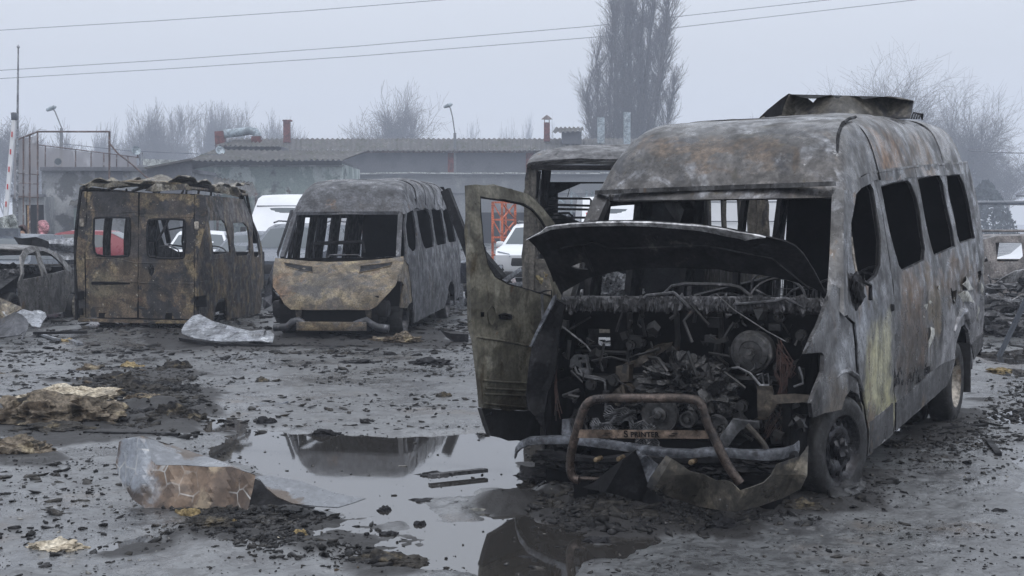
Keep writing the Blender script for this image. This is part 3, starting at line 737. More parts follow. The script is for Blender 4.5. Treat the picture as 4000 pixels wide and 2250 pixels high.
for a in (.3, 2.6, 4.7): mb.tube([c, c+Vector((.19*cos(a), .07*sin(a), .15*sin(a)))], .008, 5)
mb.tube([c, c+Vector((0, -.3, -.25))], .02, 7); mb.build('steering_wheel', M['wire'], van)
# seat skeletons
def seat(x, y, w=.42, parent=van):
    mb = MB(); h = .56
    arch = [(x-w/2, y, .55), (x-w/2, y+.06, h+.35)]+[(x-w/2*cos(radians(a)), y+.10, h+.62+.12*sin(radians(a))) for a in range(0, 181, 20)]+[(x+w/2, y+.06, h+.35), (x+w/2, y, .55)]
    mb.tube(arch, .011, 6)
    for z in (.75, .95, 1.08): mb.tube([(x-w/2, y+.05, z), (x+w/2, y+.05, z)], .005, 4)
    for q in (-.12, 0, .12): mb.tube([(x+q, y+.04, .9), (x+q*1.1, y+.1, 1.24)], .004, 4)
    mb.tube([(x-w/2, y, .9), (x-w/2, y-.42, .92), (x+w/2, y-.42, .92), (x+w/2, y, .9)], .012, 6)
    for sx in (-1, 1): mb.tube([(x+sx*w*.4, y-.36, .9), (x+sx*w*.4, y-.3, .53)], .012, 5)
    return mb.build('seat_frame', M['wire'], parent)
seat(.45, 1.9, .46); seat(-.25, 2.2)
for yy in (2.9, 3.65, 4.4, 5.1):
    seat(.62, yy, .4); seat(.18, yy, .4)
    if yy > 4: seat(-.6, yy, .4)
# --- raised bonnet, seen from below
n_ = Vector((0, -.83, -.56)); p_ = Vector((0, .80, 1.40))
def onh(pts, off=0): 
    return [MF.plane(x, y, p_+n_*off, n_) for x, y in CB(pts)]
sx_ = Vector((1, 0, 0)); up_ = n_.cross(sx_).normalized(); up_ = up_ if up_.z > 0 else -up_
def h2(pts): return [((q-p_).dot(sx_), (q-p_).dot(up_)) for q in onh(pts)]
hood_o = [(20, 577), (90, 535), (150, 502), (200, 462), (400, 428), (650, 404), (900, 397), (1100, 404), (1400, 434), (1650, 474), (1900, 534), (2100, 592), (2180, 635), (2240, 705), (2320, 850), (2422, 1062), (2300, 985), (2100, 920), (1900, 880), (1650, 850), (1560, 825), (1200, 812), (1000, 815), (850, 830), (700, 855), (500, 910), (400, 970), (300, 1030), (262, 1062), (240, 1020), (200, 880), (150, 750), (90, 655)]
hood_h = [(365, 815), (430, 785), (475, 772), (492, 800), (508, 838), (420, 832)]
def hfn(a, b):
    d = .10*(b/.6)**2*(1 if b > 0 else 0)-.02+.010*fb(a, b, 0, 3)-.05*abs(a)**2
    return p_+sx_*a+up_*b-n_*(-d)*.5
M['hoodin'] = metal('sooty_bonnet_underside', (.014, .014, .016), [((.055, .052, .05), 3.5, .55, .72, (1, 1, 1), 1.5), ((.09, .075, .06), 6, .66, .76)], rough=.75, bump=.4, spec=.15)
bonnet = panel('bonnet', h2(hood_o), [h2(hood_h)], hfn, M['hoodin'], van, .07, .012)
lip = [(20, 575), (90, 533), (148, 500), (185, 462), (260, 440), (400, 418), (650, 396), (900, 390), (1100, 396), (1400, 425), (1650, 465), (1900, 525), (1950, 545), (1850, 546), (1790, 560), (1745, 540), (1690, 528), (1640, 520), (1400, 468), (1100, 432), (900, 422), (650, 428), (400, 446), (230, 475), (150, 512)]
M['lip'] = metal('burnt_edge_highlight', (.36, .36, .37), [((.60, .60, .60), 5, .45, .65), (RUST, 8, .58, .7), ((.06, .06, .06), 10, .6, .7)], rough=.45, met=.2)  # burnt edge; its bright highlight is put into the pale colour
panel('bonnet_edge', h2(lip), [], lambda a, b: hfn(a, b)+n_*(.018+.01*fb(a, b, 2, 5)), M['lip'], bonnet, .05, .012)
mb = MB()
for pts in ([(880, 470), (900, 520), (1080, 540), (1080, 480)], [(1000, 480), (1060, 575)], [(700, 640), (1500, 620)], [(300, 640), (560, 590), (700, 640)], [(560, 820), (470, 600)], [(1500, 620), (2000, 720), (2300, 960)]):
    mb.tube([p_+sx_*a+up_*b+n_*.03 for a, b in h2(pts)], .009, 5)
mb.build('bonnet_brace', M['hoodin'], bonnet)
# hinge strips hanging on the left
mb = MB()
for pts in ([(205, 890), (225, 960), (235, 1080), (245, 1133)], [(232, 930), (255, 1000), (262, 1133)], [(245, 960), (285, 1040), (270, 1133)]):
    mb.tube([MF.hit(x, y, 1, .62) for x, y in CB(pts)], .010, 5)
mb.build('bonnet_hinge', M['doorskin'], van)
# --- brake booster
c = H5([(1805, 345)], .66)[0]; RB = .13
mb = MB().lathe([(.002, -.03), (.028, -.03), (.032, -.012), (.070, -.010), (.074, -.016), (.108, -.012), (.116, -.002), (.131, .0), (.135, .012), (.131, .03), (.124, .034), (.12, .12)], c, 'Y', 40)
mb.tube([c+Vector((.015, -.05, .01)), c+Vector((.02, -.10, .015))], .018, 10); mb.box(c+Vector((-.005, -.06, 0)), (.09, .02, .05), Matrix.Rotation(.5, 3, 'Y'))
for q in (-1, 1): mb.lathe([(.002, -.04), (.013, -.04), (.014, -.02)], c+Vector((.07*q, 0, -.075)), 'Y', 10)
M['boost'] = metal('scorched_booster', (.075, .075, .078), [((.16, .155, .15), 7, .5, .7), (SOOT, 9, .58, .7)], rough=.5, met=.3)
mb.build('brake_booster', M['boost'], van)
# --- molten engine block
def lump(name, c, r, mat, seed, amp=.45, sub=4, fr=2.6, parent=van, smooth=30, sharp=0):
    bm = bmesh.new(); bmesh.ops.create_icosphere(bm, subdivisions=sub, radius=1)
    for v in bm.verts:
        p = v.co.copy(); d = amp*noise.fractal(p*fr+Vector((seed, seed*2, 0)), .9, 2.1, 5)+.12*noise.cell(p*6+Vector((seed, 0, 0)))*sharp
        q = p*(1+d); v.co = Vector((c[0]+q.x*r[0], c[1]+q.y*r[1], c[2]+q.z*r[2]))
    me = bpy.data.meshes.new(name); bm.to_mesh(me); bm.free(); fin(me, smooth); return link(name, me, parent, [mat])
M['engine'] = metal('molten_engine', (.008, .008, .009), [((.03, .03, .034), 16, .5, .64), ((.16, .16, .18), 24, .62, .70), (RUST, 9, .68, .76)], rough=.32, bump=.9, bscale=26, bdist=.02, spec=.7)
c = H5([(1420, 540)], .62)[0]; lump('engine_block', c, (.26, .24, .15), M['engine'], 4, .6, 5, 3.4, sharp=1)
c = H5([(1580, 600)], .52)[0]; lump('engine_block', c, (.13, .12, .13), M['engine'], 8, .5, 4, 2.6, sharp=1)
c = H5([(1150, 640)], .58)[0]; lump('engine_block', c, (.12, .12, .07), M['engine'], 9, .5, 4, sharp=1)
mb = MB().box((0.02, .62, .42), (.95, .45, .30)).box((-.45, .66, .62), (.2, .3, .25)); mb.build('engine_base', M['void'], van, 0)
M['warm'] = metal('bronze_burnt_metal', (.06, .05, .04), [((.13, .11, .085), 7, .5, .7), (SOOT, 8, .56, .7)], rough=.45, met=.3)
panel('air_duct', [(q.x, q.z) for q in H5([(1010, 440), (1060, 410), (1130, 385), (1190, 330), (1250, 300), (1340, 285), (1300, 330), (1200, 390), (1150, 430), (1080, 440)], .6)], [], lambda x, z: (x, .6+.04*fb(x, z, 0, 9), z), M['warm'], van, .03, .02)
mb = MB()
for bx in ([(1000, 430), (1080, 420), (1075, 520), (998, 525)], [(975, 590), (1040, 530), (1060, 600), (970, 600)], [(1060, 530), (1110, 570), (1100, 595), (1080, 570)]):
    P = H5(bx, .48); Q_ = [p+Vector((0, .07, 0)) for p in P]; mb.add(P+Q_, [(0, 1, 2, 3), (4, 7, 6, 5), (0, 4, 5, 1), (1, 5, 6, 2), (2, 6, 7, 3), (3, 7, 4, 0)])
mb.build('pump_housing', M['warm'], van, 0)
# grey bracket and pipes left of the engine
M['bracket'] = metal('grey_bracket', (.09, .093, .10), [((.19, .195, .21), 9, .5, .7), (SOOT, 9, .6, .7)], rough=.5)
q2 = lambda pts, u: [(p.x, p.z) for p in H5(pts, u)]
panel('relay_bracket', q2([(735, 385), (760, 358), (830, 360), (850, 478), (800, 472), (785, 430), (760, 420), (745, 440), (730, 430)], .5), [q2([(795, 405), (828, 405), (832, 440), (800, 438)], .5), q2([(780, 372), (805, 372), (805, 390), (782, 390)], .5)], lambda x, z: (x, .5, z), M['bracket'], van, .03, .03)
mb = MB()
for pts, r in (([(755, 430), (770, 470), (820, 492), (900, 505), (935, 520), (940, 600), (940, 690)], .008), ([(780, 440), (800, 480), (880, 490), (938, 510)], .006), ([(1690, 440), (1730, 435), (1800, 470), (1860, 540)], .008), ([(2090, 430), (2110, 490), (2115, 530), (2060, 550)], .007), ([(1850, 500), (1870, 475), (1885, 545)], .005), ([(1885, 480), (1905, 470), (1915, 545)], .005), ([(1860, 545), (1930, 545)], .012), ([(1840, 480), (1880, 470)], .005), ([(560, 0), (565, 130), (568, 330)], .010), ([(680, 190), (820, 300), (850, 340)], .006), ([(1600, 0), (1700, 90), (1900, 220), (2010, 280)], .004)):
    MB().tube(H5(pts, .46), r, 6).build('brake_pipe', M['bracket'], van)
mb = MB()
rr = random.Random(5)
for k in range(26):
    x0 = 1970+rr.uniform(-15, 15); pts = [(x0, 250+rr.uniform(0, 160)), (1990+rr.uniform(-50, 90), 420+rr.uniform(-40, 60)), (2000+rr.uniform(-25, 25), 545), (1980+rr.uniform(-60, 60), 700+rr.uniform(-30, 30)), (1930+rr.uniform(-60, 120), 820+rr.uniform(-60, 60))]
    mb.tube(H5(pts, .42+rr.uniform(0, .1)), .0035, 4)
ML = mb; mb = MB()
for k in range(10):
    mb.tube(H5([(640+rr.uniform(-10, 10), 420), (640+rr.uniform(-15, 25), 560), (650+rr.uniform(-20, 30), 700+rr.uniform(-40, 60))], .4), .003, 4)
M['copper'] = metal('burnt_copper_wire', (.04, .018, .014), [((.08, .036, .026), 15, .5, .7), (SOOT, 12, .52, .66)], rough=.6)
ML.build('wiring_loom', M['copper'], van); mb.build('wiring_loom', M['copper'], van)
panel('battery_tray', q2([(1845, 545), (1930, 548), (1940, 600), (2060, 590), (2150, 600), (2150, 640), (1970, 650), (1900, 745), (1850, 740)], .4), [], lambda x, z: (x, .40+.02*fb(x, z, 0, 9), z), M['warm'], van, .04, .02)
# burnt lines, boxes and brackets filling the bay
mb = MB(); rr = random.Random(17)
for k in range(170):
    x = rr.uniform(600, 2120); y = rr.uniform(120, 900)
    if 1690 < x < 1930 and 220 < y < 470: continue
    if 800 < x < 1000 and 180 < y < 330: continue
    u = rr.uniform(.55, .88) if y < 420 else rr.uniform(.35, .7); t = rr.random(); c = H5([(x, y)], u)[0]
    if t < .5:
        d = Vector((rr.gauss(0, .12), rr.gauss(0, .03), rr.gauss(0, .09))); e = Vector((rr.gauss(0, .03), 0, rr.gauss(0, .05))); mb.tube([c, c+d*.5+e, c+d], rr.uniform(.004, .014), 6)
    elif t < .75: mb.box(c, (rr.uniform(.03, .09), .04, rr.uniform(.02, .08)), Matrix.Rotation(rr.uniform(-.5, .5), 3, 'Y'))
    elif t < .88: r_ = rr.uniform(.015, .04); mb.lathe([(.001, -.01), (r_*.6, -.012), (r_*.65, 0), (r_, 0), (r_, .03)], c, 'Y', 14)
    else:
        V, F = TMP[rr.randrange(9)]; s = rr.uniform(.02, .06); mb.add([c+Vector(v)*s for v in V], [tuple(f) for f in F])
M['bayjunk'] = metal('burnt_bay_parts', (.010, .010, .011), [((.030, .028, .027), 9, .52, .66), ((.05, .028, .018), 6, .6, .72), (SOOT, 7, .5, .6)], rough=.5, bump=.4)
kind(mb.build('burnt_components', M['bayjunk'], van, 30), 'stuff')
mb = MB()
for x in (620, 1080, 1360, 1620): mb.tube(H5([(x, 110), (x+10, 260), (x-8, 420)], .89), .02, 6)
mb.tube(H5([(600, 480), (1000, 500), (1400, 490), (2140, 520)], .88), .03, 8); mb.tube(H5([(600, 330), (780, 340), (1100, 350)], .89), .015, 6)
mb.build('firewall_rib', M['bayjunk'], van)
# viscous fan, pulleys, crushed radiator
c = H5([(1262, 715)], .36)[0]
mb = MB().lathe([(.105, 0), (.118, -.012), (.122, .01), (.105, .02), (.105, 0)], c, 'Y', 40).lathe([(.002, -.04), (.02, -.04), (.024, -.02), (.045, -.015), (.05, .02), (.09, .03)], c, 'Y', 28)
for k in range(30):
    a = 2*pi*k/30; mb.beam(c+Vector((.05*cos(a), 0, .05*sin(a))), c+Vector((.107*cos(a+.25), 0, .107*sin(a+.25))), .004, .02)
mb.tube([c, c+Vector((-.05, -.05, -.02))], .008, 6); mb.build('fan_clutch', M['boost'], van)
mb = MB()
for (x, y), r in (((1435, 742), .05), ((1598, 782), .065), ((1630, 800), .03)):
    c = H5([(x, y)], .36)[0]; MB().lathe([(.002, -.03), (r*.3, -.03), (r*.35, -.01), (r*.75, -.005), (r*.85, -.03), (r, -.03), (r, .03)], c, 'Y', 24).build('belt_pulley', M['boost'], van)
mb = MB()
def fins(quad, n, u, wob):
    P = H5(quad, u)
    for k in range(n):
        t = k/(n-1); a = P[0].lerp(P[3], t); b = P[1].lerp(P[2], t)
        pts = [a.lerp(b, s/6)+Vector((0, .02*math.sin(s*1.7+k), .010*math.sin(s*2.1+k*.5)*wob)) for s in range(7)]
        mb.tube(pts, .0042, 4)
fins([(930, 670), (1110, 690), (1120, 740), (935, 790)], 12, .36, 1); fins([(860, 740), (1000, 790), (1010, 850), (850, 800)], 9, .33, 1)
fins([(1060, 750), (1215, 770), (1270, 920), (1150, 910)], 16, .32, 1.6)
mb.build('crushed_radiator', M['bracket'], van)
panel('strut_bracket', q2([(1700, 740), (1740, 745), (1850, 760), (1850, 800), (1790, 790), (1750, 800), (1690, 870), (1650, 930), (1590, 900), (1640, 830)], .3), [], lambda x, z: (x, .3+.03*fb(x, z, 0, 7), z), M['bracket'], van, .04, .02)
MB().tube(H5([(1780, 780), (1830, 830), (1880, 890), (1905, 940)], .28), .018, 8).build('engine_hose', M['warm'], van)
mb = MB().tube(H5([(1010, 560), (1030, 600), (1010, 660)], .4), .02, 8)
mb.build('engine_hose', M['warm'], van)
# dark lower front with slats behind the bumper
mb = MB()
for y, r_, u_ in ((975, .035, .2), (1035, .03, .24)): mb.tube(H5([(525, y-25), (700, y-5), (900, y+14), (1100, y+2), (1350, y+16), (1560, y+8), (1800, y+14), (2080, y-8)], u_), [r_*.7, r_, r_*.6, r_*1.1, r_*.8, r_, r_*.7, r_], 7)
mb.build('bumper_core', M['char'], van)
for x_, y_, w_ in ((640, 985, .14), (900, 1040, .12), (1330, 1030, .16), (1850, 1010, .2), (1600, 1060, .12)): lump('melted_bumper', H5([(x_, y_)], .22)[0][:], (w_, .07, .045), M['char'], x_*.01, .5, 4)
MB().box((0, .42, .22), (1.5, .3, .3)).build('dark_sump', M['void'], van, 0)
# --- bumper beam
bp = C5([(402, 965), (412, 925), (440, 893), (490, 872), (600, 866), (720, 864), (860, 880), (1000, 898), (1150, 920), (1300, 942), (1450, 948), (1560, 936), (1640, 938), (1760, 950), (1900, 956), (2000, 948), (2060, 930), (2090, 905)])
uu = [.45, .36, .28, .20, .14, .10, .06, .03, .01, 0, 0, .01, .03, .05, .10, .16, .22, .28]
V = []; F = []; sec = [(0, .028), (-.03, .022), (-.036, 0), (-.03, -.022), (0, -.03), (.02, -.02), (.02, .02)]
C = [MF.hit(x, y, 1, u) for (x, y), u in zip(bp, uu)]
for i, c in enumerate(C):
    k = .55+.45*min(1, i/2); hh = 1.25 if i > 13 else 1
    for a, b in sec: V.append(c+Vector((0, a*k, b*k*hh)))
ns = len(sec)
for i in range(len(C)-1):
    for k in range(ns): F.append((i*ns+k, i*ns+(k+1) % ns, (i+1)*ns+(k+1) % ns, (i+1)*ns+k))
mb = MB().add(V, F)
P = [MF.hit(x, y, 1, .10) for x, y in C5([(675, 870), (680, 745), (735, 742), (722, 775), (735, 830), (750, 880)])]; mb.add(P+[p+Vector((0, .02, 0)) for p in P], [tuple(range(6)), tuple(range(11, 5, -1))]+[(i, (i+1) % 6, 6+(i+1) % 6, 6+i) for i in range(6)])
M['beam'] = metal('scorched_bumper_steel', (.14, .15, .17), [((.19, .20, .225), 6, .45, .65), ((.05, .05, .055), 7, .55, .7), (RUST, 9, .66, .76)], rough=.35, met=.35, bump=.2)
mb.build('bumper_beam', M['beam'], van, 45)
# --- bull bar
def bez(pts, it=2):
    for _ in range(it):
        q = [pts[0]]
        for a, b in zip(pts, pts[1:]): q += [(a[0]*.75+b[0]*.25, a[1]*.75+b[1]*.25), (a[0]*.25+b[0]*.75, a[1]*.25+b[1]*.75)]
        pts = q+[pts[-1]]
    return pts
bb = bez([(770, 1112), (728, 1100), (716, 1010), (755, 850), (800, 700), (840, 632), (930, 618), (1180, 618), (1430, 618), (1510, 640), (1540, 760), (1590, 860), (1660, 1020), (1735, 1130)])
M['bar'] = metal('scorched_bronze_bar', (.075, .058, .05), [((.13, .10, .085), 3, .45, .65), ((.05, .042, .04), 5, .5, .68), ((.3, .26, .23), 12, .66, .74)], rough=.38, met=.55, bump=.15, bscale=30)
Pb = H5(bb, -.13); bull = MB().tube([p+Vector((0, .12*max(0, (.62-p.z)), 0)) for p in Pb], .0275, 14).build('bull_bar', M['bar'], van)
pl = H5([(758, 806), (1548, 812), (1558, 860), (764, 856)], -.145)
mb = MB().add(pl+[p+Vector((0, .008, 0)) for p in pl], [(3, 2, 1, 0), (4, 5, 6, 7), (0, 1, 5, 4), (1, 2, 6, 5), (2, 3, 7, 6), (3, 0, 4, 7)])
M['plate'] = metal('bronze_plate', (.24, .18, .14), [((.12, .09, .07), 5, .5, .7)], rough=.4, met=.5, bump=.1)
plate = mb.build('name_plate', M['plate'], bull, 0)
MB().tube(H5([(765, 1092), (840, 1098), (905, 1100)], -.1), .012, 8).build('cross_tube', M['bar'], bull)
def text(name, s, mat, parent, size, M4, ext=.001, spacing=1.0):
    cu = bpy.data.curves.new(name, 'FONT'); cu.body = s; cu.size = size; cu.extrude = ext; cu.align_x = 'CENTER'; cu.align_y = 'CENTER'; cu.offset = size*.022; cu.space_character = spacing
    to = bpy.data.objects.new(name, cu); COL.objects.link(to); dg = bpy.context.evaluated_depsgraph_get()
    me = bpy.data.meshes.new_from_object(to.evaluated_get(dg)); bpy.data.objects.remove(to)
    me.transform(M4); me.materials.clear(); return link(name, me, parent, [mat])
pc = sum(pl, Vector())/4; ex = (pl[1]-pl[0]).normalized(); ez = Vector((0, -1, 0)).cross(ex)*-1; ez = Vector((0, 0, 1))-ex*ex.z; ez.normalize(); ey = ez.cross(ex)
T = Matrix((ex, ez, -Vector((0, 1, 0)))).transposed().to_4x4()
def TT_(x, z): return Matrix.Translation(pc+ex*x+ez*z+Vector((0, -.0065, 0))) @ T
k_ = (pl[1]-pl[0]).length/790.0
text('plate_lettering', 'S', M['void'], plate, .056, TT_((1068-1153)*k_, 0)); text('plate_lettering', 'PRINTER', M['void'], plate, .043, TT_((1180-1153)*k_, -.002), spacing=1.1)
mb = MB()
for cx in (950, 1348):
    for dz in (.006, -.006): MB().box(pc+ex*((cx-1153)*k_+dz*1.5)+ez*dz+Vector((0, -.006, 0)), (.034, .003, .005), Matrix((ex, Vector((0, 1, 0)), ez)).transposed()).build('plate_slot', M['void'], plate, 0)
BL = [H5([q_], -.06)[0] for q_ in ((885, 985), (1020, 980), (1450, 1000))]
M['brass'] = metal('heat_tinted_bolt', (.32, .24, .15), [(RUST, 9, .5, .7)], rough=.35, met=.7)
for c in BL: MB().lathe([(.001, -.02), (.012, -.018), (.016, -.006), (.016, .06)], c, 'Y', 14).build('bumper_bolt', M['brass'], van)
# --- crumpled front apron sheets
def fold(a, b, s, ph=0, amp=.04):
    t = (a*cos(ph)+b*sin(ph))*s; t2 = (a*cos(ph+1.3)-b*sin(ph+1.3))*s*.7
    return amp*(abs(t-math.floor(t+.5))*2-.5)+amp*.7*(abs(t2-math.floor(t2+.5))*2-.5)
M['apron'] = metal('crumpled_apron', (.055, .05, .042), [((.13, .115, .09), 3, .48, .66), ((.03, .03, .033), 2.6, .5, .64), ((.3, .3, .31), 8, .64, .72)], rough=.4, met=.3, bump=.2)
def q3(pts, u): return [(p.x, p.z) for p in H5(pts, u)]
def hsheet(name, pts, uf, mat, th=.006, step=.02, sm=14, parent=None):
    return panel(name, [(x/1000, y/1000) for x, y in C5(pts)], [], lambda x, y: MF.hit(x*1000, y*1000, 1, uf(x*1000, y*1000)), mat, parent or van, step, th, sm)
def cr_(x, y, s, ph, amp):
    t = (x*cos(ph)+y*sin(ph))*s; t2 = (x*cos(ph+1.2)-y*sin(ph+1.2))*s*.63
    return amp*(abs(t % 2-1)-.5)+amp*.6*(abs(t2 % 2-1)-.5)
hsheet('torn_apron', ([(800, 1150), (870, 1118), (990, 1020), (1118, 925), (1150, 960), (1195, 1100), (1210, 1170), (1300, 1230), (1200, 1250), (1000, 1190)]), lambda x, y: -.22+cr_(x, y, .007, .5, .12), M['char'])
hsheet('torn_apron', ([(1116, 924), (1180, 958), (1256, 1016), (1235, 1045), (1212, 1105), (1190, 1120), (1160, 1030), (1145, 985)]), lambda x, y: -.27+cr_(x, y, .02, .9, .06), M['beam'])
hsheet('torn_apron', ([(1185, 1145), (1205, 1090), (1250, 1030), (1300, 960), (1370, 1000), (1440, 1052), (1530, 1075), (1600, 1110), (1650, 1105), (1690, 1118), (1740, 1168), (1800, 1150), (1880, 1120), (1920, 1080), (1960, 1010), (2100, 962), (2125, 930), (2146, 900), (2142, 1000), (2138, 1080), (2100, 1160), (2000, 1210), (1850, 1262), (1700, 1295), (1500, 1265), (1350, 1215), (1240, 1175)]), lambda x, y: -.26+cr_(x, y, .0062, .35, .16)+.0005*max(0, x-2800), M['apron'])
# --- crushed left fender edge
M['lfend'] = M['char']
hsheet('crushed_fender', ([(640, 20), (590, 110), (500, 312), (480, 420), (466, 600), (475, 680), (515, 722), (578, 700), (600, 570), (640, 470), (660, 250), (690, 110), (700, 60)]), lambda x, y: .32+cr_(x, y, .012, .15, .09), M['char'], .012, .02, 25)
hsheet('fender_edge', ([(645, 0), (640, 40), (560, 190), (500, 312), (488, 308), (530, 215), (590, 90), (630, 10)]), lambda x, y: .24, M['beam'], .02, .03, 25)
hsheet('crushed_fender', ([(515, 720), (585, 680), (605, 560), (650, 560), (640, 700), (620, 820), (590, 840)]), lambda x, y: .5+cr_(x, y, .015, .2, .05), M['char'], .01, .02, 25)
# --- open front door (image left)
hinge = MF.M @ Vector((-.95, 1.35, 1.2)); far_ = Vector((-.30, 8.62, 1.2))
dd = Vector((hinge.x-far_.x, hinge.y-far_.y, 0)); dl = dd.length; dd.normalize(); dn = Vector((dd.y, -dd.x, 0))
def dw(pts):                                  # photo pixels -> (along door, height) on the door's own plane
    out = []
    for x, y in pts:
        r = ray(x, y); k = (far_-EYE).dot(dn)/r.dot(dn); q = EYE+r*k; out.append(((q-far_).dot(dd), q.z))
    return out
def d3(a, b, off=0):
    q = far_+dd*a+dn*(.05*(1-((b-1.0)/1.1)**2)+.006*fb(a, b, 0, 4)+off)*1.0; return MF.I @ Vector((q.x, q.y, b))
DO = dw(CD([(24, 32), (60, 29), (200, 42), (320, 75), (348, 95), (400, 150), (470, 245), (475, 330), (560, 640), (560, 1100), (470, 1352), (435, 1352)]))
DO = dw(CD([(24, 32), (60, 29), (200, 42), (320, 75), (348, 95), (400, 150), (470, 245), (500, 420), (540, 640), (545, 1100), (470, 1160), (300, 1185), (80, 1172), (60, 1000), (38, 830), (20, 760), (14, 500), (20, 200)]))
DH = dw(CD([(80, 92), (200, 108), (300, 128), (345, 155), (390, 210), (440, 300), (470, 420), (490, 610), (420, 598), (350, 580), (210, 540), (140, 500), (108, 440), (88, 330), (78, 180)]))
odoor = panel('open_front_door', DO, [DH], d3, M['doorskin'], van, .08, .04)
DT = dw(CD([(80, 1176), (300, 1190), (470, 1166), (520, 1170), (500, 1352), (435, 1356), (300, 1345), (132, 1318), (105, 1250)]))
panel('door_sill_trim', DT, [], lambda a, b: d3(a, b, -.01), M['black'], odoor, .08, .04)
mb = MB()
hl = DH+[DH[0]]
mb.tube([d3(a, b, .012) for a, b in DH], .010, 6, closed=True); mb.build('window_rubber', M['char'], odoor)
hc = dw(CD([(117, 698)]))[0]
mb = MB(); c = d3(hc[0], hc[1], .01)
ring = []
for r, o in ((.055, .03), (.052, .008), (.04, .0), (.001, -.004)):
    ring.append([d3(hc[0]+r*.62*cos(2*pi*k/20), hc[1]+r*1.1*sin(2*pi*k/20), .002+o) for k in range(20)])
V = sum(ring, []); F = [(i*20+k, i*20+(k+1) % 20, (i+1)*20+(k+1) % 20, (i+1)*20+k) for i in range(3) for k in range(20)]
mb.add(V, F).build('handle_recess', M['doorskin'], odoor)
mb = MB()
for q in ([(155, 700), (180, 692), (215, 700), (218, 712), (190, 712), (158, 708)],): mb.tube([d3(a, b, .03) for a, b in dw(CD(q))], .010, 6, closed=True)
mb.build('handle', M['char'], odoor)
MB().box(d3(*dw(CD([(68, 693)]))[0], .022), (.04, .008, .03)).build('lock_hole', M['void'], odoor, 0)
mb = MB()
for q in ([(40, 808), (200, 830), (380, 872), (520, 900)], [(75, 1030), (200, 1042), (480, 1050)], [(90, 1072), (480, 1092)], [(85, 1100), (480, 1118)], [(85, 1150), (300, 1172), (480, 1160)]): mb.tube([d3(a, b, .024) for a, b in dw(CD(bez(q)))], .007, 6)
mb.build('door_crease', M['doorskin'], odoor)
mb = MB().tube([d3(a, b, .05) for a, b in dw(CD([(350, 582), (380, 572), (415, 570), (420, 720)]))], .007, 6); mb.build('mirror_arm_stub', M['char'], odoor)
# --- mirror stub (image right)
mb = MB(); P = sidept(C4([(1085, 1115), (1105, 1130), (1115, 1250), (1085, 1310)]), .03)
lump('mirror_stub', (sum(P, Vector())/4)[:], (.05, .09, .11), M['char'], 5, .5, 3)
MB().tube(sidept(C4([(1120, 1140), (1165, 1165), (1165, 1250)]), .06), .014, 6).build('mirror_arm_stub', M['char'], van)
# --- wheels
def wheel(R, W, rr_, mats, flat=0.0, holes=10, hub='steel', seedk=0, n=48):
    """axis X, outer face towards +X; returns (tyre MB, rim MB, hub MB)"""
    t = MB().lathe([(rr_*.98, W*.46), (rr_+.02, W*.5), (rr_+(R-rr_)*.55, W*.53), (R*.97, W*.44), (R, W*.33), (R, -W*.33), (R*.97, -W*.44), (rr_+(R-rr_)*.5, -W*.52), (rr_, -W*.46)], n=n)
    if flat:
        lim = -R+flat; V = []
        for x, y, z in t.v:
            if z < lim: k = lim-z; z = lim; x *= 1+k*6
            V.append((x, y, z))
        t.v = V
    r = MB()
    if hub == 'steel': r.lathe([(rr_, W*.48), (rr_*.97, W*.42), (rr_*.93, W*.28), (rr_*.88, W*.22), (rr_*.80, W*.26), (rr_*.62, W*.34), (rr_*.45, W*.30), (rr_*.30, W*.16), (rr_*.28, W*.34), (.001, W*.36)], n=n)
    else: r.lathe([(rr_, W*.48), (rr_*.95, W*.40), (rr_*.9, W*.1), (rr_*.75, -W*.15), (rr_*.4, -W*.2), (rr_*.35, W*.1), (rr_*.3, W*.15), (.001, W*.15)], n=n)
    h = []
    for k in range(holes):
        a = 2*pi*k/holes; rad = rr_*.71; c = Vector((W*.305, rad*cos(a), rad*sin(a)))
        h.append(MB().lathe([(.001, .004), (rr_*.10, .003), (rr_*.11, -.01)], c, 'X', 12))
    return t, r, h
def put_wheel(parent, PM, pos, R, W, rr_, rot, mats, flat=0, holes=10, hub='steel', lean=0, side=1):
    t, r, h = wheel(R, W, rr_, mats, flat, holes, hub)
    m = PM.inverted() @ Matrix.Translation(pos) @ Matrix.Rotation(rot+(0 if side > 0 else pi), 4, 'Z') @ Matrix.Rotation(lean, 4, 'Y')
    o = t.build('tyre', mats[0], None, 50); o.parent = parent; o.matrix_basis = m
    q = r.build('rim', mats[1], o, 40)
    for hh in h: hh.build('vent_hole', M['void'], q, 40)  # black discs on the rim, the holes' darkness is their colour
    return o
yw = -.5025
def van_w(v, u, z):
    p = Vector((.7515, 7.858, 0))+Matrix.Rotation(yw, 3, 'Z') @ Vector((v, u, 0)); return Vector((p.x, p.y, z))
M['rimdark'] = metal('sooty_steel_rim', (.03, .03, .034), [((.11, .11, .12), 9, .55, .7), ((.3, .3, .32), 14, .68, .74)], rough=.28, met=.6)
w1 = put_wheel(van, MF.M, van_w(.86, 1.02, .315), .335, .21, .215, yw-.24, [M['tyre'], M['rimdark']], .04, 12)
c = MF.I @ van_w(.96, .96, .31); lump('hub', c[:], (.05, .06, .07), M['rimdark'], 3, .5, 3)
c = MF.I @ van_w(.93, 1.02, .05); lump('sagged_tyre', c[:], (.12, .30, .06), M['tyre'], 6, .35, 4, 2.0, smooth=50)
put_wheel(van, MF.M, van_w(-.86, .98, .30), .33, .2, .215, yw-.24, [M['tyre'], M['rimdark']], .03, 0, 'deep', side=-1)
lump('burnt_hub', (MF.I @ van_w(-.80, .70, .36))[:], (.1, .14, .12), M['char'], 13, .5, 3)
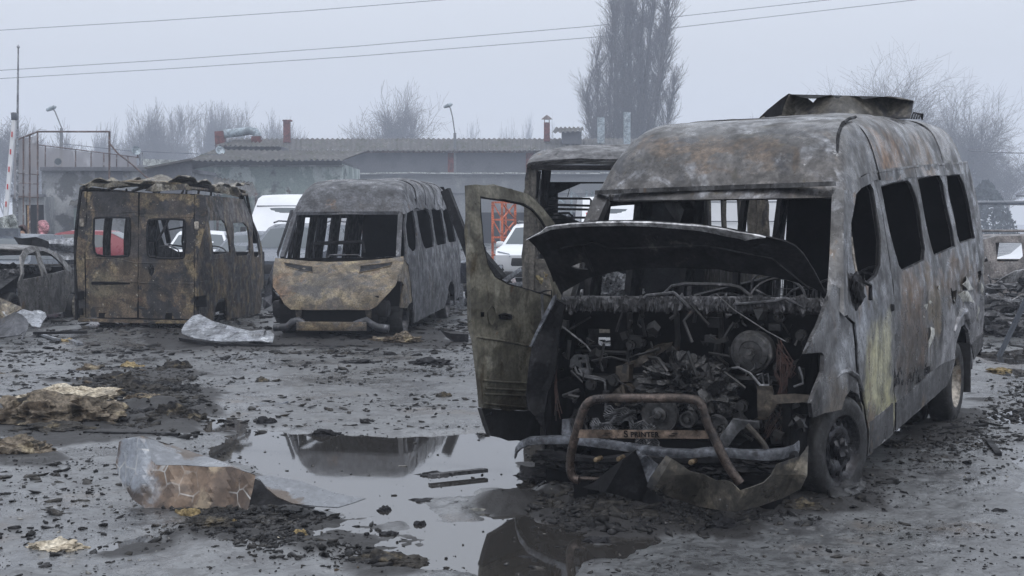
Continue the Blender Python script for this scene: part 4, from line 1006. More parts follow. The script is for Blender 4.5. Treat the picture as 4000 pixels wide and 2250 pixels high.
put_wheel(van, MF.M, van_w(.87, 4.665, .345), .35, .20, .215, yw, [M['tyre'], M['rimpale']], .01, 0, 'deep')
put_wheel(van, MF.M, van_w(.62, 4.665, .345), .35, .20, .215, yw, [M['tyre'], M['rimpale']], .01, 0, 'deep')
put_wheel(van, MF.M, van_w(-.82, 4.665, .345), .35, .24, .215, yw, [M['tyre'], M['rimpale']], .01, 0, 'deep', side=-1)
mb = MB(); P = [MF.I @ van_w(.90, 5.08, z) for z in (.65, .22)]
mb.box((P[0]+P[1])/2, (.22, .02, .44)).build('mud_flap', M['black'], van, 0)
# --- sheet lying folded on the roof: a thing of its own
M['rsheet'] = metal('folded_roof_sheet', (.085, .078, .066), [((.16, .15, .13), 3, .48, .66, (2, 1, .6)), ((.035, .035, .04), 4, .52, .68)], rough=.5, met=.2, bump=.2)
shr = thing('folded_metal_sheet', 'folded brown metal sheet lying across the roof of the largest burnt minibus', 'metal sheet', loc=(2.7, 11.2, 2.7)); SI = Matrix.Translation((-2.7, -11.2, -2.7))
def crease(x): return .28*abs(((x-2740)*.0055) % 2-1)
for nm, pts, Yf in (('front_fold', C4([(562, 172), (640, 130), (700, 105), (712, 60), (733, 26), (810, 48), (850, 56), (880, 80), (905, 52), (990, 33), (1020, 60), (1060, 38), (1150, 45), (1170, 60), (1320, 42), (1400, 50), (1478, 68), (1470, 110), (1455, 170), (1300, 172), (1100, 168), (1050, 170), (850, 172), (700, 175)]), lambda x, y: 11.0+crease(x)+.0022*(450-y)),
                    ('side_fold', C4([(556, 172), (610, 120), (690, 55), (735, 24), (718, 60), (700, 105), (690, 150), (640, 165)]), lambda x, y: 10.9+.004*(3080-x)*.5)):
    o = psheet(nm, pts, Yf, M['rsheet'] if nm == 'front_fold' else M['char'], None, .018, .012, 12); o.parent = shr; o.matrix_parent_inverse = SI
P = [at(x, y, Y) for x, y, Y in [(3076, 368, 11.1), (3255, 372, 11.2), (3465, 378, 11.2), (3568, 395, 11.2), (3560, 400, 12.6), (3450, 392, 12.8), (3280, 388, 12.8), (3120, 384, 12.7)]]
o = MB().add(P, [(0, 1, 6, 7), (1, 2, 5, 6), (2, 3, 4, 5)]).build('top_fold', M['rsheet'], shr, 0); o.matrix_parent_inverse = SI
mb = MB()
for k in range(4): mb.tube([at(3560+10*k, 462, 11.5), at(3568+9*k, 440+3*k, 11.6), at(3596+3*k, 446, 11.6), at(3602, 466, 11.7)], .008, 5)
tag(mb.build('twisted_rod', M['char']), 'short twisted black rods at the rear end of the roof of the largest minibus', 'rod')
# ------------------------------------------------------------ helpers for sheets cut in the photo's outline but bent in real depth
# ------------------------------------------------------------ middle minibus, front towards us
M['van2'] = metal('burnt_van_skin_cold', (.055, .058, .068), [((.025, .026, .032), 2.0, .46, .62, (1.2, 1.2, .4), 1.0), ((.18, .185, .20), 3.5, .56, .72, (3, 3, .35)), ((.10, .07, .05), 3, .60, .72, (2, 2, .5)), (SOOT, 4, .64, .74)], rough=.5, bump=.35, met=.1)
M['bonnet2'] = metal('blistered_bonnet', (.15, .115, .07), [((.09, .08, .07), 2.4, .48, .62, (1, 1, 1.5), 1), ((.22, .175, .10), 2.2, .52, .64, (1, 1, 2)), (RUST, 4.5, .56, .68), ((.05, .05, .055), 3.2, .58, .7), ((.34, .33, .31), 21, .60, .70, (1, 1, 1), 2.5)], rough=.5, bump=.5, bscale=22, late=[((0, .3, .98), (.85, 1, .22), (.055, .052, .052), .7, .6), ((0, .2, .60), (.9, 1, .12), (.05, .042, .038), .6, .7), ((-.75, .3, 1.0), (.25, 1, .25), (.16, .09, .045), .6, .7), ((0, .2, .76), (.95, 1, .10), (.22, .18, .11), .7, .7)])
F2 = Frame(-2.71, 19.43, -.17, radians(7.4), 0, .004)
v2 = thing('burnt_minibus', 'burnt out high roof minibus in the middle facing the viewer with its blistered bonnet shut', 'minibus', M=F2.M)
def m2(u, w): return (MW(u, w)+.03*fb(u, w, 7, 1.7)*min(1, w)+.006*fb(u, w, 3, 9), u, w)
DZ = .2
panel('side_body', P_body, WU, m2, M['van2'], v2, .11, .03)
panel('front_door', P_door, [W_door], lambda u, w: (m2(u, w)[0]+.004, u, w), M['van2'], v2, .1, .03)
f2f = lambda pts: F2.side(C2(pts), MW)
panel('front_fender', f2f([(1188, 800), (1228, 742), (1262, 800), (1290, 900), (1305, 1000), (1300, 1060), (1278, 1052), (1262, 1062), (1245, 1092), (1200, 1090), (1206, 1000), (1218, 925), (1206, 905), (1178, 902)]), [], m2, M['bonnet2'], v2, .07, .02)
rv2 = [(x*1.02, y, z+.02*math.sin(y*9+2*fb(x, y, 0, 1.5))*(1 if y > 2.3 else 0)*(abs(x) > .3)) for x, y, z in rv]
M['roof2'] = metal('burnt_roof_cold', (.070, .073, .083), [((.035, .036, .042), 1.9, .44, .64), ((.17, .175, .19), 3, .54, .7), ((.11, .075, .055), 2.4, .58, .7), (SOOT, 9, .67, .73)], rough=.45, met=.15)
shell('roof', rv2, rf, M['roof2'], v2)
for u_, r_ in ((2.3, .010), (3.1, .006), (3.9, .006), (4.7, .006)):
    pts = []; g = gut(u_); h = prof(u_)-g; hw = MW(2.2, g)+.02
    for q in range(0, 181, 5):
        a = radians(q); pts.append((hw*(1 if cos(a) > 0 else -1)*abs(cos(a))**.36, u_+.03, g+(h+.012)*abs(sin(a))**.45))
    MB().tube(pts, r_, 6).build('roof_seam', M['char'], v2)
mb = MB()
for x0 in (-.80, ): mb.beam((-.82, 1.30, 2.04), (.82, 1.30, 2.04), .06, .05)
mb.build('windscreen_header', M['van2'], v2)
for s in (-1, 1):
    MB().beam((s*.83, 1.33, 2.04), (s*.90, .82, 1.36), .07, .07).build('windscreen_pillar', M['van2'], v2)
f2far = lambda pts: F2.side(C2(pts), MW, -1)
fh = []
for a, b in ((452, 478), (512, 566), (600, 620), (672, 716), (772, 826)):
    h = f2far([(a, 500), (b, 500)]); u0, u1 = max(1.45, h[0][0]), min(5.6, h[1][0])
    if u1 > u0+.05: fh.append([(u0, .6 if u0 < 2.2 else 1.15), (u1, .6 if u0 < 2.2 else 1.15), (u1, 1.98), (u0, 1.98)])
panel('far_side_body', far_out, fh, mfar, [M['char']], v2, .16, .05)
MB().add([(-.97, 5.87, .42), (.97, 5.87, .42), (.86, 5.84, 2.14), (-.86, 5.84, 2.14), (.7, 5.8, 2.56), (-.7, 5.8, 2.56)], [(0, 1, 2, 3), (3, 2, 4, 5)]).build('rear_doors', M['void'], v2, 0)
MB().box((0, 3.5, .5), (1.9, 4.7, .06)).box((0, 3.2, .36), (1.4, 5, .16)).build('cabin_floor', M['void'], v2, 0)
def hu(w): return .02+.78*max(0, (w-.62)/.75)**1.7
def onhood(x, y):
    u = .3
    for k in range(8): p = F2.hit(x, y, 1, u); u = .5*u+.5*(hu(p.z)+.22*(p.x/.8)**2*max(0, 1-p.z/1.3))
    return F2.hit(x, y, 1, u+.012*fb(p.x, p.z, 0, 5)+.01*fb(p.x, p.z, 3, 2))
hb = C2([(318, 742), (420, 752), (560, 765), (700, 770), (850, 766), (1000, 756), (1120, 746), (1226, 730), (1226, 775), (1195, 860), (1170, 930), (1100, 1010), (1030, 1085), (980, 1108), (820, 1106), (600, 1108), (430, 1104), (385, 1068), (350, 1010), (302, 945), (300, 860), (306, 790)])
vents = [C2([(380, 770), (450, 780), (582, 800), (584, 838), (500, 828), (398, 800)]), C2([(922, 795), (1000, 786), (1148, 768), (1135, 792), (1040, 818), (915, 842)])]
bon2 = panel('bonnet', [(x/1000, y/1000) for x, y in hb], [], lambda x, y: onhood(x*1000, y*1000), M['bonnet2'], v2, .035, .02, 40)
for vt in vents:
    panel('bonnet_vent', [(x/1000, y/1000) for x, y in vt], [], lambda x, y: onhood(x*1000, y*1000)+Vector((0, -.012, 0)), M['char'], bon2, .02, .01, 20)
    MB().tube([onhood(x, y)+Vector((0, -.022, 0)) for x, y in vt], .009, 5, closed=True).build('vent_rim', M['bonnet2'], bon2)
MB().add([(-.93, .80, .3), (.93, .80, .3), (.93, .80, 1.36), (-.93, .80, 1.36)], [(0, 1, 2, 3)]).box((0, .45, .62), (1.5, .6, .4)).box((0, .5, .38), (1.2, .5, .2)).build('firewall', M['void'], v2, 0)
mb = MB(); P = [F2.hit(x, y, 1, .02) for x, y in C2([(308, 1232), (400, 1226), (440, 1192), (480, 1180), (530, 1206), (580, 1215), (860, 1215), (910, 1196), (960, 1180), (1000, 1206), (1040, 1230), (1122, 1238)])]
mb.tube(P, [.055, .055, .06, .055, .05, .045, .045, .05, .055, .05, .06, .06], 10)
bm2 = mb.build('bumper_beam', M['van2'], v2)
q_ = F2.hit(*C2([(715, 1222)])[0], 1, -.05); MB().box(q_, (1.05, .03, .13), bev=.01).build('bumper_plate', M['bonnet2'], bm2)
for s in (-1, 1): MB().box((s*.70, .30, .62), (.34, .30, .26), bev=.05).build('lamp_cavity', M['char'], v2)
for a, b in ((455, 503), (950, 998)):
    P = [F2.hit(x, y, 1, .12) for x, y in C2([(a, 1105), (b, 1105), (b-2, 1165), (a+15, 1170)])]; MB().add(P+[p+Vector((0, .05, 0)) for p in P], [(3, 2, 1, 0), (4, 5, 6, 7), (0, 1, 5, 4), (1, 2, 6, 5), (2, 3, 7, 6), (3, 0, 4, 7)]).build('bumper_bracket', M['warm'], v2, 0)
for (x, y), r in (((720, 1110), .09), ((850, 1160), .06)):
    MB().lathe([(.001, -.02), (r*.7, -.02), (r*.8, -.03), (r, -.03), (r, .05)], F2.hit(*C2([(x, y)])[0], 1, .2), 'Y', 24).build('belt_pulley', M['boost'], v2)
psheet('crushed_fender', C2([(305, 785), (270, 880), (245, 960), (232, 1080), (245, 1100), (290, 1075), (300, 1000), (292, 900)]), lambda x, y: 19.9+.1*math.sin(x*.1), M['van2'], v2, .03, .02, 30, F2.I)
psheet('crushed_fender', C2([(292, 960), (350, 1020), (385, 1075), (400, 1190), (330, 1200), (300, 1110)]), lambda x, y: 19.95, M['char'], v2, .03, .02, 30, F2.I)
psheet('door_frame_edge', C2([(425, 400), (445, 398), (440, 430), (395, 560), (345, 700), (338, 740), (328, 700), (385, 530)]), lambda x, y: 20.5, M['van2'], v2, .03, .03, 30, F2.I)
for v_, u_, s_ in ((.86, 1.0, 1), (-.84, 1.0, -1), (.86, 4.665, 1), (-.84, 4.665, -1)):
    q = Vector((F2.M.translation.x, F2.M.translation.y, 0))+Matrix.Rotation(-radians(7.4), 3, 'Z') @ Vector((v_, u_, 0)); q.z = .27
    put_wheel(v2, F2.M, q, .28, .2, .21, -radians(7.4), [M['tyre'], M['rimdark']], .02, 0, 'deep', side=s_)
for x_, y_ in ((.45, 1.9), (-.4, 2.0), (.6, 2.9), (.1, 2.9), (.6, 3.7), (.1, 3.7), (.6, 4.5)): seat(x_, y_, .42, v2)
MB().tube([F2.hit(x, y, 1, 1.1) for x, y in C2([(665, 752), (710, 718), (900, 718), (945, 750)])], .014, 6).build('dashboard_frame', M['wire'], v2)
MB().tube([F2.hit(x, y, 1, 1.4) for x, y in C2([(590, 700), (592, 640), (700, 632), (940, 625), (945, 700)])], .03, 6).build('seat_rail', M['char'], v2)
# ------------------------------------------------------------ left van, rear towards us
tag(lump('foil_heap', at(2390, 1170, 17)[:], (.34, .25, .30), metal('crumpled_foil', (.45, .46, .48), [((.2, .2, .21), 9, .5, .6), (SOOT, 6, .6, .68)], rough=.35, met=.4, bump=.8), 3, .5, 5, 3, None, 15, 1), 'white crumpled foil heap seen below the raised bonnet inside the wrecks', 'debris')
M['van1'] = metal('rusted_van_skin', (.105, .078, .052), [((.028, .027, .03), 1.6, .44, .60, (1, 1, .8), 1.0), ((.20, .155, .09), 2.6, .50, .64, (1, 1, .7)), ((.022, .022, .027), 3.0, .52, .64), ((.09, .05, .028), 4.2, .60, .72), ((.36, .34, .28), 20, .63, .68)], rough=.6, bump=.5, bscale=20, late=[((.1, 0, 1.35), (1.0, 4, .35), (.030, .030, .036), .5, .75), ((.5, 0, 1.9), (.5, 4, .2), (.025, .025, .03), .5, .7), ((-.5, 0, .75), (.4, 4, .25), (.14, .12, .08), .5, .7), ((1.0, 3, 1.9), (.3, 2, .4), (.13, .12, .12), .6, .6)], streak=.25)
F1 = Frame(-6.05, 21.37, 0, radians(3.8))
v1 = thing('burnt_van', 'rusty burnt out panel van at left seen from behind with its rear doors shut', 'van', M=F1.M)
def W1(u, w):
    W = 1.0 if w < 1.5 else 1.0-.13*(w-1.5)/.9
    if u > 3.6: W -= .10*(u-3.6)**2
    return W
r1 = lambda pts, u=0: [(q.x, q.z) for q in (F1.hit(x, y, 1, u) for x, y in C1(pts))]
def rear(x, z): return (x, .06*(x/1.0)**2+.05*max(0, z-1.5)+.012*fb(x, z, 0, 4), z)
panel('rear_frame', r1([(440, 545), (480, 510), (600, 520), (720, 530), (850, 520), (1000, 530), (1046, 562), (1120, 575), (1105, 900), (1115, 1100), (1100, 1235), (1012, 1268), (700, 1270), (430, 1255), (415, 1100), (405, 900), (425, 650)]), [], lambda x, z: (x, .08+.06*(x/1.0)**2+.05*max(0, z-1.5)+.01*fb(x, z, 0, 5), z), M['van1'], v1, .12, .03) if False else None
wl = r1(smooth_poly([(503, 700), (510, 690), (695, 688), (705, 700), (700, 888), (690, 900), (530, 898), (503, 870)]))
wr = r1(smooth_poly([(795, 715), (805, 698), (985, 698), (996, 715), (993, 895), (980, 912), (812, 905), (794, 885)]))
dl_ = panel('rear_door', r1([(462, 548), (745, 556), (743, 1230), (460, 1228), (455, 900)]), [wl], rear, M['van1'], v1, .1, .03)
dr_ = panel('rear_door', r1([(750, 556), (1041, 566), (1042, 700), (1043, 1238), (748, 1232)]), [wr, r1([(800, 960), (815, 942), (832, 955), (832, 985), (816, 1010), (803, 990)])], rear, M['van1'], v1, .1, .03)
for pts, pr in (([(465, 655), (743, 660)], dl_), ([(465, 672), (743, 680)], dl_), ([(752, 662), (1040, 662)], dr_), ([(752, 682), (1040, 686)], dr_), ([(462, 912), (600, 905), (740, 935)], dl_), ([(752, 935), (1040, 925)], dr_), ([(470, 1035), (740, 1038)], dl_), ([(752, 1040), (1040, 1045)], dr_), ([(470, 1168), (740, 1175)], dl_), ([(752, 1175), (1040, 1180)], dr_)):
    MB().tube([Vector(rear(*q))+Vector((0, -.02, 0)) for q in r1(pts)], .009, 5).build('door_crease', M['van1'], pr)
for dp_, pr in (([(462, 548), (745, 556), (743, 1230), (460, 1228), (455, 900)], dl_), ([(750, 556), (1041, 566), (1042, 700), (1043, 1238), (748, 1232)], dr_)):
    MB().tube([Vector(rear(*q))+Vector((0, -.012, 0)) for q in r1(dp_)], .011, 5, closed=True).build('door_gap', M['void'], pr)
for wd_, pr in ((wl, dl_), (wr, dr_)):
    MB().tube([Vector(rear(*q))+Vector((0, -.014, 0)) for q in wd_], .018, 6, closed=True).build('window_rubber', M['char'], pr)
MB().box(Vector(rear(*r1([(605, 1043)])[0]))+Vector((0, -.02, 0)), (.68, .02, .05), bev=.008).build('number_plate_recess', M['void'], dl_)
for a in ((437, 718), (1056, 733)): MB().box(Vector(rear(*r1([a])[0]))+Vector((0, -.03, 0)), (.075, .04, .13), bev=.015).build('door_hinge', M['rimpale'], v1)
for pts in ([(440, 548), (460, 548), (455, 900), (458, 1255), (430, 1255), (415, 1100), (405, 900), (425, 650)], [(1044, 562), (1100, 572), (1108, 700), (1060, 900), (1062, 1100), (1085, 1235), (1046, 1262)]):
    panel('corner_pillar', r1(pts), [], lambda x, z: (x, .03+rear(x, z)[1]*.5, z), M['van1'], v1, .1, .04)
for pts in ([(418, 1090), (452, 1085), (455, 1130), (420, 1135)], [(420, 1180), (448, 1178), (450, 1215), (424, 1215)], [(1050, 1115), (1110, 1110), (1115, 1170), (1055, 1175)]):
    panel('lamp_cavity', r1(pts), [], lambda x, z: (x, -.03+rear(x, z)[1]*.5, z), M['void'], v1, .1, .02)
mb = MB(); P = [Vector(rear(*q))+Vector((0, -.05, 0)) for q in r1([(430, 1238), (600, 1245), (750, 1248), (900, 1250), (1045, 1252)])]
for a, b in zip(P, P[1:]): mb.beam(a, b, .10, .05)
mb.build('rear_bumper', M['van1'], v1)
s1 = lambda pts, c=C1: F1.side(c(pts), W1)
def m1(u, w): return (W1(u, w)+.015*fb(u, w, 7, 2), u, w)
so = s1([(1046, 562), (1110, 570), (1170, 577), (1240, 583), (1308, 592), (1330, 640)])+s1([(140, 440), (190, 560), (225, 700), (243, 830), (262, 870), (250, 905), (236, 915), (216, 990), (203, 1150)], C2)+s1([(1245, 1232), (1224, 1255), (1220, 1150), (1205, 1122), (1178, 1132), (1157, 1180), (1148, 1262), (1050, 1265), (1046, 900)])
so = [(max(0.02, u), w) for u, w in so]
sw = [s1([(1120, 706), (1195, 704), (1214, 722), (1238, 878), (1148, 892), (1132, 800)]), s1([(1252, 720), (1308, 716), (1330, 742), (1343, 878), (1334, 893), (1272, 898), (1257, 830)]), s1([(150, 470), (170, 520), (205, 715), (192, 733), (165, 728), (150, 600)], C2)]
panel('side_body', so, sw, m1, M['van1'], v1, .1, .03)
for pts in ([(1205, 580), (1230, 700), (1245, 900), (1250, 1100), (1240, 1228)], [(1310, 595), (1345, 720), (1362, 900), (1365, 1100), (1360, 1195)], [(1210, 580), (1237, 690), (1252, 900), (1257, 1100), (1247, 1228)]):
    MB().tube([m1(*q) for q in s1(pts)], .010, 5).build('panel_seam', M['void'], v1)
for pts in ([(1050, 660), (1200, 665), (1330, 670)], [(1135, 915), (1250, 900)], [(1060, 1040), (1200, 1020), (1360, 1005)], [(1250, 1155), (1360, 1140)]):
    MB().tube([Vector(m1(*q))+Vector((.01, 0, 0)) for q in s1(pts)], .012, 5).build('side_crease', M['van1'], v1)
so2 = [(u, w) for u, w in so]
fo = [(.05, .15), (.05, 2.28), (3.6, 2.22), (4.3, 1.3), (5.0, 1.1), (5.1, .3)]
fho = [[(.5, 1.15), (1.3, 1.15), (1.3, 1.9), (.5, 1.9)], [(1.6, 1.15), (2.3, 1.15), (2.3, 1.9), (1.6, 1.9)], [(2.7, 1.1), (3.6, 1.1), (3.5, 1.9), (2.7, 1.9)]]
panel('far_side_body', fo, fho, lambda u, w: (-W1(u, w), u, w), M['char'], v1, .2, .03)
# roof frame with buckled skin
mb = MB()
for y in (.1, 1.2, 2.4, 3.5): mb.tube([(-.88, y, 2.28), (-.7, y, 2.34), (0, y, 2.38), (.7, y, 2.34), (.88, y, 2.28)], .03, 6)
for x in (-.87, .87): mb.tube([(x, .05, 2.28), (x, 3.6, 2.24), (x*.98, 4.3, 1.35)], .03, 6)
mb.build('roof_frame', M['van1'], v1)
V_, F_ = tri2d([(-.9, .02), (.9, .02), (.9, 3.7), (-.9, 3.7)], [[(-.6, 1.5), (.5, 1.3), (.6, 2.5), (-.5, 2.6)]], .09)
M['roof1'] = metal('buckled_roof_skin', (.20, .18, .14), [((.34, .32, .28), 3, .5, .66), ((.06, .055, .05), 4, .5, .66), (RUST, 5, .6, .72)], rough=.55, met=.1)
shell('roof_skin', [(x+.03*fb(x, y, 5, 3), y, 2.36+.16*max(-.25, fb(x, y, 2, 1.9))+.05*abs(math.sin(x*4+y*2))) for x, y in V_], F_, M['roof1'], v1, .015, 30)
psheet('roof_skin', C1([(470, 520), (490, 500), (560, 508), (600, 500), (640, 492), (700, 518), (640, 522), (560, 530), (500, 520), (475, 535)]), lambda x, y: 21.3+.1*math.sin(x*.05), M['roof1'], v1, .02, .01, 20, F1.I)
psheet('roof_skin', C1([(780, 545), (840, 505), (940, 512), (1010, 506), (1035, 540), (960, 540), (900, 545), (820, 550)]), lambda x, y: 21.3+.1*math.sin(x*.05), M['roof1'], v1, .02, .01, 20, F1.I)
psheet('roof_skin', C1([(1080, 540), (1130, 515), (1180, 510), (1230, 530), (1240, 570), (1190, 555), (1130, 545)]), lambda x, y: 22.6+.2*math.sin(x*.05), M['roof1'], v1, .02, .01, 20, F1.I)
psheet('roof_skin', C1([(1220, 545), (1240, 528), (1280, 525), (1300, 560), (1290, 582), (1250, 572)]), lambda x, y: 23.3+.2*math.sin(x*.05), M['roof1'], v1, .02, .01, 20, F1.I)
MB().box((0, 2.3, .32), (1.9, 4.4, .08)).box((0, 2, .2), (1.2, 4, .15)).build('cabin_floor', M['void'], v1, 0)
MB().beam((-.85, 4.3, 1.35), (-.75, 3.5, 2.2), .08).beam((.85, 4.3, 1.35), (.80, 3.5, 2.2), .08).box((0, 4.9, .8), (1.6, .5, .7)).build('cab_front', M['char'], v1, 0)
mb = MB(); rr = random.Random(2)
for x in (-.55, -.38, -.20, -.1, .3, .5, .62): mb.tube([(x, 1.0+rr.random(), .35), (x+rr.uniform(-.12, .12), 1.5, 1.4), (x+rr.uniform(-.2, .2), 1.6+rr.random(), 2.3)], .022, 5)
for z in (1.2, 1.45, 1.7): mb.tube([(-.55, 1.4, z), (-.1, 1.3, z+rr.uniform(-.1, .1))], .025, 5).tube([(.1, 1.4, z-.1), (.7, 1.3, z-.1+rr.uniform(-.1, .1))], .015, 5)
mb.build('cargo_frame', M['char'], v1)
seat(-.45, 2.8, .5, v1); seat(.45, 2.7, .5, v1)
for v_, u_, s_ in ((.84, 1.0, 1), (-.84, 1.0, -1), (.84, 4.15, 1), (-.84, 4.15, -1)):
    q = F1.M @ Vector((v_, u_, .25)); put_wheel(v1, F1.M, q, .27, .18, .21, -radians(3.8), [M['tyre'], M['rimdark']], .02, 6 if u_ < 2 else 0, side=s_)
# ------------------------------------------------------------ burnt minibus behind the open door
FB = Frame(1.40, 14.0, 0, radians(2))
v3 = thing('burnt_minibus', 'burnt out minibus shell with crusted roof, right behind the open door of the nearest wreck', 'minibus', M=FB.M)
M['van3'] = metal('streaked_van_skin', (.10, .092, .08), [((.17, .15, .12), 3, .5, .66, (3, 3, .3)), ((.035, .035, .04), 3, .5, .64, (2, 2, .5)), ((.28, .27, .25), 10, .64, .72)], rough=.55, bump=.4)
M['roof3'] = metal('crusted_roof', (.085, .085, .09), [((.2, .15, .10), 3, .55, .68), ((.36, .34, .31), 5, .60, .72, (1, .5, 2)), (SOOT, 5, .56, .68)], rough=.5, bump=.5, met=.1)
b3 = lambda pts, u=0: [(q.x, q.z) for q in (FB.hit(x, y, 1, u) for x, y in pts)]
panel('front_frame', b3(C3([(470, 455), (500, 440), (520, 455)])+[(2990, 655), (3010, 900), (3010, 1300), (2052, 1300), (2040, 1100), (2048, 800)]), [b3(C3([(524, 482), (560, 478)])+[(2915, 668), (2925, 900), (2935, 1240), (2190, 1240), (2180, 1014), (2094, 1012), (2088, 900)])], lambda x, z: (x, .02+.04*x*x+.01*fb(x, z, 0, 4), z), M['van3'], v3, .12, .05)
# roof
z0 = b3([(2500, 652)])[0][1]; z1 = b3([(2500, 566)], .5)[0][1]
rv3 = []; rf3 = []; ny = 26; nx = 28
for i in range(ny+1):
    y = 5.2*i/ny; e = min(1, (y+.03)/.7)**.4
    for k in range(nx+1):
        a = pi*k/nx; x = -1.24*cos(a) if False else 1.24*(1 if cos(a) > 0 else -1)*abs(cos(a))**.4
        z = z0+(z1-z0)*e*abs(sin(a))**.6+.03*fb(x, y, 1, 2); rv3.append((x, y*1.0-.02, z))
for i in range(ny):
    for k in range(nx): rf3.append((i*(nx+1)+k, i*(nx+1)+k+1, (i+1)*(nx+1)+k+1, (i+1)*(nx+1)+k))
shell('roof', rv3, rf3, M['roof3'], v3)
MB().beam((-1.2, -.01, z0), (1.22, -.01, z0-.01), .05, .04).build('gutter_moulding', M['char'], v3)
for s in (-1, 1):
    panel('side_body', [(0, .35), (0, z0), (5.2, z0), (5.2, .35)], [[(.35, 1.3), (1.3, 1.3), (1.3, 2.15), (.35, 2.15)], [(1.5, 1.3), (2.9, 1.3), (2.9, 2.15), (1.5, 2.15)], [(3.1, 1.3), (4.6, 1.3), (4.6, 2.15), (3.1, 2.15)]], lambda u, w, s=s: (s*(1.22-.04*w/2+.01*fb(u, w, 0, 3)), u, w), M['van3'], v3, .15, .05)
rw = [(-1.2, .35), (1.2, .35), (1.2, z0), (-1.2, z0)]
rwh = smooth_poly(b3(C3([(655, 560), (1200, 560), (1200, 790), (655, 790)]), 5.2))
panel('rear_frame', rw, [rwh], lambda x, z: (x, 5.2, z), M['char'], v3, .2, .05)
MB().box((0, 2.6, .55), (2.3, 5, .08)).build('cabin_floor', M['void'], v3, 0)
mb = MB()
for pts in ([(585, 720), (585, 655), (595, 648), (845, 650), (852, 660), (850, 715)], [(590, 685), (845, 692)], [(590, 710), (850, 715)], [(600, 740), (720, 735), (738, 750), (740, 770)], [(520, 700), (600, 760), (960, 765)]): mb.tube([FB.hit(x, y, 1, 1.5) for x, y in C3(pts)], .014, 6)
mb.build('seat_frame', M['wire'], v3)
mb = MB()
for x, y0_, y1_ in ((540, 485, 640), (575, 480, 780), (600, 480, 700)): mb.tube([FB.hit(*C3([(x, y0_)])[0], 1, .5), FB.hit(*C3([(x-12, (y0_+y1_)/2)])[0], 1, .5), FB.hit(*C3([(x-20, y1_)])[0], 1, .6)], .03, 6)
mb.tube([FB.hit(*q, 1, .3) for q in C3([(720, 550), (722, 600), (712, 640)])], .005, 4).build('hanging_trim', M['char'], v3)
M['foam'] = metal('scorched_foam', (.26, .22, .13), [((.12, .09, .05), 5, .48, .62), ((.04, .035, .03), 4, .55, .7), ((.42, .38, .26), 7, .58, .7)], rough=.9, bump=.8, bscale=14, spec=.1)
lump('seat_foam', FB.hit(*C3([(575, 1125)])[0], 1, .10)[:], (.13, .06, .09), M['foam'], 4, .5, 4, parent=v3)
for v_, u_, s_ in ((-1.05, .9, -1), (1.05, .9, 1), (-1.05, 4.3, -1), (1.05, 4.3, 1)): put_wheel(v3, FB.M, FB.M @ Vector((v_, u_, .33)), .34, .22, .21, -radians(2), [M['tyre'], M['rimdark']], .02, 0, side=s_)
# ------------------------------------------------------------ generic closed or burnt car
def carbody(F, name, label, cat, prof, Wf, mat, wins=(), strips=(), wheels=(), burnt=False, group=None, arches=True, rimm='rimdark', skip=(), step=.16):
    root = thing(name, label, cat, M=F.M, group=group)
    P = prof
    if arches:                                  # cut wheel arches into the bottom edge (profile bottom runs from P[-1] to P[0])
        z = P[0][1]; arc = []
        for (y, r) in sorted(wheels, reverse=P[-1][0] > P[0][0]):
            sgn = 1 if P[-1][0] < P[0][0] else -1
            arc += [(y-sgn*(r+.05)*cos(radians(a)), r+(r+.05)*sin(radians(a))*1.0) for a in range(-10, 191, 20) if r+(r+.05)*sin(radians(a)) > z]
        PP = P+arc
    else: PP = P
    for s in (-1, 1):
        panel('side_body', PP, list(wins) if burnt else [], lambda u, w, s=s: (s*Wf(u, w), u, w), mat, root, step, .02, 40)
        if not burnt:
            for wn_ in wins: panel('side_window', wn_, [], lambda u, w, s=s: (s*(Wf(u, w)+.014), u, w), M['glass'], root, step, .006, 40)
    sk = set(skip); V = []; Fc = []; nx = 13
    for (u, w) in P:
        W = Wf(u, w)
        for k in range(nx): t = -1+2*k/(nx-1); V.append((W*t, u+.0*t, w+(.03*(1-t*t) if w > 1.2 else 0)))
    for i in range(len(P)-1):
        if i in sk: continue
        for k in range(nx-1): Fc.append((i*nx+k, i*nx+k+1, (i+1)*nx+k+1, (i+1)*nx+k))
    MB().add(V, Fc).build('body', mat, root, 35)
    for nm, (a, b), inset, mt in strips:
        (u0, w0), (u1, w1) = a, b; n = Vector((0, -(w1-w0), (u1-u0))).normalized()
        if n.z < 0: n = -n
        Wa, Wb = Wf(u0, w0)-inset, Wf(u1, w1)-inset; V = []; Fc = []
        for j in range(5):
            t = j/4; u = u0+(u1-u0)*t; w = w0+(w1-w0)*t; W = Wa+(Wb-Wa)*t
            for k in range(nx): q = -1+2*k/(nx-1); V.append(Vector((W*q, u, w+(.03*(1-q*q) if w > 1.2 else .0)))+n*.012)
        for j in range(4):
            for k in range(nx-1): Fc.append((j*nx+k, j*nx+k+1, (j+1)*nx+k+1, (j+1)*nx+k))
        MB().add(V, Fc).build(nm, mt, root, 40)
    for (y, r) in wheels:
        for s in (-1, 1):
            W = Wf(y, r); p = F.M @ Vector((s*(W-.10), y, r)); e = F.M.to_euler()
            put_wheel(root, F.M, p, r, .2, r*.66, e.z, [M['tyre'], M[rimm]], .01 if not burnt else .05, 0, 'deep', side=s)
    return root
# ------------------------------------------------------------ other vehicles
def sedW(u, w): return (.87 if w < .9 else .87-.26*(w-.9)/.55)-.02*abs(u-2.3)**2*.5
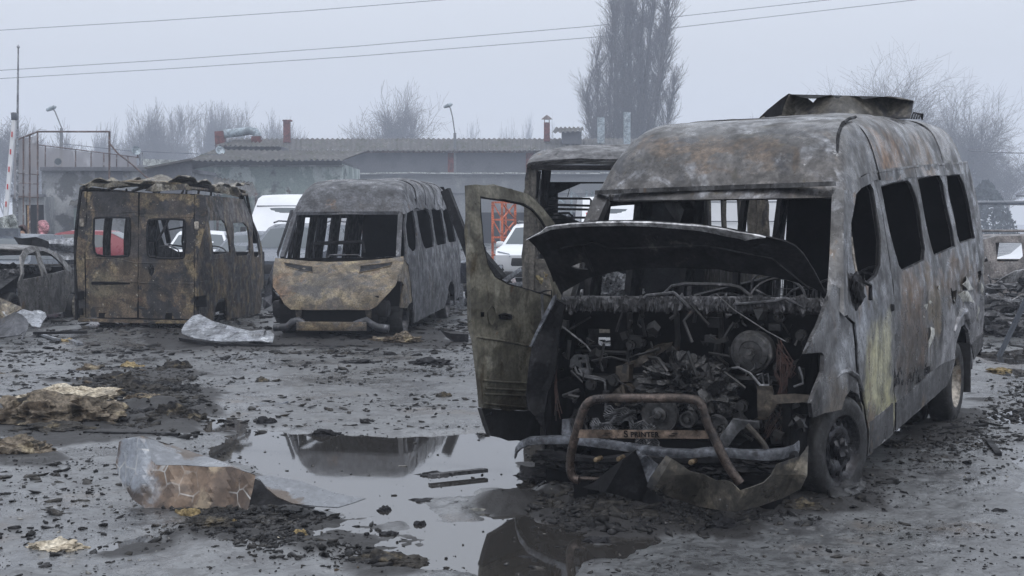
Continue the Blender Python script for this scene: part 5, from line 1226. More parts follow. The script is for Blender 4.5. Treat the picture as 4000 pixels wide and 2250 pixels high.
# burnt saloon at far left (u measured from the front bumper)
FS = Frame(-8.97, 20.8, -.03, radians(0))
sw_ = lambda pts: FS.side(CS(pts), sedW)
M['sedan'] = metal('burnt_saloon_skin', (.17, .165, .16), [((.2, .195, .19), 2.5, .52, .68, (1, 1, .6)), ((.06, .055, .055), 3, .5, .66), ((.13, .085, .055), 2.6, .58, .7)], rough=.45, bump=.25, met=.15)
sed = thing('burnt_car', 'grey brown burnt out saloon with a pale spoked wheel at the left edge', 'car', M=FS.M)
def ms(u, w): return (sedW(u, w)+.008*fb(u, w, 2, 3), u, w)
top = [(205, 530), (240, 468), (300, 432), (360, 430), (440, 440), (540, 478), (620, 530), (700, 622), (760, 690), (800, 740)]
so = sw_([(190, 800)]+top+[(800, 1080), (775, 1000), (775, 930), (745, 895), (715, 925), (680, 1000), (660, 1100), (480, 1130), (225, 1110), (200, 1030), (190, 900)])
wa = sw_([(228, 770), (232, 650), (250, 560), (275, 515), (365, 478), (385, 560), (415, 660), (432, 730), (340, 752)]); wb = sw_([(398, 482), (440, 478), (520, 510), (580, 560), (640, 620), (672, 672), (560, 700), (480, 712), (452, 640), (420, 560)])
panel('side_body', so, [wa, wb], ms, M['sedan'], sed, .1, .03)
panel('far_side_body', [(1.2, .3), (1.25, .95), (1.9, 1.38), (3.0, 1.4), (3.9, 1.0), (4.5, .9), (4.6, .35)], [[(1.55, .97), (1.95, 1.3), (2.4, 1.32), (2.4, .97)], [(2.5, .97), (2.5, 1.32), (3.0, 1.3), (3.4, .98)]], lambda u, w: (-sedW(u, w), u, w), M['sedan'], sed, .15, .03)
tt = sw_(top[:9]); V = []; F_ = []
for u, w in tt:
    for k in range(9):
        t = -1+k/4; V.append((sedW(u, w)*t, u-(.12*(1-t*t) if u < 2 else -.02), w+.03*(1-t*t)+.01*fb(t, u, 0, 3)))
for i in range(1, len(tt)-1):
    if i > 5: continue
    for k in range(8): F_.append((i*9+k, i*9+k+1, (i+1)*9+k+1, (i+1)*9+k))
shell('roof', V, F_, M['sedan'], sed, .02)
MB().beam((-sedW(1.3, .9), 1.2, .92), (-sedW(2, 1.35), 1.85, 1.36), .06).build('windscreen_pillar', M['sedan'], sed)
MB().add([(-.85, .1, .35), (.85, .1, .35), (.85, .0, .62), (-.85, .0, .62), (.86, 1.1, .88), (-.86, 1.1, .88)], [(0, 1, 2, 3), (3, 2, 4, 5)]).box((0, 2.8, .32), (1.6, 3.2, .1)).box((0, 1.1, .6), (1.6, .1, .5)).box((0, 3.6, .75), (1.6, .1, .4)).build('floor_and_bulkhead', M['char'], sed, 0)
panel('boot_lid', [(-.8, 3.8), (.8, 3.8), (.8, 4.6), (-.8, 4.6)], [], lambda x, y: (x, y, .98-.06*(y-3.8)), M['sedan'], sed, .2, .02)
for pts in ([(190, 785), (340, 755), (480, 728), (700, 680)], [(240, 1062), (400, 1030), (648, 985)], [(470, 735), (495, 800), (485, 900), (480, 1120)], [(370, 465), (410, 560), (460, 728)], [(700, 690), (730, 740), (715, 830), (690, 880)], [(195, 800), (200, 1030)]):
    MB().tube([Vector(ms(*q))+Vector((.012, 0, 0)) for q in sw_(bez(pts))], .010, 5).build('body_crease', M['sedan'], sed)
for c in ((465, 812), (682, 772)):
    q = sw_([c])[0]; MB().lathe([(.001, -.002), (.05, .0), (.068, .008), (.075, .01), (.078, .0)], Vector(ms(*q))+Vector((.008, 0, 0)), n=20, M=Matrix.Diagonal((1, 1.2, .8))).build('handle_recess', M['rimpale'], sed)
mb = MB(); rr = random.Random(4)
for k in range(90):
    V, F_ = TMP[rr.randrange(9)]; s = .03+.06*rr.random(); c = Vector((rr.uniform(-.75, .75), rr.uniform(.9, 3.5), rr.uniform(.86, .96))); mb.add([c+Vector(v)*s for v in V], [tuple(f) for f in F_])
kind(mb.build('burnt_interior', M['ashy'], sed, 0), 'stuff')
t_, r_, h_ = wheel(.225, .17, .205, None, .0, 0, 'deep')
wp = at(*CS([(728, 1045)])[0], 24.45); q = Matrix.Translation(FS.I @ wp)
o = t_.build('tyre', M['tyre'], None, 50); o.parent = sed; o.matrix_basis = q
sp = MB().lathe([(.205, .09), (.198, .095), (.185, .07), (.18, .0)], n=40)
for k in range(10):
    a = 2*pi*k/10; sp.beam((.07, .03*cos(a), .03*sin(a)), (.092, .185*cos(a), .185*sin(a)), .03, .045)
sp.lathe([(.001, .09), (.045, .085), (.05, .06)], n=16); sp.build('rim', M['rimpale'], o)
put_wheel(sed, FS.M, FS.M @ Vector((.78, .85, .31)), .31, .19, .225, 0, [M['tyre'], M['rimdark']], .05, 0); put_wheel(sed, FS.M, FS.M @ Vector((-.78, .85, .31)), .31, .19, .225, 0, [M['tyre'], M['rimdark']], .05, 0, side=-1); put_wheel(sed, FS.M, FS.M @ Vector((-.78, 3.65, .31)), .31, .19, .225, 0, [M['tyre'], M['rimdark']], .05, 0, side=-1)

def tallW(w_, top, r): return w_ if top < 1.2 else w_-(top-1.2)*r
vanprof = [(.15, .35), (.0, .6), (.05, .95), (.55, 1.12), (.95, 1.25), (1.75, 2.15), (2.0, 2.4), (2.4, 2.5), (5.6, 2.5), (5.75, 2.4), (5.8, .35)]
vW = lambda u, w: (.98 if w < 1.3 else .98-.12*(w-1.3)/1.2)-(.12*(1-u)**2 if u < 1 else 0)
vwin = [(1.15, 1.28), (1.8, 1.95), (2.15, 2.0), (2.15, 1.28)]
# white van behind the rusty one (facing us)
def fvan(px, py_top, Y, yaw, h=2.5): s = FPX/Y; return Frame((px-2000)/s, Y, 0, yaw)
F_ = fvan(1050, 760, 36, radians(6)); wv = carbody(F_, 'white_van', 'white high roof van parked behind the rusty burnt van, between it and the middle minibus', 'van', vanprof, vW, M['white'], [vwin], [('windscreen', ((1.0, 1.28), (1.72, 2.1)), .08, M['glass'])], [(.95, .34), (4.6, .34)])
MB().tube([(-.85, 1.76, 2.19), (.85, 1.76, 2.19)], .015, 6).build('roof_seam', M['dgrey'], wv)
MB().tube([(.965, 2.3, 1.9), (.94, 5.6, 1.9)], .012, 6).build('side_crease', M['dgrey'], wv)
for s in (-1, 1): MB().box((s*1.08, 1.2, 1.45), (.16, .1, .32), bev=.04).build('wing_mirror', M['black'], wv); MB().box((s*.72, .13, .85), (.3, .12, .18), bev=.04).build('headlight', M['lamp'], wv)
# white vans seen side-on through the wreck
F_ = Frame(5.0, 34.6, 0, radians(-90)); 
wv2 = carbody(Frame(7.9+1.6, 35, 0, radians(-90)), 'white_van', 'long white van side-on, seen through the windscreen opening of the nearest wreck', 'van', vanprof, vW, M['white'], [vwin], [('windscreen', ((1.0, 1.28), (1.72, 2.1)), .08, M['glass'])], [(.95, .34), (4.6, .34)])
MB().tube([(-.995, 2.3, 1.75), (-.99, 5.6, 1.75)], .012, 6).build('side_crease', M['dgrey'], wv2); MB().tube([(-.9, 2.3, 2.25), (-.9, 5.6, 2.25)], .012, 6).build('side_crease', M['dgrey'], wv2)
F_ = Frame(3.05, 39, 0, radians(0))
amb = carbody(F_, 'ambulance', 'white ambulance with red stripes, left of the long white van beyond the wrecks', 'ambulance', vanprof, vW, M['white'], [vwin], [('windscreen', ((1.0, 1.28), (1.72, 2.1)), .08, M['glass'])], [(.95, .34), (4.6, .34)])
M['redstripe'] = plain('red_stripe', (.5, .03, .03), .4)
mb = MB()
for z in (1.45, 1.68, 1.91): mb.add([(-.80, 1.0+ (z-1.25)*.89-.06, z), (-.55, 1.0+(z-1.25)*.89-.06, z+.03), (-.55, 1.1+(z-1.25)*.89-.06, z+.14), (-.80, 1.1+(z-1.25)*.89-.06, z+.11)], [(0, 1, 2, 3)])
mb.build('red_stripes', M['redstripe'], amb, 0); MB().box((-.3, 2.1, 2.55), (.35, .18, .12), bev=.03).build('beacon', plain('blue_lamp', (.05, .1, .3), .2), amb)
# SUVs
suv = [(.2, .32), (.02, .55), (.0, .9), (.25, 1.02), (1.15, 1.12), (1.75, 1.6), (2.1, 1.68), (3.6, 1.66), (4.2, 1.5), (4.5, 1.05), (4.55, .4)]
sW = lambda u, w: (.92 if w < 1.05 else .92-.26*(w-1.05)/.62)-(.10*(.9-u)**2 if u < .9 else 0)
swin = [(1.55, 1.12), (1.95, 1.55), (2.75, 1.57), (2.75, 1.12)], [(2.85, 1.12), (2.85, 1.57), (3.6, 1.55), (4.0, 1.15)]
def suvcar(F, label, mat, grp=None, grille='black'):
    r = carbody(F, 'parked_suv', label, 'car', suv, sW, mat, list(swin), [('windscreen', ((1.2, 1.15), (1.72, 1.57)), .07, M['glass'])], [(.85, .36), (3.6, .36)], group=grp)
    lower = MB().box((0, .06, .74), (.95, .12, .26), bev=.05).build('grille', M['black'], r)
    MB().box((0, .08, .42), (1.3, .14, .14), bev=.04).build('bumper_intake', M['black'], r)
    for s in (-1, 1):
        MB().add([(s*.46, -.02, .86), (s*.84, .12, .88), (s*.86, .2, .98), (s*.80, .12, 1.0), (s*.5, .02, .94), (s*.46, .12, .9), (s*.84, .26, .9)], [(0, 1, 2, 3, 4), (0, 5, 6, 1)]).build('headlight', M['lamp'], r, 0)
        MB().box((s*.72, .05, .60), (.2, .08, .2), bev=.05).build('fog_lamp_surround', M['black'], r); MB().lathe([(.001, -.02), (.05, -.015), (.055, 0)], (s*.72, .0, .60), 'Y', 16).build('fog_lamp', M['lamp'], r)
        MB().box((s*1.0, 1.45, 1.15), (.22, .12, .15), bev=.05).build('wing_mirror', mat, r)
        MB().tube([(s*.62, 1.9, 1.72), (s*.62, 2.2, 1.76), (s*.62, 3.4, 1.74), (s*.62, 3.7, 1.68)], .02, 6).build('roof_rail', M['rim'], r)
    return r
suvcar(Frame(-5.15, 28.5, 0, radians(10)), 'dark grey estate parked between the rusty burnt van and the middle minibus', M['dgrey'])
suvcar(Frame(.42, 33.5, 0, radians(10)), 'white SUV with black grille seen through the window of the open burnt door', M['white'])
M['navy'] = metal('dark_blue_paint', (.035, .04, .055), rough=.25, bump=0, rvar=.08)
suvcar(Frame(-1.55, 27, 0, radians(-4)), 'dark car right behind the middle minibus, left of the open burnt door', M['navy'])
hatch = [(.2, .3), (.02, .5), (.0, .75), (.9, .95), (1.6, 1.40), (2.0, 1.47), (3.1, 1.45), (3.85, 1.1), (4.0, .9), (3.98, .35)]
hW = lambda u, w: (.86 if w < .9 else .86-.24*(w-.9)/.55)
hwin = [(1.25, .98), (1.72, 1.36), (2.25, 1.38), (2.25, .96)], [(2.32, .96), (2.32, 1.38), (3.0, 1.34), (3.25, 1.0)]
F_ = Frame(-14.6+4.2, 38.5, 0, radians(-90))
rc = carbody(Frame(-15.2, 40.5, 0, radians(90)), 'red_car', 'red hatchback parked side-on behind the person in the pink jacket', 'car', hatch, hW, M['redcar'], list(hwin), [('windscreen', ((.95, .98), (1.55, 1.36)), .06, M['glass']), ('rear_window', ((3.2, 1.41), (3.8, 1.12)), .06, M['glass'])], [(.75, .3), (3.2, .3)])
# pale and grey cars standing farther back between the wrecks
for i, (X, Y, yaw, mt, lb) in enumerate(((-6.9, 33, 8, 'dgrey', 'grey car seen through the right rear window of the rusty burnt van'), (-8.6, 36, -6, 'white', 'white car seen through the left rear window of the rusty burnt van'), (-2.9, 36, 5, 'white', 'white car seen through the windscreen opening of the middle minibus, in front of the garage'), (-4.6, 40, 0, 'redcar', 'red car far behind the middle minibus, glimpsed between its window posts'))):
    carbody(Frame(X, Y, 0, radians(yaw)), 'parked_car', lb, 'car', hatch, hW, M[mt], list(hwin), [('windscreen', ((.95, .98), (1.55, 1.36)), .06, M['glass'])], [(.75, .3), (3.2, .3)])
# burnt estate at the right edge, side-on
wprof = [(.1, .3), (.0, .8), (.1, .98), (.75, 1.03), (1.1, 1.40), (1.4, 1.48), (4.2, 1.48), (4.6, 1.0), (4.6, .3)]
M['wagon'] = metal('burnt_estate_skin', (.16, .145, .14), [((.09, .085, .09), 3, .5, .66), ((.25, .24, .24), 4, .55, .7), ((.12, .08, .06), 3, .58, .7)], rough=.5)
wg = carbody(Frame(7.40, 24.9, 0, radians(90)), 'burnt_car', 'brownish burnt out estate car with roof rails, behind the wrecked car front', 'car', wprof, lambda u, w: .86 if w < .9 else .86-.2*(w-.9)/.6, M['wagon'], [[(1.12, 1.01), (1.17, 1.12), (1.2, 1.02)], [(1.36, 1.02), (1.36, 1.36), (1.84, 1.36), (1.84, 1.12), (1.72, 1.02)], [(1.95, 1.02), (1.95, 1.38), (3.3, 1.4), (3.3, 1.02)]], [], [(.9, .3), (3.6, .3)], burnt=True)
for s in (-1, 1): MB().tube([(s*.6, .9, 1.52), (s*.6, 1.1, 1.57), (s*.6, 4, 1.57)], .02, 6).build('roof_rail', M['wagon'], wg)
wv3 = carbody(Frame(11.0, 31, 0, radians(90)), 'white_van', 'pale van with a pipe rack on its roof behind the burnt estate car', 'van', [(a, b*.78) for a, b in vanprof], lambda u, w: vW(u, w/.78), M['white'], [], [], [(.95, .34), (4.6, .34)])
mb = MB()
for x in (-.5, .5): mb.tube([(x, .9, 2.15), (x, 5.2, 2.15)], .025, 6)
mb.tube([(-.55, .9, 2.35), (-.55, 3.4, 2.38)], .018, 6)
for y in (1.2, 2.4, 3.6, 4.8): mb.tube([(-.55, y, 1.98), (-.55, y, 2.35), (.55, y, 2.35), (.55, y, 1.98)], .018, 6)
mb.build('roof_rack', M['dgrey'], wv3); MB().tube([(-.3, -.4, 2.18), (-.3, 5.6, 2.18)], .055, 10).build('rolled_awning', M['pale'] if 'pale' in M else M['dgrey'], wv3)
# wrecked car front at the right edge
M['wreck'] = metal('crushed_silver_panel', (.32, .32, .33), [((.50, .50, .51), 6, .5, .66), ((.06, .06, .06), 5, .52, .66), (RUST, 6, .62, .74)], rough=.4, met=.3)
wr_ = thing('wrecked_car_front', 'silver crumpled car front on a heap of burnt parts at the right edge', 'wreck', loc=(8, 20.4, 0))
WI = Matrix.Translation((-8, -20.4, 0))
psheet('wing', CR([(370, 845), (385, 815), (430, 780), (500, 735), (580, 690), (680, 670), (760, 690), (760, 800), (669, 790), (600, 780), (520, 785), (480, 800), (470, 830), (490, 870), (430, 865)]), lambda x, y: 20.4+.15*math.sin(x*.03)+.003*(y-1050), M['wreck'], wr_, .015, .01, 20, WI)
mb = MB(); rr = random.Random(9)
for k in range(220):
    V, F_ = TMP[rr.randrange(9)]; s = .04+.12*rr.random()**2; c = Vector((rr.uniform(-.75, 1.1), rr.uniform(-.5, 1.1), rr.random()**1.5*.85)); q = Matrix.Rotation(rr.random()*6, 3, 'Z')
    mb.add([c+q @ Vector((v[0]*s*1.6, v[1]*s, v[2]*s*.6)) for v in V], [tuple(f) for f in F_])
kind(mb.build('burnt_parts', M['ashy'], wr_, 0), 'stuff')
mb = MB()
for k in range(26):
    c = Vector((rr.uniform(-.6, 1.0), rr.uniform(-.4, .8), rr.uniform(.15, .75))); d = Vector((rr.uniform(-.4, .4), rr.uniform(-.3, .3), rr.uniform(-.2, .3))); mb.tube([c, c+d*.6+Vector((0, 0, .05)), c+d], .014, 5)
kind(mb.build('bent_rods', M['wreck'], wr_), 'stuff')
lp = MB().tube([at(3903, 1392, 17.2), at(3968, 1255, 17), at(4040, 1100, 16.8)], .035, 8)
tag(lp.build('leaning_post', M['dgrey']), 'grey post leaning at the right edge beside the wrecked car front', 'post')
fb_ = Frame(5.62, 12.5, 0, radians(18))
er_ = thing('burnt_car', 'burnt vehicle cut off by the right edge with only its tyre showing', 'car', M=fb_.M)
panel('side_body', [(0, .4), (0, .8), (1, .95), (3.5, .95), (3.5, .3), (.9, .3), (.85, .5), (.6, .62), (.35, .6), (.15, .4)], [], lambda u, w: (.05, u, w), M['van2'], er_, .2, .03)
put_wheel(er_, fb_.M, fb_.M @ Vector((-.03, .5, .33)), .33, .2, .21, -radians(18), [M['tyre'], M['rimpale']], .02, 0, 'deep', side=-1)
# ------------------------------------------------------------ loose sheets, planks and beams
M['zinc'] = metal('dented_zinc_sheet', (.26, .275, .30), [((.2, .21, .235), 3, .48, .66), ((.48, .5, .52), 5, .55, .7), ((.22, .17, .10), 4, .62, .72), ((.05, .05, .05), 8, .66, .74)], rough=.4, met=.3, bump=.2)
M['zincb'] = metal('scorched_zinc_sheet', (.17, .14, .10), [((.30, .27, .2), 3, .48, .64), ((.07, .06, .05), 3.5, .5, .66), ((.36, .37, .38), 5, .6, .72)], rough=.45, met=.2, bump=.3)
def gY(px, py, z=0): return gnd(px, py, z).y
tag(psheet('corrugated_sheet', C2([(-345, 1195), (-300, 1150), (-250, 1185), (-170, 1230), (-60, 1262), (40, 1290), (150, 1290), (60, 1330), (-100, 1325), (-260, 1310), (-350, 1285), (-345, 1240)]) if False else [(708, 1290), (722, 1265), (752, 1235), (780, 1228), (830, 1255), (900, 1275), (1000, 1300), (1058, 1292), (1072, 1310), (1064, 1338), (1000, 1332), (940, 1335), (860, 1336), (760, 1322), (712, 1305)], lambda x, y: 19.6-(y-1225)*.012+.10*abs(((x+1.3*y)*.020) % 2-1), M['zinc'], None, .012, .012, 12), 'buckled silver corrugated sheet lying on the ground in front of the rusty burnt van', 'metal sheet')
mb = MB(); c = at(1030, 1318, 18.7); mb.lathe([(.09, -.2), (.11, 0), (.115, .02), (.09, .02), (.08, -.15)], c, 'X', 18); tag(mb.build('metal_duct', M['zinc']), 'short crushed silver duct end beside the buckled corrugated sheet', 'duct')
tag(psheet('metal_beam', [(700, 1318), (860, 1340), (1060, 1346), (1400, 1352), (1402, 1362), (1050, 1362), (850, 1356), (705, 1332)], lambda x, y: gY(1000, 1360)+.02, M['char'], None, .03, .08, 12), 'long black steel strip on the ground in front of the middle minibus', 'beam')
tag(psheet('crumpled_sheet', CS([(-60, 960), (0, 958), (60, 985), (140, 1020), (215, 1050), (225, 1075), (150, 1110), (60, 1150), (0, 1182), (-60, 1190)]), lambda x, y: 19.5-(y-1160)*.005+.12*math.sin(x*.05), M['zincb'], None, .012, .012, 14), 'rusty brown crumpled sheet on top of the curled dark one at the left edge', 'metal sheet')
tag(psheet('crumpled_sheet', CS([(-60, 1190), (0, 1175), (70, 1150), (150, 1105), (220, 1130), (275, 1180), (295, 1225), (290, 1270), (225, 1398), (212, 1385), (258, 1300), (200, 1345), (100, 1355), (0, 1368), (-60, 1370)]), lambda x, y: 19.0-(y-1240)*.005+.0016*abs(x-60), M['van2'], None, .012, .012, 20), 'curled dark sheet shaped like a barrel under the rusty sheet at the left edge', 'metal sheet')
tag(psheet('crumpled_sheet', CS([(170, 1110), (215, 1070), (330, 1100), (345, 1090), (400, 1085), (465, 1110), (482, 1150), (445, 1200), (410, 1265), (330, 1250), (280, 1215), (240, 1160)]), lambda x, y: 19.3-(y-1230)*.008+.12*abs((x*.025) % 2-1), M['zinc'], None, .012, .01, 12), 'torn silver sheet with pointed corner in front of the burnt saloon', 'metal sheet')
tag(psheet('corrugated_sheet', CS([(480, 365), (620, 352), (780, 335), (790, 1010), (620, 1010), (600, 540), (560, 500), (500, 440)]), lambda x, y: 27.0+.14*abs(((y-.05*x)*.035) % 2-1), M['zinc'], None, .008, .01, 12), 'stacked silver ribbed sheets leaning behind the burnt saloon, beside the rusty van', 'metal sheet')
tag(psheet('torn_sheet', CS([(140, 330), (230, 345), (370, 330), (440, 355), (505, 380), (500, 450), (430, 440), (330, 425), (200, 420)]), lambda x, y: 26.5+.1*math.sin(x*.06), M['char'], None, .01, .012, 14), 'torn black sheet draped above the roof of the burnt saloon', 'metal sheet')
M['pale'] = metal('pale_green_sheet', (.42, .45, .44), [((.3, .32, .32), 3, .5, .7)], rough=.5)
tag(psheet('corrugated_sheet', CS([(-60, 120), (0, 130), (140, 95), (165, 130), (190, 250), (60, 250), (-60, 248)]), lambda x, y: 27.7+.14*abs(((x-.5*y)*.035) % 2-1), M['pale'], None, .01, .012, 12), 'pale green ribbed sheet leaning at the left edge beside the two people', 'metal sheet')
carbody(Frame(-10.45, 25.6, 0, radians(3)), 'parked_car', 'grey car at the left edge behind the burnt saloon, under the pale ribbed sheet', 'car', hatch, hW, M['dgrey'], list(hwin), [('windscreen', ((.95, .98), (1.55, 1.36)), .06, M['glass'])], [(.75, .3), (3.2, .3)])
MB_ = MB().beam(at(-60, 912, 27.3), at(76, 913, 27.3), .12, .22); tag(MB_.build('fallen_gutter', M['dgrey']), 'dark grey gutter under the pale ribbed sheet at the left edge', 'gutter')
mb = MB().beam(at(1740, 742, 23), at(1942, 1262, 22.6), .10, .16); tag(mb.build('leaning_plank', M['char']), 'charred plank leaning against the rear right corner of the middle minibus', 'plank')
mb = MB().beam(at(1870, 985, 19), at(2187, 1369, 18), .10, .16); tag(mb.build('leaning_plank', M['char']), 'charred beam seen through the window of the open burnt door', 'plank')
mb = MB().beam(at(1960, 1105, 18.6), at(2040, 1050, 18.4), .05, .06).beam(at(1950, 1118, 18.6), at(2055, 1105, 18.4), .04, .05).beam(at(1965, 1112, 18.62), at(1985, 1350, 18.62), .05, .05).beam(at(2050, 1104, 18.42), at(2040, 1355, 18.42), .05, .05); tag(mb.build('scrap_angle_iron', M['zinc']), 'pale angle iron scraps below the white SUV behind the open door', 'scrap metal')
mb = MB().beam(MF.M @ MF.hit(2610, 750, 1, 2.6), MF.M @ MF.hit(2685, 850, 1, 2.4), .10, .14); tag(mb.build('fallen_roof_beam', M['char']), 'charred beam hanging slanted inside the cabin of the nearest wreck', 'beam')
tag(psheet('metal_flap', [(1720, 1290), (1760, 1302), (1830, 1306), (1830, 1345), (1780, 1338), (1745, 1318)], lambda x, y: gY(1780, 1350)+.2, M['char'], None, .015, .03, 20), 'dark curved flap on the ground left of the open burnt door', 'metal sheet')
tag(psheet('metal_flap', [(1770, 1100), (1808, 1108), (1814, 1206), (1775, 1208)], lambda x, y: 26.4, M['zinc'], None, .015, .02, 20), 'silver scrap sheet behind the rear corner of the middle minibus', 'metal sheet')
# foreground curled sheet with painted scale pattern
def scaly():
    m = metal('painted_scale_sheet', (.17, .12, .085), [((.085, .06, .045), 2.2, .45, .62), ((.30, .24, .17), 3, .55, .7)], rough=.35, met=.25, bump=.12, mot=.45, blobs=[((-2.28, 7.9, .30), (.22, 2, .45), (.24, .26, .29), .5), ((-1.95, 7.9, .02), (1.2, 2, .12), (.06, .045, .036), .7), ((-1.5, 7.9, .42), (.3, 2, .10), (.30, .25, .19), .7)])
    t = m.node_tree; N, L = t.nodes, t.links; b = N['Principled BSDF']; src = b.inputs['Base Color'].links[0].from_socket
    tc = N.new('ShaderNodeTexCoord'); vo = N.new('ShaderNodeTexVoronoi'); vo.feature = 'DISTANCE_TO_EDGE'; vo.inputs['Scale'].default_value = 11; vo.inputs['Randomness'].default_value = .75
    mp = N.new('ShaderNodeMapping'); mp.inputs['Scale'].default_value = (1, .5, .75); L.new(tc.outputs['Object'], mp.inputs[0]); L.new(mp.outputs[0], vo.inputs[0])
    r = N.new('ShaderNodeMapRange'); r.interpolation_type = 'SMOOTHSTEP'; r.inputs[1].default_value = .015; r.inputs[2].default_value = .05; r.inputs[3].default_value = 1; r.inputs[4].default_value = 0; L.new(vo.outputs['Distance'], r.inputs[0])
    n = N.new('ShaderNodeTexNoise'); n.inputs['Scale'].default_value = 2.1; n.inputs['Detail'].default_value = 5; L.new(tc.outputs['Object'], n.inputs[0]); r2 = N.new('ShaderNodeMapRange'); r2.inputs[1].default_value = .43; r2.inputs[2].default_value = .53; L.new(n.outputs[0], r2.inputs[0])
    mu = N.new('ShaderNodeMath'); mu.operation = 'MULTIPLY'; L.new(r.outputs[0], mu.inputs[0]); L.new(r2.outputs[0], mu.inputs[1])
    x = N.new('ShaderNodeMix'); x.data_type = 'RGBA'; L.new(mu.outputs[0], x.inputs[0]); L.new(src, x.inputs[6]); x.inputs[7].default_value = (.40, .40, .39, 1); L.new(x.outputs[2], b.inputs['Base Color']); return m
M['scaly'] = scaly()
fsx = thing('curled_metal_sheet', 'large curled brown and silver sheet with white scale pattern in the left foreground', 'metal sheet', loc=(-2.2, 7.0, 0))
FI = Matrix.Translation((2.2, -7.0, 0))
YF = gY(950, 2020)
fr = CG([(712, 650), (745, 630), (800, 622), (870, 640), (905, 760), (930, 790), (1100, 790), (1240, 800), (1380, 800), (1522, 852), (1500, 960), (1470, 1080), (1425, 1165), (1270, 1115), (1180, 1085), (1060, 1075), (1000, 1060), (960, 1065), (890, 1060), (830, 1020), (790, 990), (745, 920), (700, 830), (692, 780)])
def Yfr(x, y):
    k = YF+.30-(y-1700)*.0007
    return k+.0018*max(0, 560-x)+.05*abs((x*.0135+.12*math.sin(y*.012)) % 2-1)+.015*abs((x*.005+y*.012) % 2-1)-.00045*max(0, x-800)
M['scaly'].node_tree.nodes
psheet('front_face', fr, Yfr, M['scaly'], None, .02, .006, 16)
bpy.data.objects['front_face'].parent = fsx; bpy.data.objects['front_face'].matrix_parent_inverse = FI
tp = CG([(800, 622), (850, 616), (900, 632), (1050, 680), (1170, 720), (1300, 760), (1400, 800), (1522, 848), (1380, 802), (1240, 800), (1100, 790), (930, 790), (905, 760), (870, 660)])
def Ytp(x, y): return YF+.30+(1838-y)*.0045*(.4+.6*min(1, max(0, (x-560)/200)))+.02*abs((y*.03) % 2-1)
M['scalytop'] = metal('silver_brown_sheet', (.17, .18, .195), [((.10, .08, .065), 2.6, .48, .62, (1, 1, 1)), ((.25, .26, .28), 4, .55, .7)], rough=.3, met=.35, bump=.1, mot=.3)
o = psheet('top_face', tp, Ytp, M['scalytop'], None, .02, .006, 16); o.parent = fsx; o.matrix_parent_inverse = FI
c8 = sc(.6557, 900, 1300)
tl = c8([(150, 862), (200, 850), (300, 865), (420, 885), (560, 935), (680, 970), (770, 985), (805, 988), (740, 1012), (640, 1042), (520, 1035), (370, 1018), (280, 980), (220, 930), (180, 880)])
def Ytl(x, y): return YF+.1-(y-1860)*.0022+(x-1000)*.0003
o = psheet('tail_face', tl, Ytl, M['scalytop'], None, .02, .006, 16); o.parent = fsx; o.matrix_parent_inverse = FI
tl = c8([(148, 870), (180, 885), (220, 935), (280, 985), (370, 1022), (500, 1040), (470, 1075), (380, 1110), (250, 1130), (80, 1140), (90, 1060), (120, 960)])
o = psheet('shaded_inside', tl, lambda x, y: YF+.35-(y-1860)*.0012, M['char'], None, .02, .01, 16); o.parent = fsx; o.matrix_parent_inverse = FI  # inside of the curl, its shade is put into the black colour
# ------------------------------------------------------------ background buildings
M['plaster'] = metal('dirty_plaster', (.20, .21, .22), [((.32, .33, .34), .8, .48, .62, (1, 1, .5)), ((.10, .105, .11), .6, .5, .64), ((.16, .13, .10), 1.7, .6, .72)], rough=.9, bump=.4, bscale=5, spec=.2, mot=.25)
M['mint'] = metal('mint_plaster', (.24, .29, .28), [((.40, .45, .44), .6, .48, .60, (1, 1, .6)), ((.13, .15, .15), .45, .5, .64), ((.13, .12, .11), 1.5, .6, .72)], rough=.9, bump=.4, bscale=5, spec=.2, mot=.25)
M['grey_wall'] = metal('grey_wall', (.17, .18, .19), [((.23, .24, .25), .5, .45, .7)], rough=.9, bump=.2, bscale=4, spec=.2, mot=.25)
M['dark_wall'] = metal('dark_upper_wall', (.12, .125, .14), [((.09, .094, .105), .4, .45, .7)], rough=.9, bump=.2, bscale=4, spec=.2, mot=.25)  # wall tone lifted, part of the distance haze is put into the colour
M['slate'] = metal('weathered_fibre_cement', (.10, .098, .095), [((.15, .145, .135), 1.3, .5, .66), ((.07, .075, .055), 1.0, .5, .66)], rough=.95, bump=.4, bscale=7, spec=.1, mot=.25)
M['redbrick'] = metal('faded_red_paint', (.16, .05, .045), [((.10, .05, .045), 2, .5, .7)], rough=.85, bump=.3, spec=.2)
M['rust_steel'] = metal('rusty_steel_frame', (.13, .09, .08), [((.25, .24, .24), 4, .5, .66)], rough=.8)
def corr(p0, p1, q0, q1, pitch=.24, amp=.05, jag=0):
    """corrugated sheet: bottom edge p0-p1, top edge q0-q1"""
    p0, p1, q0, q1 = map(Vector, (p0, p1, q0, q1)); L = (p1-p0).length; n = max(4, int(L/pitch*4)); m = 5; V = []; F = []
    nrm = (p1-p0).cross(q0-p0).normalized()
    for j in range(m+1):
        for i in range(n+1):
            t = i/n; a = p0.lerp(p1, t).lerp(q0.lerp(q1, t), j/m); ph = 2*pi*t*L/pitch
            if j == 0 and jag: a = a+(q0-p0).normalized()*jag*(noise.cell(Vector((t*L/1.1, 0, 0)))-.5)
            V.append(a+nrm*amp*sin(ph)+Vector((0, 0, .03*fb(t*L*.3, j, 0, 1))))
    for j in range(m):
        for i in range(n): F.append((j*(n+1)+i, j*(n+1)+i+1, (j+1)*(n+1)+i+1, (j+1)*(n+1)+i))
    return V, F
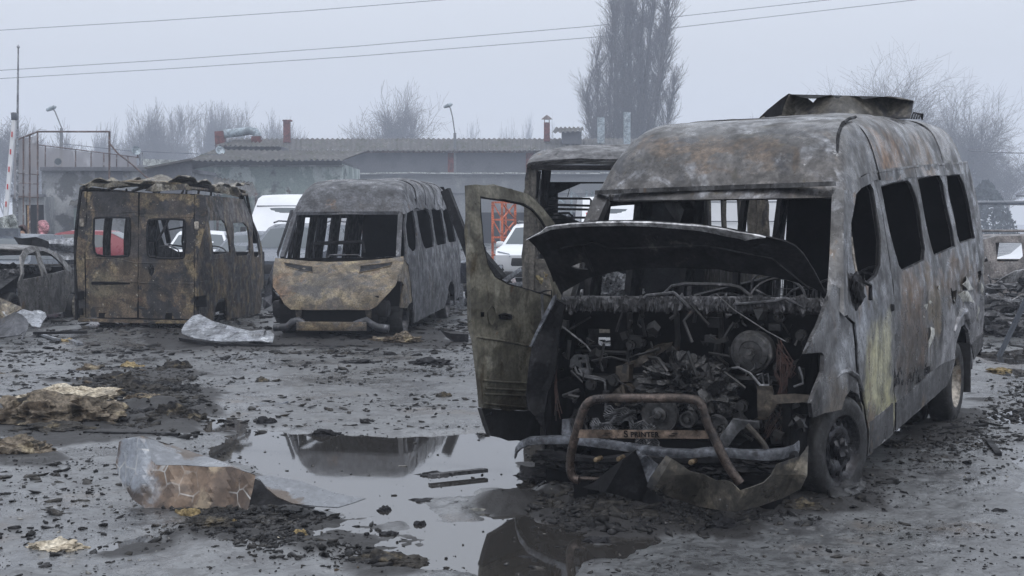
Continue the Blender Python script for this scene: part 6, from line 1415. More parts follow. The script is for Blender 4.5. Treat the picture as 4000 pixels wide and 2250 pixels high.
def wallbox(pxa, pxb, pyt, Y, depth, z0=-.3, pyb=None):
    a = at(pxa, pyt, Y); b = at(pxb, pyt, Y); zb = z0 if pyb is None else at(pxa, pyb, Y).z
    return ((a.x+b.x)/2, Y+depth/2, (a.z+zb)/2), (b.x-a.x, depth, a.z-zb)
# long garage building
YB = 112
gb = thing('garage_building', 'long low grey garage building with a weathered corrugated roof closing the yard', 'building', loc=(8, YB, 0)); GI = gb.matrix_world
def gpart(mb, name, mat, parent=gb, smooth=0):
    base = (8, YB, 0) if parent is gb else None
    o = mb.build(name, mat, parent, smooth)
    if base: o.matrix_parent_inverse = Matrix.Translation((-8, -YB, 0))
    return o
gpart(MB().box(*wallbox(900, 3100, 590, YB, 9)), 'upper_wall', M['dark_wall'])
gpart(MB().box(*wallbox(1345, 3100, 684, YB-2.5, 2.49)), 'lower_wall', M['grey_wall'])
lg = MB(); rr = random.Random(6)
for k in range(13):
    x0 = 1345+125*k; lg.beam(at(x0, 676+rr.uniform(-2, 2), YB-2.65), at(x0+124, 676+rr.uniform(-2, 3), YB-2.65), .3, .10)
gpart(lg, 'ledge_flashing', M['pale'])
gpart(MB().beam(at(1345, 756, YB-2.53), at(3000, 758, YB-2.53), .03, .09), 'wall_joint', M['dark_wall'])
V, F = corr(at(900, 588, YB-.6), at(3100, 588, YB-.6), at(900, 541, YB+4), at(3100, 541, YB+4), .42, .07, .10); gpart(MB().add(V, F), 'roof', M['slate'], smooth=60)
gpart(MB().beam(at(900, 592, YB-.25), at(3100, 592, YB-.25), .1, .22), 'fascia', M['rust_steel'])
for x in (1765, 2070): gpart(MB().box(*wallbox(x-16, x+16, 592, YB-.06, .05, pyb=676)), 'red_pillar', M['redbrick'])
for a, b in ((1850, 2060), (2100, 2330), (1450, 1650), (2400, 2700)):
    gpart(MB().box(*wallbox(a, b, 830, YB-2.54, .02)), 'garage_opening', M['void'])  # flat panel, the dark of the bay is put into its colour
    mb = MB()
    for x in (a, (a+b)/2, b): mb.beam(at(x, 832, YB-2.7), at(x, 990, YB-2.7), .12, .12)
    gpart(mb, 'door_post', M['plaster'])
def chimney(x0, x1, yt, yb, Y, cap, label, mat):
    c, d = wallbox(x0, x1, yt, Y, (at(x1, yt, Y).x-at(x0, yt, Y).x), pyb=yb)
    r = thing('chimney', label, 'chimney', loc=(c[0], c[1], c[2]-d[2]/2)); L = Vector((0, 0, d[2]/2))
    MB().box(L, d).build('stack', mat, r, 0); w = d[0]
    if cap == 'cone':
        mb = MB().lathe([(w*1.0, 0), (.02, w*.75)], (0, 0, d[2]+w*.55), 'Z', 4)
        for s in (-1, 1):
            for t in (-1, 1): mb.box((s*w*.4, t*w*.4, d[2]+w*.28), (w*.12, w*.12, w*.6))
        mb.build('cap', M['rust_steel'], r, 0)
    elif cap: MB().box((.1*w, 0, d[2]+.03), (w*1.35, w*1.3, w*.22)).build('cap', mat, r, 0)
    return r
chimney(1106, 1131, 472, 556, YB+2, 'slab', 'reddish square chimney on the roof right of the bent silver duct', M['redbrick'])
chimney(2125, 2148, 478, 552, YB+2, 'cone', 'brick chimney with a little pointed cap on the long garage roof', M['redbrick'])
M['bluepipe'] = metal('pale_blue_stack', (.30, .36, .40), [((.42, .47, .5), 3, .5, .7)], rough=.7)
chimney(2335, 2362, 458, 560, YB+1, '', 'pale blue stack in front of the poplar, the left and shorter of two', M['bluepipe'])
chimney(2438, 2463, 438, 600, YB+0, '', 'pale blue stack in front of the poplar, the right and taller of two', M['bluepipe'])
dm = thing('roof_dormer', 'small shed with wavy roof on top of the garage roof, beside the capped chimney', 'dormer', loc=(0, 0, 0))
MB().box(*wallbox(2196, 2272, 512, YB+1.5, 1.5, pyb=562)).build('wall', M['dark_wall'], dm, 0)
V, F = corr(at(2155, 520, YB+1), at(2280, 512, YB+1), at(2170, 498, YB+3), at(2278, 498, YB+3), .42, .08); MB().add(V, F).build('roof', M['slate'], dm, 60)
# mint workshop in front
YW = 88
wk = thing('workshop_building', 'lower workshop with mint green peeling plaster and a ragged corrugated roof', 'building', loc=(0, 0, 0))
MB().box(*wallbox(752, 1338, 640, YW, 10)).build('wall', M['mint'], wk, 0)
MB().beam(at(745, 648, YW-.2), at(1345, 648, YW-.2), .12, .10).build('fascia', M['plaster'], wk, 0)
MB().box(*wallbox(760, 1335, 628, YW-.1, 9, pyb=648)).build('eave_shadow_board', M['dark_wall'], wk, 0)  # dark strip under the eave, the eave's shade is put into its colour
V, F = corr(at(735, 627, YW-1.2), at(1345, 624, YW-1.2), at(835, 586, YW+4), at(1440, 590, YW+4), .36, .07, .25); MB().add(V, F).build('roof', M['slate'], wk, 60)
V, F = corr(at(835, 570, YW+4.5), at(1100, 570, YW+4.5), at(920, 548, YW+8), at(1100, 548, YW+8), .36, .07); MB().add(V, F).build('roof', M['slate'], wk, 60)
MB().box(*wallbox(840, 1100, 572, YW+5, 3, pyb=600)).build('upper_wall', M['dark_wall'], wk, 0)
V, F = corr(at(655, 745, YW-7), at(1010, 765, YW-7), at(735, 675, YW-1), at(985, 712, YW-1), .34, .06, .2)
ln = thing('lean_to_roof', 'sagging corrugated lean-to roof below the mint wall, between the two left vans', 'roof', loc=(0, 0, 0))
MB().add(V, F).build('roof', M['slate'], ln, 60); mb = MB()
for x in (690, 850, 1000): mb.beam(at(x, 755, YW-6.8), at(x, 985, YW-6.8), .12)
mb.build('post', M['rust_steel'], ln, 0)
# exhaust duct
YD = 95
du = thing('exhaust_duct', 'bent silver air duct with a red box at each end on the workshop roof', 'duct', loc=(0, 0, 0))
A = lambda pts, Y=YD: [at(x, y, Y) for x, y in CA(pts)]
MB().tube(A([(1412, 842), (1500, 832), (1570, 822), (1600, 828), (1618, 850), (1620, 880)]), .30, 12).build('duct_pipe', M['bluepipe'], du)
def qbox(p, Y, d): 
    P = A(p, Y); return MB().add(P+[q+Vector((0, d, 0)) for q in P], [(0, 1, 2, 3), (7, 6, 5, 4), (0, 4, 5, 1), (1, 5, 6, 2), (2, 6, 7, 3), (3, 7, 4, 0)])
qbox([(1348, 826), (1412, 822), (1412, 968), (1356, 968)], YD, .9).build('duct_box', M['redbrick'], du, 0); qbox([(1580, 856), (1638, 856), (1638, 906), (1580, 906)], YD-.3, .7).build('duct_box', M['redbrick'], du, 0)
MB().tube(A([(1425, 888), (1452, 888)], YD-.6), .22, 12).build('duct_outlet', M['zinc'], du)
def dish(px, py, r, Y, lb, tilt=.4):
    c = at(px, py, Y); o = MB().lathe([(.01, .12), (r*.6, .06), (r, 0), (r, -.02), (.01, .08)], (0, 0, 0), 'Y', 20).build('dish', M['bluepipe'], None); t = thing('satellite_dish', lb, 'satellite dish', loc=c[:]); o.parent = t; o.rotation_euler = (-tilt, 0, .5); MB().tube([(0, .1, 0), (0, .3, -r*1.6)], .03, 6).build('bracket', M['rust_steel'], t)
dish(860, 587, .32, YW+2, 'pale satellite dish below the red box of the silver duct'); dish(532, 588, .2, 60, 'small satellite dish beside two thin pipes on the flat roof at left', .2)
# flat roofed plaster building at left
YL = 70
fb1 = thing('plaster_building', 'flat roofed building with flaking grey plaster behind the rusty van', 'building', loc=(0, 0, 0))
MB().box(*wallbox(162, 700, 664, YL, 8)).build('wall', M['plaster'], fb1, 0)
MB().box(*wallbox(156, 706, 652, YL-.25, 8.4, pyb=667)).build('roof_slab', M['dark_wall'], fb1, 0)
MB().box(*wallbox(370, 478, 668, YL-.03, .03, pyb=702)).build('dark_panel', M['dark_wall'], fb1, 0)
V, F = corr(at(268, 805, YL-1.4), at(372, 805, YL-1.4), at(275, 785, YL), at(372, 770, YL), .3, .05); MB().add(V, F).build('porch_roof', M['slate'], fb1, 60)
MB().box(*wallbox(288, 330, 812, YL-.03, .03)).build('door', M['mint'], fb1, 0)
fb2 = thing('plaster_annex', 'low plaster annex with a dark doorway at far left behind the two people', 'building', loc=(0, 0, 0))
MB().box(*wallbox(48, 172, 768, YL-1.5, 5)).build('wall', M['plaster'], fb2, 0); MB().box(*wallbox(100, 170, 800, YL-1.53, .03)).build('doorway', M['void'], fb2, 0)  # doorway is a flat panel with its inner darkness as colour
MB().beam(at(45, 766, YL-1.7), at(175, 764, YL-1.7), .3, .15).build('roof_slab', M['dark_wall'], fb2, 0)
MB().box(*wallbox(106, 114, 802, YL-1.6, .06)).build('door_post', metal('ochre_post', (.35, .2, .08), rough=.7), fb2, 0)
gt = thing('gable_shed', 'shed with shallow gable joining the flat roofed building to the workshop', 'building', loc=(0, 0, 0))
P = A([(925, 1057), (1200, 1005), (1210, 1075), (1210, 1300), (925, 1300)], 68); MB().add(P+[p+Vector((0, 6, 0)) for p in P], [(0, 1, 2, 3, 4), (0, 5, 6, 1), (4, 9, 5, 0)]).build('wall', M['dark_wall'], gt, 0)
MB().beam(A([(915, 1058)], 67.8)[0], A([(1205, 1003)], 67.8)[0], .5, .1).build('roof_edge', M['slate'], gt, 0)
P = A([(885, 998), (1175, 1010), (1000, 1045), (905, 1050)], 80); wr2 = MB().add(P+[p+Vector((0, 1, -.1)) for p in P], [(0, 1, 2, 3), (0, 4, 5, 1)]).build('pale_roof', M['pale'], None, 0); tag(wr2, 'pale roof visible beyond the gable shed, left of the workshop', 'roof')
pp = thing('vent_pipes', 'two thin vent pipes on a block at the edge of the flat roof', 'pipe', loc=(0, 0, 0))
MB().box(*wallbox(536, 568, 645, YL+.5, .6, pyb=660)).build('block', M['plaster'], pp, 0)
for x in (546, 556): MB().tube([at(x, 648, YL+.7), at(x, 595, YL+.7)], .035, 8).build('vent_pipe', M['zinc'], pp)
c = at(227, 632, YL-.3); fl_ = thing('floodlight', 'round floodlight on the edge of the flat roof at left', 'floodlight', loc=c[:])
MB().lathe([(.001, .16), (.12, .14), (.175, .0), (.185, -.02), (.165, -.01), (.12, .08), (.001, .10)], (0, 0, 0), 'Y', 24).build('reflector', M['dgrey'], fl_); MB().lathe([(.001, -.0), (.16, 0)], (0, 0, 0), 'Y', 24).build('lamp_glass', M['glass'], fl_); MB().tube([(-.2, 0, 0), (-.2, 0, -.22), (.2, 0, -.22), (.2, 0, 0)], .012, 5).build('bracket', M['rust_steel'], fl_)
# steel frame and mesh fence on the left
YF_ = 52
fn = thing('steel_frame', 'tall open frame of thin rusty steel posts and rails at left above the flat roof', 'frame', loc=(0, 0, 0))
P = A([(85, 888), (237, 828), (690, 828)], YF_)
MB().tube(P, .035, 6).build('top_rail', M['rust_steel'], fn)
for x, t, b in ((110, 880, 1676), (147, 868, 1676), (187, 850, 1676), (237, 828, 1676), (688, 828, 1676)): MB().tube(A([(x, t), (x, b)], YF_), .045 if x > 600 else .035, 6).build('post', M['rust_steel'], fn)
for y in (1090, 1150, 1235): MB().tube(A([(110, y), (245, y+8)], YF_), .018, 5).build('rail', M['rust_steel'], fn)
cb_ = MB().tube([at(x, y, 51.5) for x, y in CA([(692, 905), (740, 965), (800, 1010), (860, 1060), (915, 1110), (960, 1135), (1050, 1145), (1100, 1130), (1160, 1118)])], .035, 6); tag(cb_.build('sagging_cable', M['rust_steel']), 'thick cable sagging from the steel frame towards the gable shed', 'cable')
def net(nm, pts, Y, lb):
    m, t, b = NG(nm+'_mat'); b.inputs['Base Color'].default_value = (.30, .28, .28, 1); b.inputs['Roughness'].default_value = .9; b.inputs['Alpha'].default_value = .55
    o = psheet(nm, CA(pts), lambda x, y: Y+.1*sin(x*.05), m, None, .02, 0, 30); tag(o, lb, 'netting'); return o
net('shade_netting', [(88, 890), (235, 850), (235, 1235), (88, 1250)], YF_+.15, 'worn beige netting hung in the steel frame at left')
rl = thing('roof_railing', 'row of rusty posts with a torn net along the back of the flat roof', 'railing', loc=(0, 0, 0))
MB().tube(A([(190, 905), (475, 940), (870, 990)], YL+3), .03, 6).build('top_rail', M['rust_steel'], rl)
for x in (285, 475, 573, 653, 733, 805): MB().tube(A([(x, 905+(x-190)*.125), (x, 1058)], YL+3), .04, 6).build('post', M['rust_steel'], rl)
net('roof_netting', [(195, 915), (860, 992), (860, 1050), (195, 1050)], YL+3.2, 'grey torn net stretched between the railing posts on the flat roof')
# barrier pole, mast, street lamps
bp_ = thing('barrier_pole', 'white barrier pole with red marks raised at the far left edge', 'barrier', loc=(0, 0, 0))
P0, P1 = A([(-4, 1837), (90, 745)], 33); MB().beam(P0, P1, .09, .09).build('pole', M['white'], bp_, 0); MB().box(A([(90, 732)], 33)[0], (.14, .12, .2), bev=.03).build('end_cap', M['dgrey'], bp_)
for t in (.5, .6, .7, .8, .9): p = P0.lerp(P1, t); MB().beam(p-Vector((0, .05, .03)), p+Vector((.005, -.05, .10)), .05, .02).build('red_mark', M['redstripe'], bp_, 0)
mt_ = MB().tube(A([(104, 1676), (112, 600), (115, 300)], 52), [.06, .045, .03], 6).lathe([(.001, .1), (.07, 0), (.001, -.1)], A([(115, 295)], 52)[0], 'Z', 8); tag(mt_.build('antenna_mast', M['zinc']), 'tall thin mast rising at far left beside the barrier pole', 'mast')
def lamp(pts, head, Y, lb):
    P = [at(x, y, Y) for x, y in pts]; t = thing('street_lamp', lb, 'street lamp', loc=(P[-1].x, Y, 0)); I = Matrix.Translation((-P[-1].x, -Y, 0))
    o = MB().tube(P, [.05]*(len(P)-2)+[.12, .14], 8).build('pole', M['grey_wall'], t); o.matrix_parent_inverse = I
    h = at(*head, Y); o = MB().lathe([(.001, -.42), (.12, -.36), (.17, 0), (.15, .25), (.05, .4)], h, 'X', 12, M=Matrix.Rotation(-.35, 3, 'Y')).build('lamp_head', M['bluepipe'], t); o.matrix_parent_inverse = I
lamp(CA([(335, 688), (345, 700), (388, 805), (386, 806), (384, 1540)]), CA([(322, 682)])[0], 100, 'street lamp with slanted arm at left, in front of the bare trees')
lamp(CM([(893, 670), (900, 680), (915, 740), (928, 835), (929, 836), (930, 1527)]), CM([(886, 664)])[0], 112, 'street lamp with curved neck behind the garage roof, right of the round bare tree')
# overhead lines
for lb, pts in (('uppermost overhead line crossing the sky at top left', [(-300, 137), (0, 118), (600, 82), (1200, 42), (1724, 0), (2000, -25)]), ('middle overhead line crossing behind the poplar', [(-300, 290), (0, 275), (700, 231), (1400, 180), (2313, 102), (3230, 0), (3500, -32)]), ('lowest overhead line crossing behind the poplar', [(-300, 322), (0, 307), (700, 266), (1400, 219), (2313, 146), (3571, 0), (3800, -30)])):
    tag(MB().tube([at(x, y, 190) for x, y in pts], .05, 5, cap=False).build('power_line', M['dgrey']), lb, 'power line')
tag(MB().tube([at(x, y, 80) for x, y in CA([(400, 905), (800, 948), (1400, 975)])], .02, 5).build('power_line', M['dgrey']), 'thin low wire in front of the bare trees behind the flat roof', 'power line')
tag(MB().tube([at(x, y, 80) for x, y in ((3780, 588), (3900, 596), (4100, 600))], .03, 5).build('power_line', M['dgrey']), 'thin low wire in front of the trees at the right edge', 'power line')
# orange rack
M['orange'] = metal('orange_steel', (.55, .13, .05), [((.4, .12, .07), 5, .5, .7)], rough=.5, bump=0)
YR = 44
rk = thing('orange_rack', 'orange steel scaffold rack seen through the window of the open burnt door', 'scaffold', loc=(0, 0, 0))
B3 = lambda pts, Y=YR: [at(x, y, Y) for x, y in C3(pts)]
mb = MB()
for x in (266, 322): mb.beam(*B3([(x, 668), (x, 1102)]), .08)
mb.beam(*B3([(400, 672), (400, 1102)], YR+1), .08).beam(*B3([(345, 672), (345, 1102)], YR+1), .06)
for y in (672, 775, 880, 985): mb.beam(*B3([(266, y), (322, y)]), .06).beam(B3([(322, y)])[0], B3([(400, y+2)], YR+1)[0], .06)
mb.build('frame', M['orange'], rk, 0)
mb = MB()
for y in (672, 775, 880): mb.beam(*B3([(266, y), (322, y+100)]), .04).beam(B3([(322, y+100)])[0], B3([(400, y+5)], YR+1)[0], .04).beam(B3([(322, y+5)])[0], B3([(400, y+100)], YR+1)[0], .04)
mb.build('bracing', M['orange'], rk, 0)
bs = thing('blue_scaffold', 'pale blue scaffold frame seen through the shell of the minibus behind the open door', 'scaffold', loc=(0, 0, 0))
mb = MB()
for x in (590, 735, 825, 860): mb.beam(*B3([(x, 600), (x, 1088)], 46), .07)
for y in (610, 700, 800): mb.beam(*B3([(590, y), (735, y+90)], 46), .05).beam(*B3([(735, y), (825, y+60)], 46), .05)
mb.build('frame', M['bluepipe'], bs, 0)
# ------------------------------------------------------------ bare trees
M['bark'] = metal('bark', (.11, .105, .10), [((.17, .16, .15), 3, .5, .7)], rough=.95, bump=0, spec=.1)  # paler bark, haze fading is put into the colour
M['twig'] = metal('twigs', (.14, .13, .125), rough=.95, bump=0, spec=.1)  # twig colour lifted too, the mist is partly painted in
def grow(rnd, segs, p, d, L, r, lvl, maxl, par):
    up, spread, nch, wob, decay = par[:5]; n = 5 if lvl < 2 else (4 if lvl < 3 else 3); pts = [p]
    for i in range(n):
        d = (d+Vector((rnd.gauss(0, wob), rnd.gauss(0, wob), rnd.gauss(0, wob)+up*(.5 if lvl else 0)))).normalized(); q = p+d*(L/n); r1 = r*(1-.6/n)
        segs.append((p, q, r, r1, lvl)); p = q; r = r1; pts.append((p, d.copy(), r))
    if lvl >= maxl: return
    k0 = 1 if lvl else (par[7] if len(par) > 7 else 2)
    for (q, dd_, rq) in pts[1+k0-1:]:
        for c in range(nch[min(lvl, len(nch)-1)]):
            a = rnd.uniform(0, 2*pi); ax = dd_.orthogonal().normalized(); ax = Matrix.Rotation(a, 3, dd_) @ ax
            ang = spread*rnd.uniform(.6, 1.25); nd = Matrix.Rotation(ang, 3, ax) @ dd_
            grow(rnd, segs, q, nd, L*(par[6] if lvl == 0 and len(par) > 5 else decay)*rnd.uniform(.7, 1.15), max(.008, rq*(.72 if lvl < 2 else .58)), lvl+1, maxl, par)
def segmesh(name, S, mat, parent, rmin, ns=3):
    A_ = np.array([s[0][:] for s in S]); B_ = np.array([s[1][:] for s in S]); r0 = np.maximum(rmin, np.array([s[2] for s in S])); r1 = np.maximum(rmin, np.array([s[3] for s in S]))
    d = B_-A_; d /= np.linalg.norm(d, axis=1)[:, None]+1e-9; u = np.cross(d, (0.31, .95, .05)); u /= np.linalg.norm(u, axis=1)[:, None]+1e-9; v = np.cross(d, u); vs = []
    for P, R_ in ((A_, r0), (B_, r1)):
        for k in range(ns): a = 2*pi*k/ns; vs.append(P+(u*cos(a)+v*sin(a))*R_[:, None])
    V = np.stack(vs, 1).reshape(-1, 3); n = len(S); b = np.arange(n)[:, None]*2*ns
    Q = np.concatenate([b+np.array([[k, (k+1) % ns, ns+(k+1) % ns, ns+k]]) for k in range(ns)])
    return npmesh(name, V, Q, [mat], False, parent)
def tree(seed, px, ytop, wpx, Y, par, maxl, label, group=None, trunk_r=.22, nm='bare_tree', rmin=.014, lean=0):
    Y *= 1.9; rmin *= .95; tf = par[5] if len(par) > 5 else .42; rnd = random.Random(seed); top = at(px, ytop, Y); x = top.x; H = top.z; S = []
    grow(rnd, S, Vector((0, 0, 0)), Vector((lean, 0, 1)).normalized(), H*tf, trunk_r, 0, maxl, par)
    mz = max(s[1].z for s in S); mx = np.percentile([abs(s[1].x) for s in S], 97); W = wpx*Y/FPX/2
    kz = H/mz; kx = W/max(mx, .1)
    S = [(Vector((a.x*kx, a.y*kx, a.z*kz)), Vector((b.x*kx, b.y*kx, b.z*kz)), r, q, l) for a, b, r, q, l in S]
    t = thing(nm, label, 'tree', loc=(x, Y, 0), group=group)
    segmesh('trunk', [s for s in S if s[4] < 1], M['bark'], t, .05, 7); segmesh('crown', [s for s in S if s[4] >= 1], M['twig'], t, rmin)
    return t
round_ = (.02, .72, [5, 3, 2, 2, 2], .09, .66, .48, .80, 4)
wild = (.10, .50, [2, 2, 2, 2, 2], .16, .66)
pop = (.26, .30, [4, 3, 2, 1, 1], .07, .50)
tree(5, 1580, 312, 350, 125, round_, 4, 'round bare tree standing alone behind the garage roof, left of the curved street lamp', rmin=.02, trunk_r=.5)
G = 'bare trees in the mist behind the left buildings'
for i, (px, yt, w, Y, sd) in enumerate(((60, 440, 260, 110, 1), (190, 455, 200, 125, 2), (330, 440, 220, 150, 3), (480, 460, 200, 150, 4), (610, 378, 190, 125, 6), (700, 392, 190, 135, 7), (780, 382, 150, 140, 8), (870, 390, 190, 145, 9), (975, 388, 200, 150, 10), (1090, 420, 190, 150, 11), (1180, 450, 190, 155, 12))):
    tree(sd, px, yt, w, Y, wild, 4, ['bushy bare tree at the far left edge behind the mast', 'bare tree just left of the slanted street lamp', 'bare tree just right of the slanted street lamp', 'low bare tree above the top rail of the steel frame', 'tall spreading bare tree right of the steel frame', 'bare tree between the spreading tree and the slim tree', 'slim tall bare tree with few limbs, left of the duct', 'bare tree rising behind the red box of the duct', 'bare tree rising behind the silver duct bend', 'bare tree directly behind the reddish square chimney', 'low drooping bare tree right of the reddish chimney'][i], G, rmin=.022)
SS = []
for i in range(14):
    rnd = random.Random(130+i); S = []; grow(rnd, S, Vector((0, 0, 0)), Vector((0, 0, 1)), 4.5, .25, 0, 4, wild); o = at(30+i*95, 868, 330); mz = max(q[1].z for q in S); k = at(0, 520+18*(i % 3), 330).z/mz
    SS += [(a_*k+Vector((o.x, 330, 0)), b_*k+Vector((o.x, 330, 0)), r, q, l) for a_, b_, r, q, l in S]
kind(segmesh('misty_treeline', SS, M['twig'], None, .04), 'stuff', 'low misty mass of bare trees along the horizon behind the left buildings')
for i, (px, yt, w) in enumerate(((1860, 452, 90), (1960, 455, 100), (2055, 430, 90), (2160, 432, 100), (2230, 470, 80))):
    tree(50+i, px, yt, w, 260, wild, 3, ['leftmost', 'second', 'third', 'fourth', 'rightmost'][i]+' of the very faint trees left of the poplar, above the garage roof', 'very faint trees above the garage roof', rmin=.03)
t_ = thing('poplar_tree', 'tall narrow bare poplar cut by the top edge, behind the garage', 'tree', loc=(at(2450, 500, 165).x, 165, 0))
S = []; rnd = random.Random(21)
for k, (dx, H_, rr_, ln_) in enumerate(((0, 19, .36, 0), (-.35, 17, .22, -.02), (.45, 18, .24, .01), (-.9, 15, .17, -.03), (1.0, 17.5, .17, .05), (.1, 20, .26, .01), (-1.5, 12, .12, -.05), (1.7, 13.5, .12, .05), (-2.2, 9.5, .10, -.05), (2.3, 10, .1, .04), (.7, 18, .2, .03), (-.6, 17, .2, -.01), (1.3, 16, .14, .07), (.55, 19, .2, .035), (.3, 19.5, .2, .02), (.9, 18, .16, .045), (-2.6, 7, .08, -.03))):
    p = Vector((dx*.5, rnd.uniform(-.5, .5), .8)); d = Vector((dx*.13+ln_*1.3, rnd.uniform(-.06, .06), 1)).normalized(); n = 14; r = rr_
    for i in range(n):
        d = (d+Vector((rnd.gauss(0, .035), rnd.gauss(0, .035), .12))).normalized(); q = p+d*H_/n; r1 = max(.03, r-rr_*.85/n); S.append((p, q, r, r1, 0)); p = q; r = r1
        if i >= 1:
            for c in range(4):
                a = rnd.uniform(0, 2*pi); nd = Vector((cos(a)*.38, sin(a)*.38, 1)).normalized(); grow(rnd, S, q, nd, rnd.uniform(1.1, 2.3)*(1-.3*i/n), .045, 2, 4, (.16, .42, [3, 3, 2], .13, .62))
S = [(a*1.69, b*1.69, r*1.5, q*1.5, l) for a, b, r, q, l in S]
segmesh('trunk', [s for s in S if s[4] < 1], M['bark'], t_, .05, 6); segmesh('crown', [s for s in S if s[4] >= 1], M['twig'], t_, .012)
tree(61, 3500, 142, 640, 105, (.02, .66, [5, 3, 2, 2, 2], .09, .68, .36, 1.2, 3), 4, 'large spreading bare tree behind the roof sheet of the nearest wreck', rmin=.013, trunk_r=.6)
tree(62, 3740, 225, 380, 108, round_, 4, 'bare tree right of the large spreading tree, behind the rear of the nearest wreck', rmin=.013, trunk_r=.4)
tree(63, 3970, 520, 260, 115, wild, 4, 'bare tree at the right edge above the pale van', rmin=.02)
tree(64, 2990, 425, 150, 170, wild, 3, 'faint bare tree above the middle of the roof of the nearest wreck', rmin=.03)
tree(65, 3860, 560, 200, 120, wild, 4, 'low bare tree just right of the nearest wreck, in front of the right edge tree', rmin=.03)
# dark evergreen clump right
eg = thing('evergreen_shrub', 'dark misty evergreen shrub right of the nearest wreck, above the pale van', 'shrub', loc=(at(3850, 760, 150).x, 150, 0))
mb = MB(); rr = random.Random(8)
for k in range(2600):
    a = rr.uniform(0, 2*pi); h = rr.random(); z = .3+6.0*h; rad = (1-h)**.7*3.8*(.6+.4*rr.random())+.1; c = Vector((rad*cos(a), rad*sin(a)*.8, z)); s = rr.uniform(.12, .3); n = Vector((rr.gauss(0, 1), rr.gauss(0, 1), rr.gauss(0, 1))).normalized(); u = n.orthogonal().normalized()*s; v = n.cross(u)
    mb.add([c-u-v, c+u-v*.3, c+v], [(0, 1, 2)])
mb.build('foliage', metal('evergreen_leaves', (.05, .065, .06), rough=1, bump=0, spec=0), eg, 0); MB().tube([(0, 0, 0), (0, 0, 4)], [.15, .04], 8).build('trunk', M['bark'], eg)
# ------------------------------------------------------------ people
def person(loc, rz, label, jacket, legs, scale=1.0, hood=None, hair=None, hand_face=False):
    p = thing('person', label, 'person', loc=loc, rz=rz)
    J = [(0, 0, .92), (0, 0, 1.12), (0, .01, 1.32), (0, .0, 1.46), (0, -.02, 1.60), (-.19, 0, 1.38), (-.25, -.02, 1.12), (-.23, -.16, .92), (.19, 0, 1.38), (.25, -.02, 1.12), (.23, -.16, .92), (-.10, 0, .88), (-.11, -.02, .48), (-.11, .02, .08), (-.11, -.12, .04), (.10, 0, .88), (.12, -.03, .48), (.12, .04, .08), (.12, -.10, .04)]
    R_ = [.16, .145, .165, .07, .095, .075, .06, .042, .075, .06, .042, .11, .07, .05, .045, .11, .07, .05, .045]
    if hand_face: J[7] = (-.12, -.22, 1.34); J[6] = (-.27, -.10, 1.14)
    E = [(0, 1), (1, 2), (2, 3), (3, 4), (2, 5), (5, 6), (6, 7), (2, 8), (8, 9), (9, 10), (0, 11), (11, 12), (12, 13), (13, 14), (0, 15), (15, 16), (16, 17), (17, 18)]
    me = bpy.data.meshes.new('body'); me.from_pydata([Vector(j)*scale for j in J], E, []); o = link('body', me, p, [])
    sk = o.modifiers.new('skin', 'SKIN'); o.modifiers.new('sub', 'SUBSURF').levels = 2; o.modifiers['sub'].render_levels = 2
    for i, r in enumerate(R_): me.skin_vertices[0].data[i].radius = (r*scale, r*scale*.85); me.skin_vertices[0].data[i].use_root = i == 0
    dg = bpy.context.evaluated_depsgraph_get(); m2_ = bpy.data.meshes.new_from_object(o.evaluated_get(dg)); o.modifiers.clear(); o.data = m2_
    for m in (jacket, legs, M['skin'], M['black']): m2_.materials.append(m)
    for f in m2_.polygons:
        z = f.center.z/scale; f.material_index = 2 if z > 1.49 else (0 if z > .82 else (1 if z > .12 else 3)); f.use_smooth = True
        if hand_face and z < 1.42 and f.center.y < -.19*scale and z > 1.3: f.material_index = 2
        if not hand_face and .82 < z < .95 and f.center.y < -.14*scale: f.material_index = 2
    hc_ = Vector((0, -.02, 1.61))*scale
    MB().lathe([(.001, -.02), (.012, .01), (.016, .03)], hc_+Vector((0, -.105, -.01))*scale, 'Y', 8).build('nose', M['skin'], p)
    for s in (-1, 1): MB().box(hc_+Vector((s*.033, -.088, .02))*scale, (.022, .01, .01)).build('eye', M['black'], p, 0)
    MB().box(hc_+Vector((0, -.088, -.045))*scale, (.045, .01, .01)).build('mouth', M['lips'], p, 0)
    bm = bmesh.new(); bmesh.ops.create_icosphere(bm, subdivisions=4, radius=1); col = hood or hair
    rx = .145 if hood else .112
    for v in list(bm.verts):
        if v.co.y < -.62 and v.co.z < .62: bm.verts.remove(v)
        elif not hood and v.co.y < -.1 and v.co.z < -.1: bm.verts.remove(v)
    for v in bm.verts:
        q = v.co.copy(); k = 1+(.035*math.sin(q.z*16) if hood else .02*noise.noise(q*4)); v.co = hc_+Vector((q.x*rx*k, q.y*rx*1.15*k+.02, (q.z*rx*1.2*k-(.05 if q.z < 0 and hood else 0)))) *scale
    thick(bm, .012); mm = bpy.data.meshes.new('h'); bm.to_mesh(mm); bm.free(); fin(mm, 40); link('hood' if hood else 'hat', mm, p, [col])
    mb = MB()
    for z in (1.0, 1.1, 1.2, 1.3) if hood else ():
        mb.tube([(.20*cos(a)*scale*(1.0 if z < 1.3 else .95), .165*sin(a)*scale, z*scale) for a in [2*pi*k/20 for k in range(20)]], .022, 6, closed=True)
    if hood: mb.build('jacket_quilting', jacket, p, 60)
    return p
M['skin'] = plain('skin', (.45, .28, .21), .6); M['lips'] = plain('lips', (.3, .1, .09), .5)
M['pink'] = metal('pink_quilted_jacket', (.55, .27, .30), [((.45, .21, .24), 9, .5, .7)], rough=.8, bump=.2); M['trouser'] = plain('dark_trousers', (.03, .03, .04), .8); M['coat'] = plain('black_coat', (.025, .025, .03), .8); M['beanie'] = plain('brown_knit_hat', (.07, .045, .045), .9)
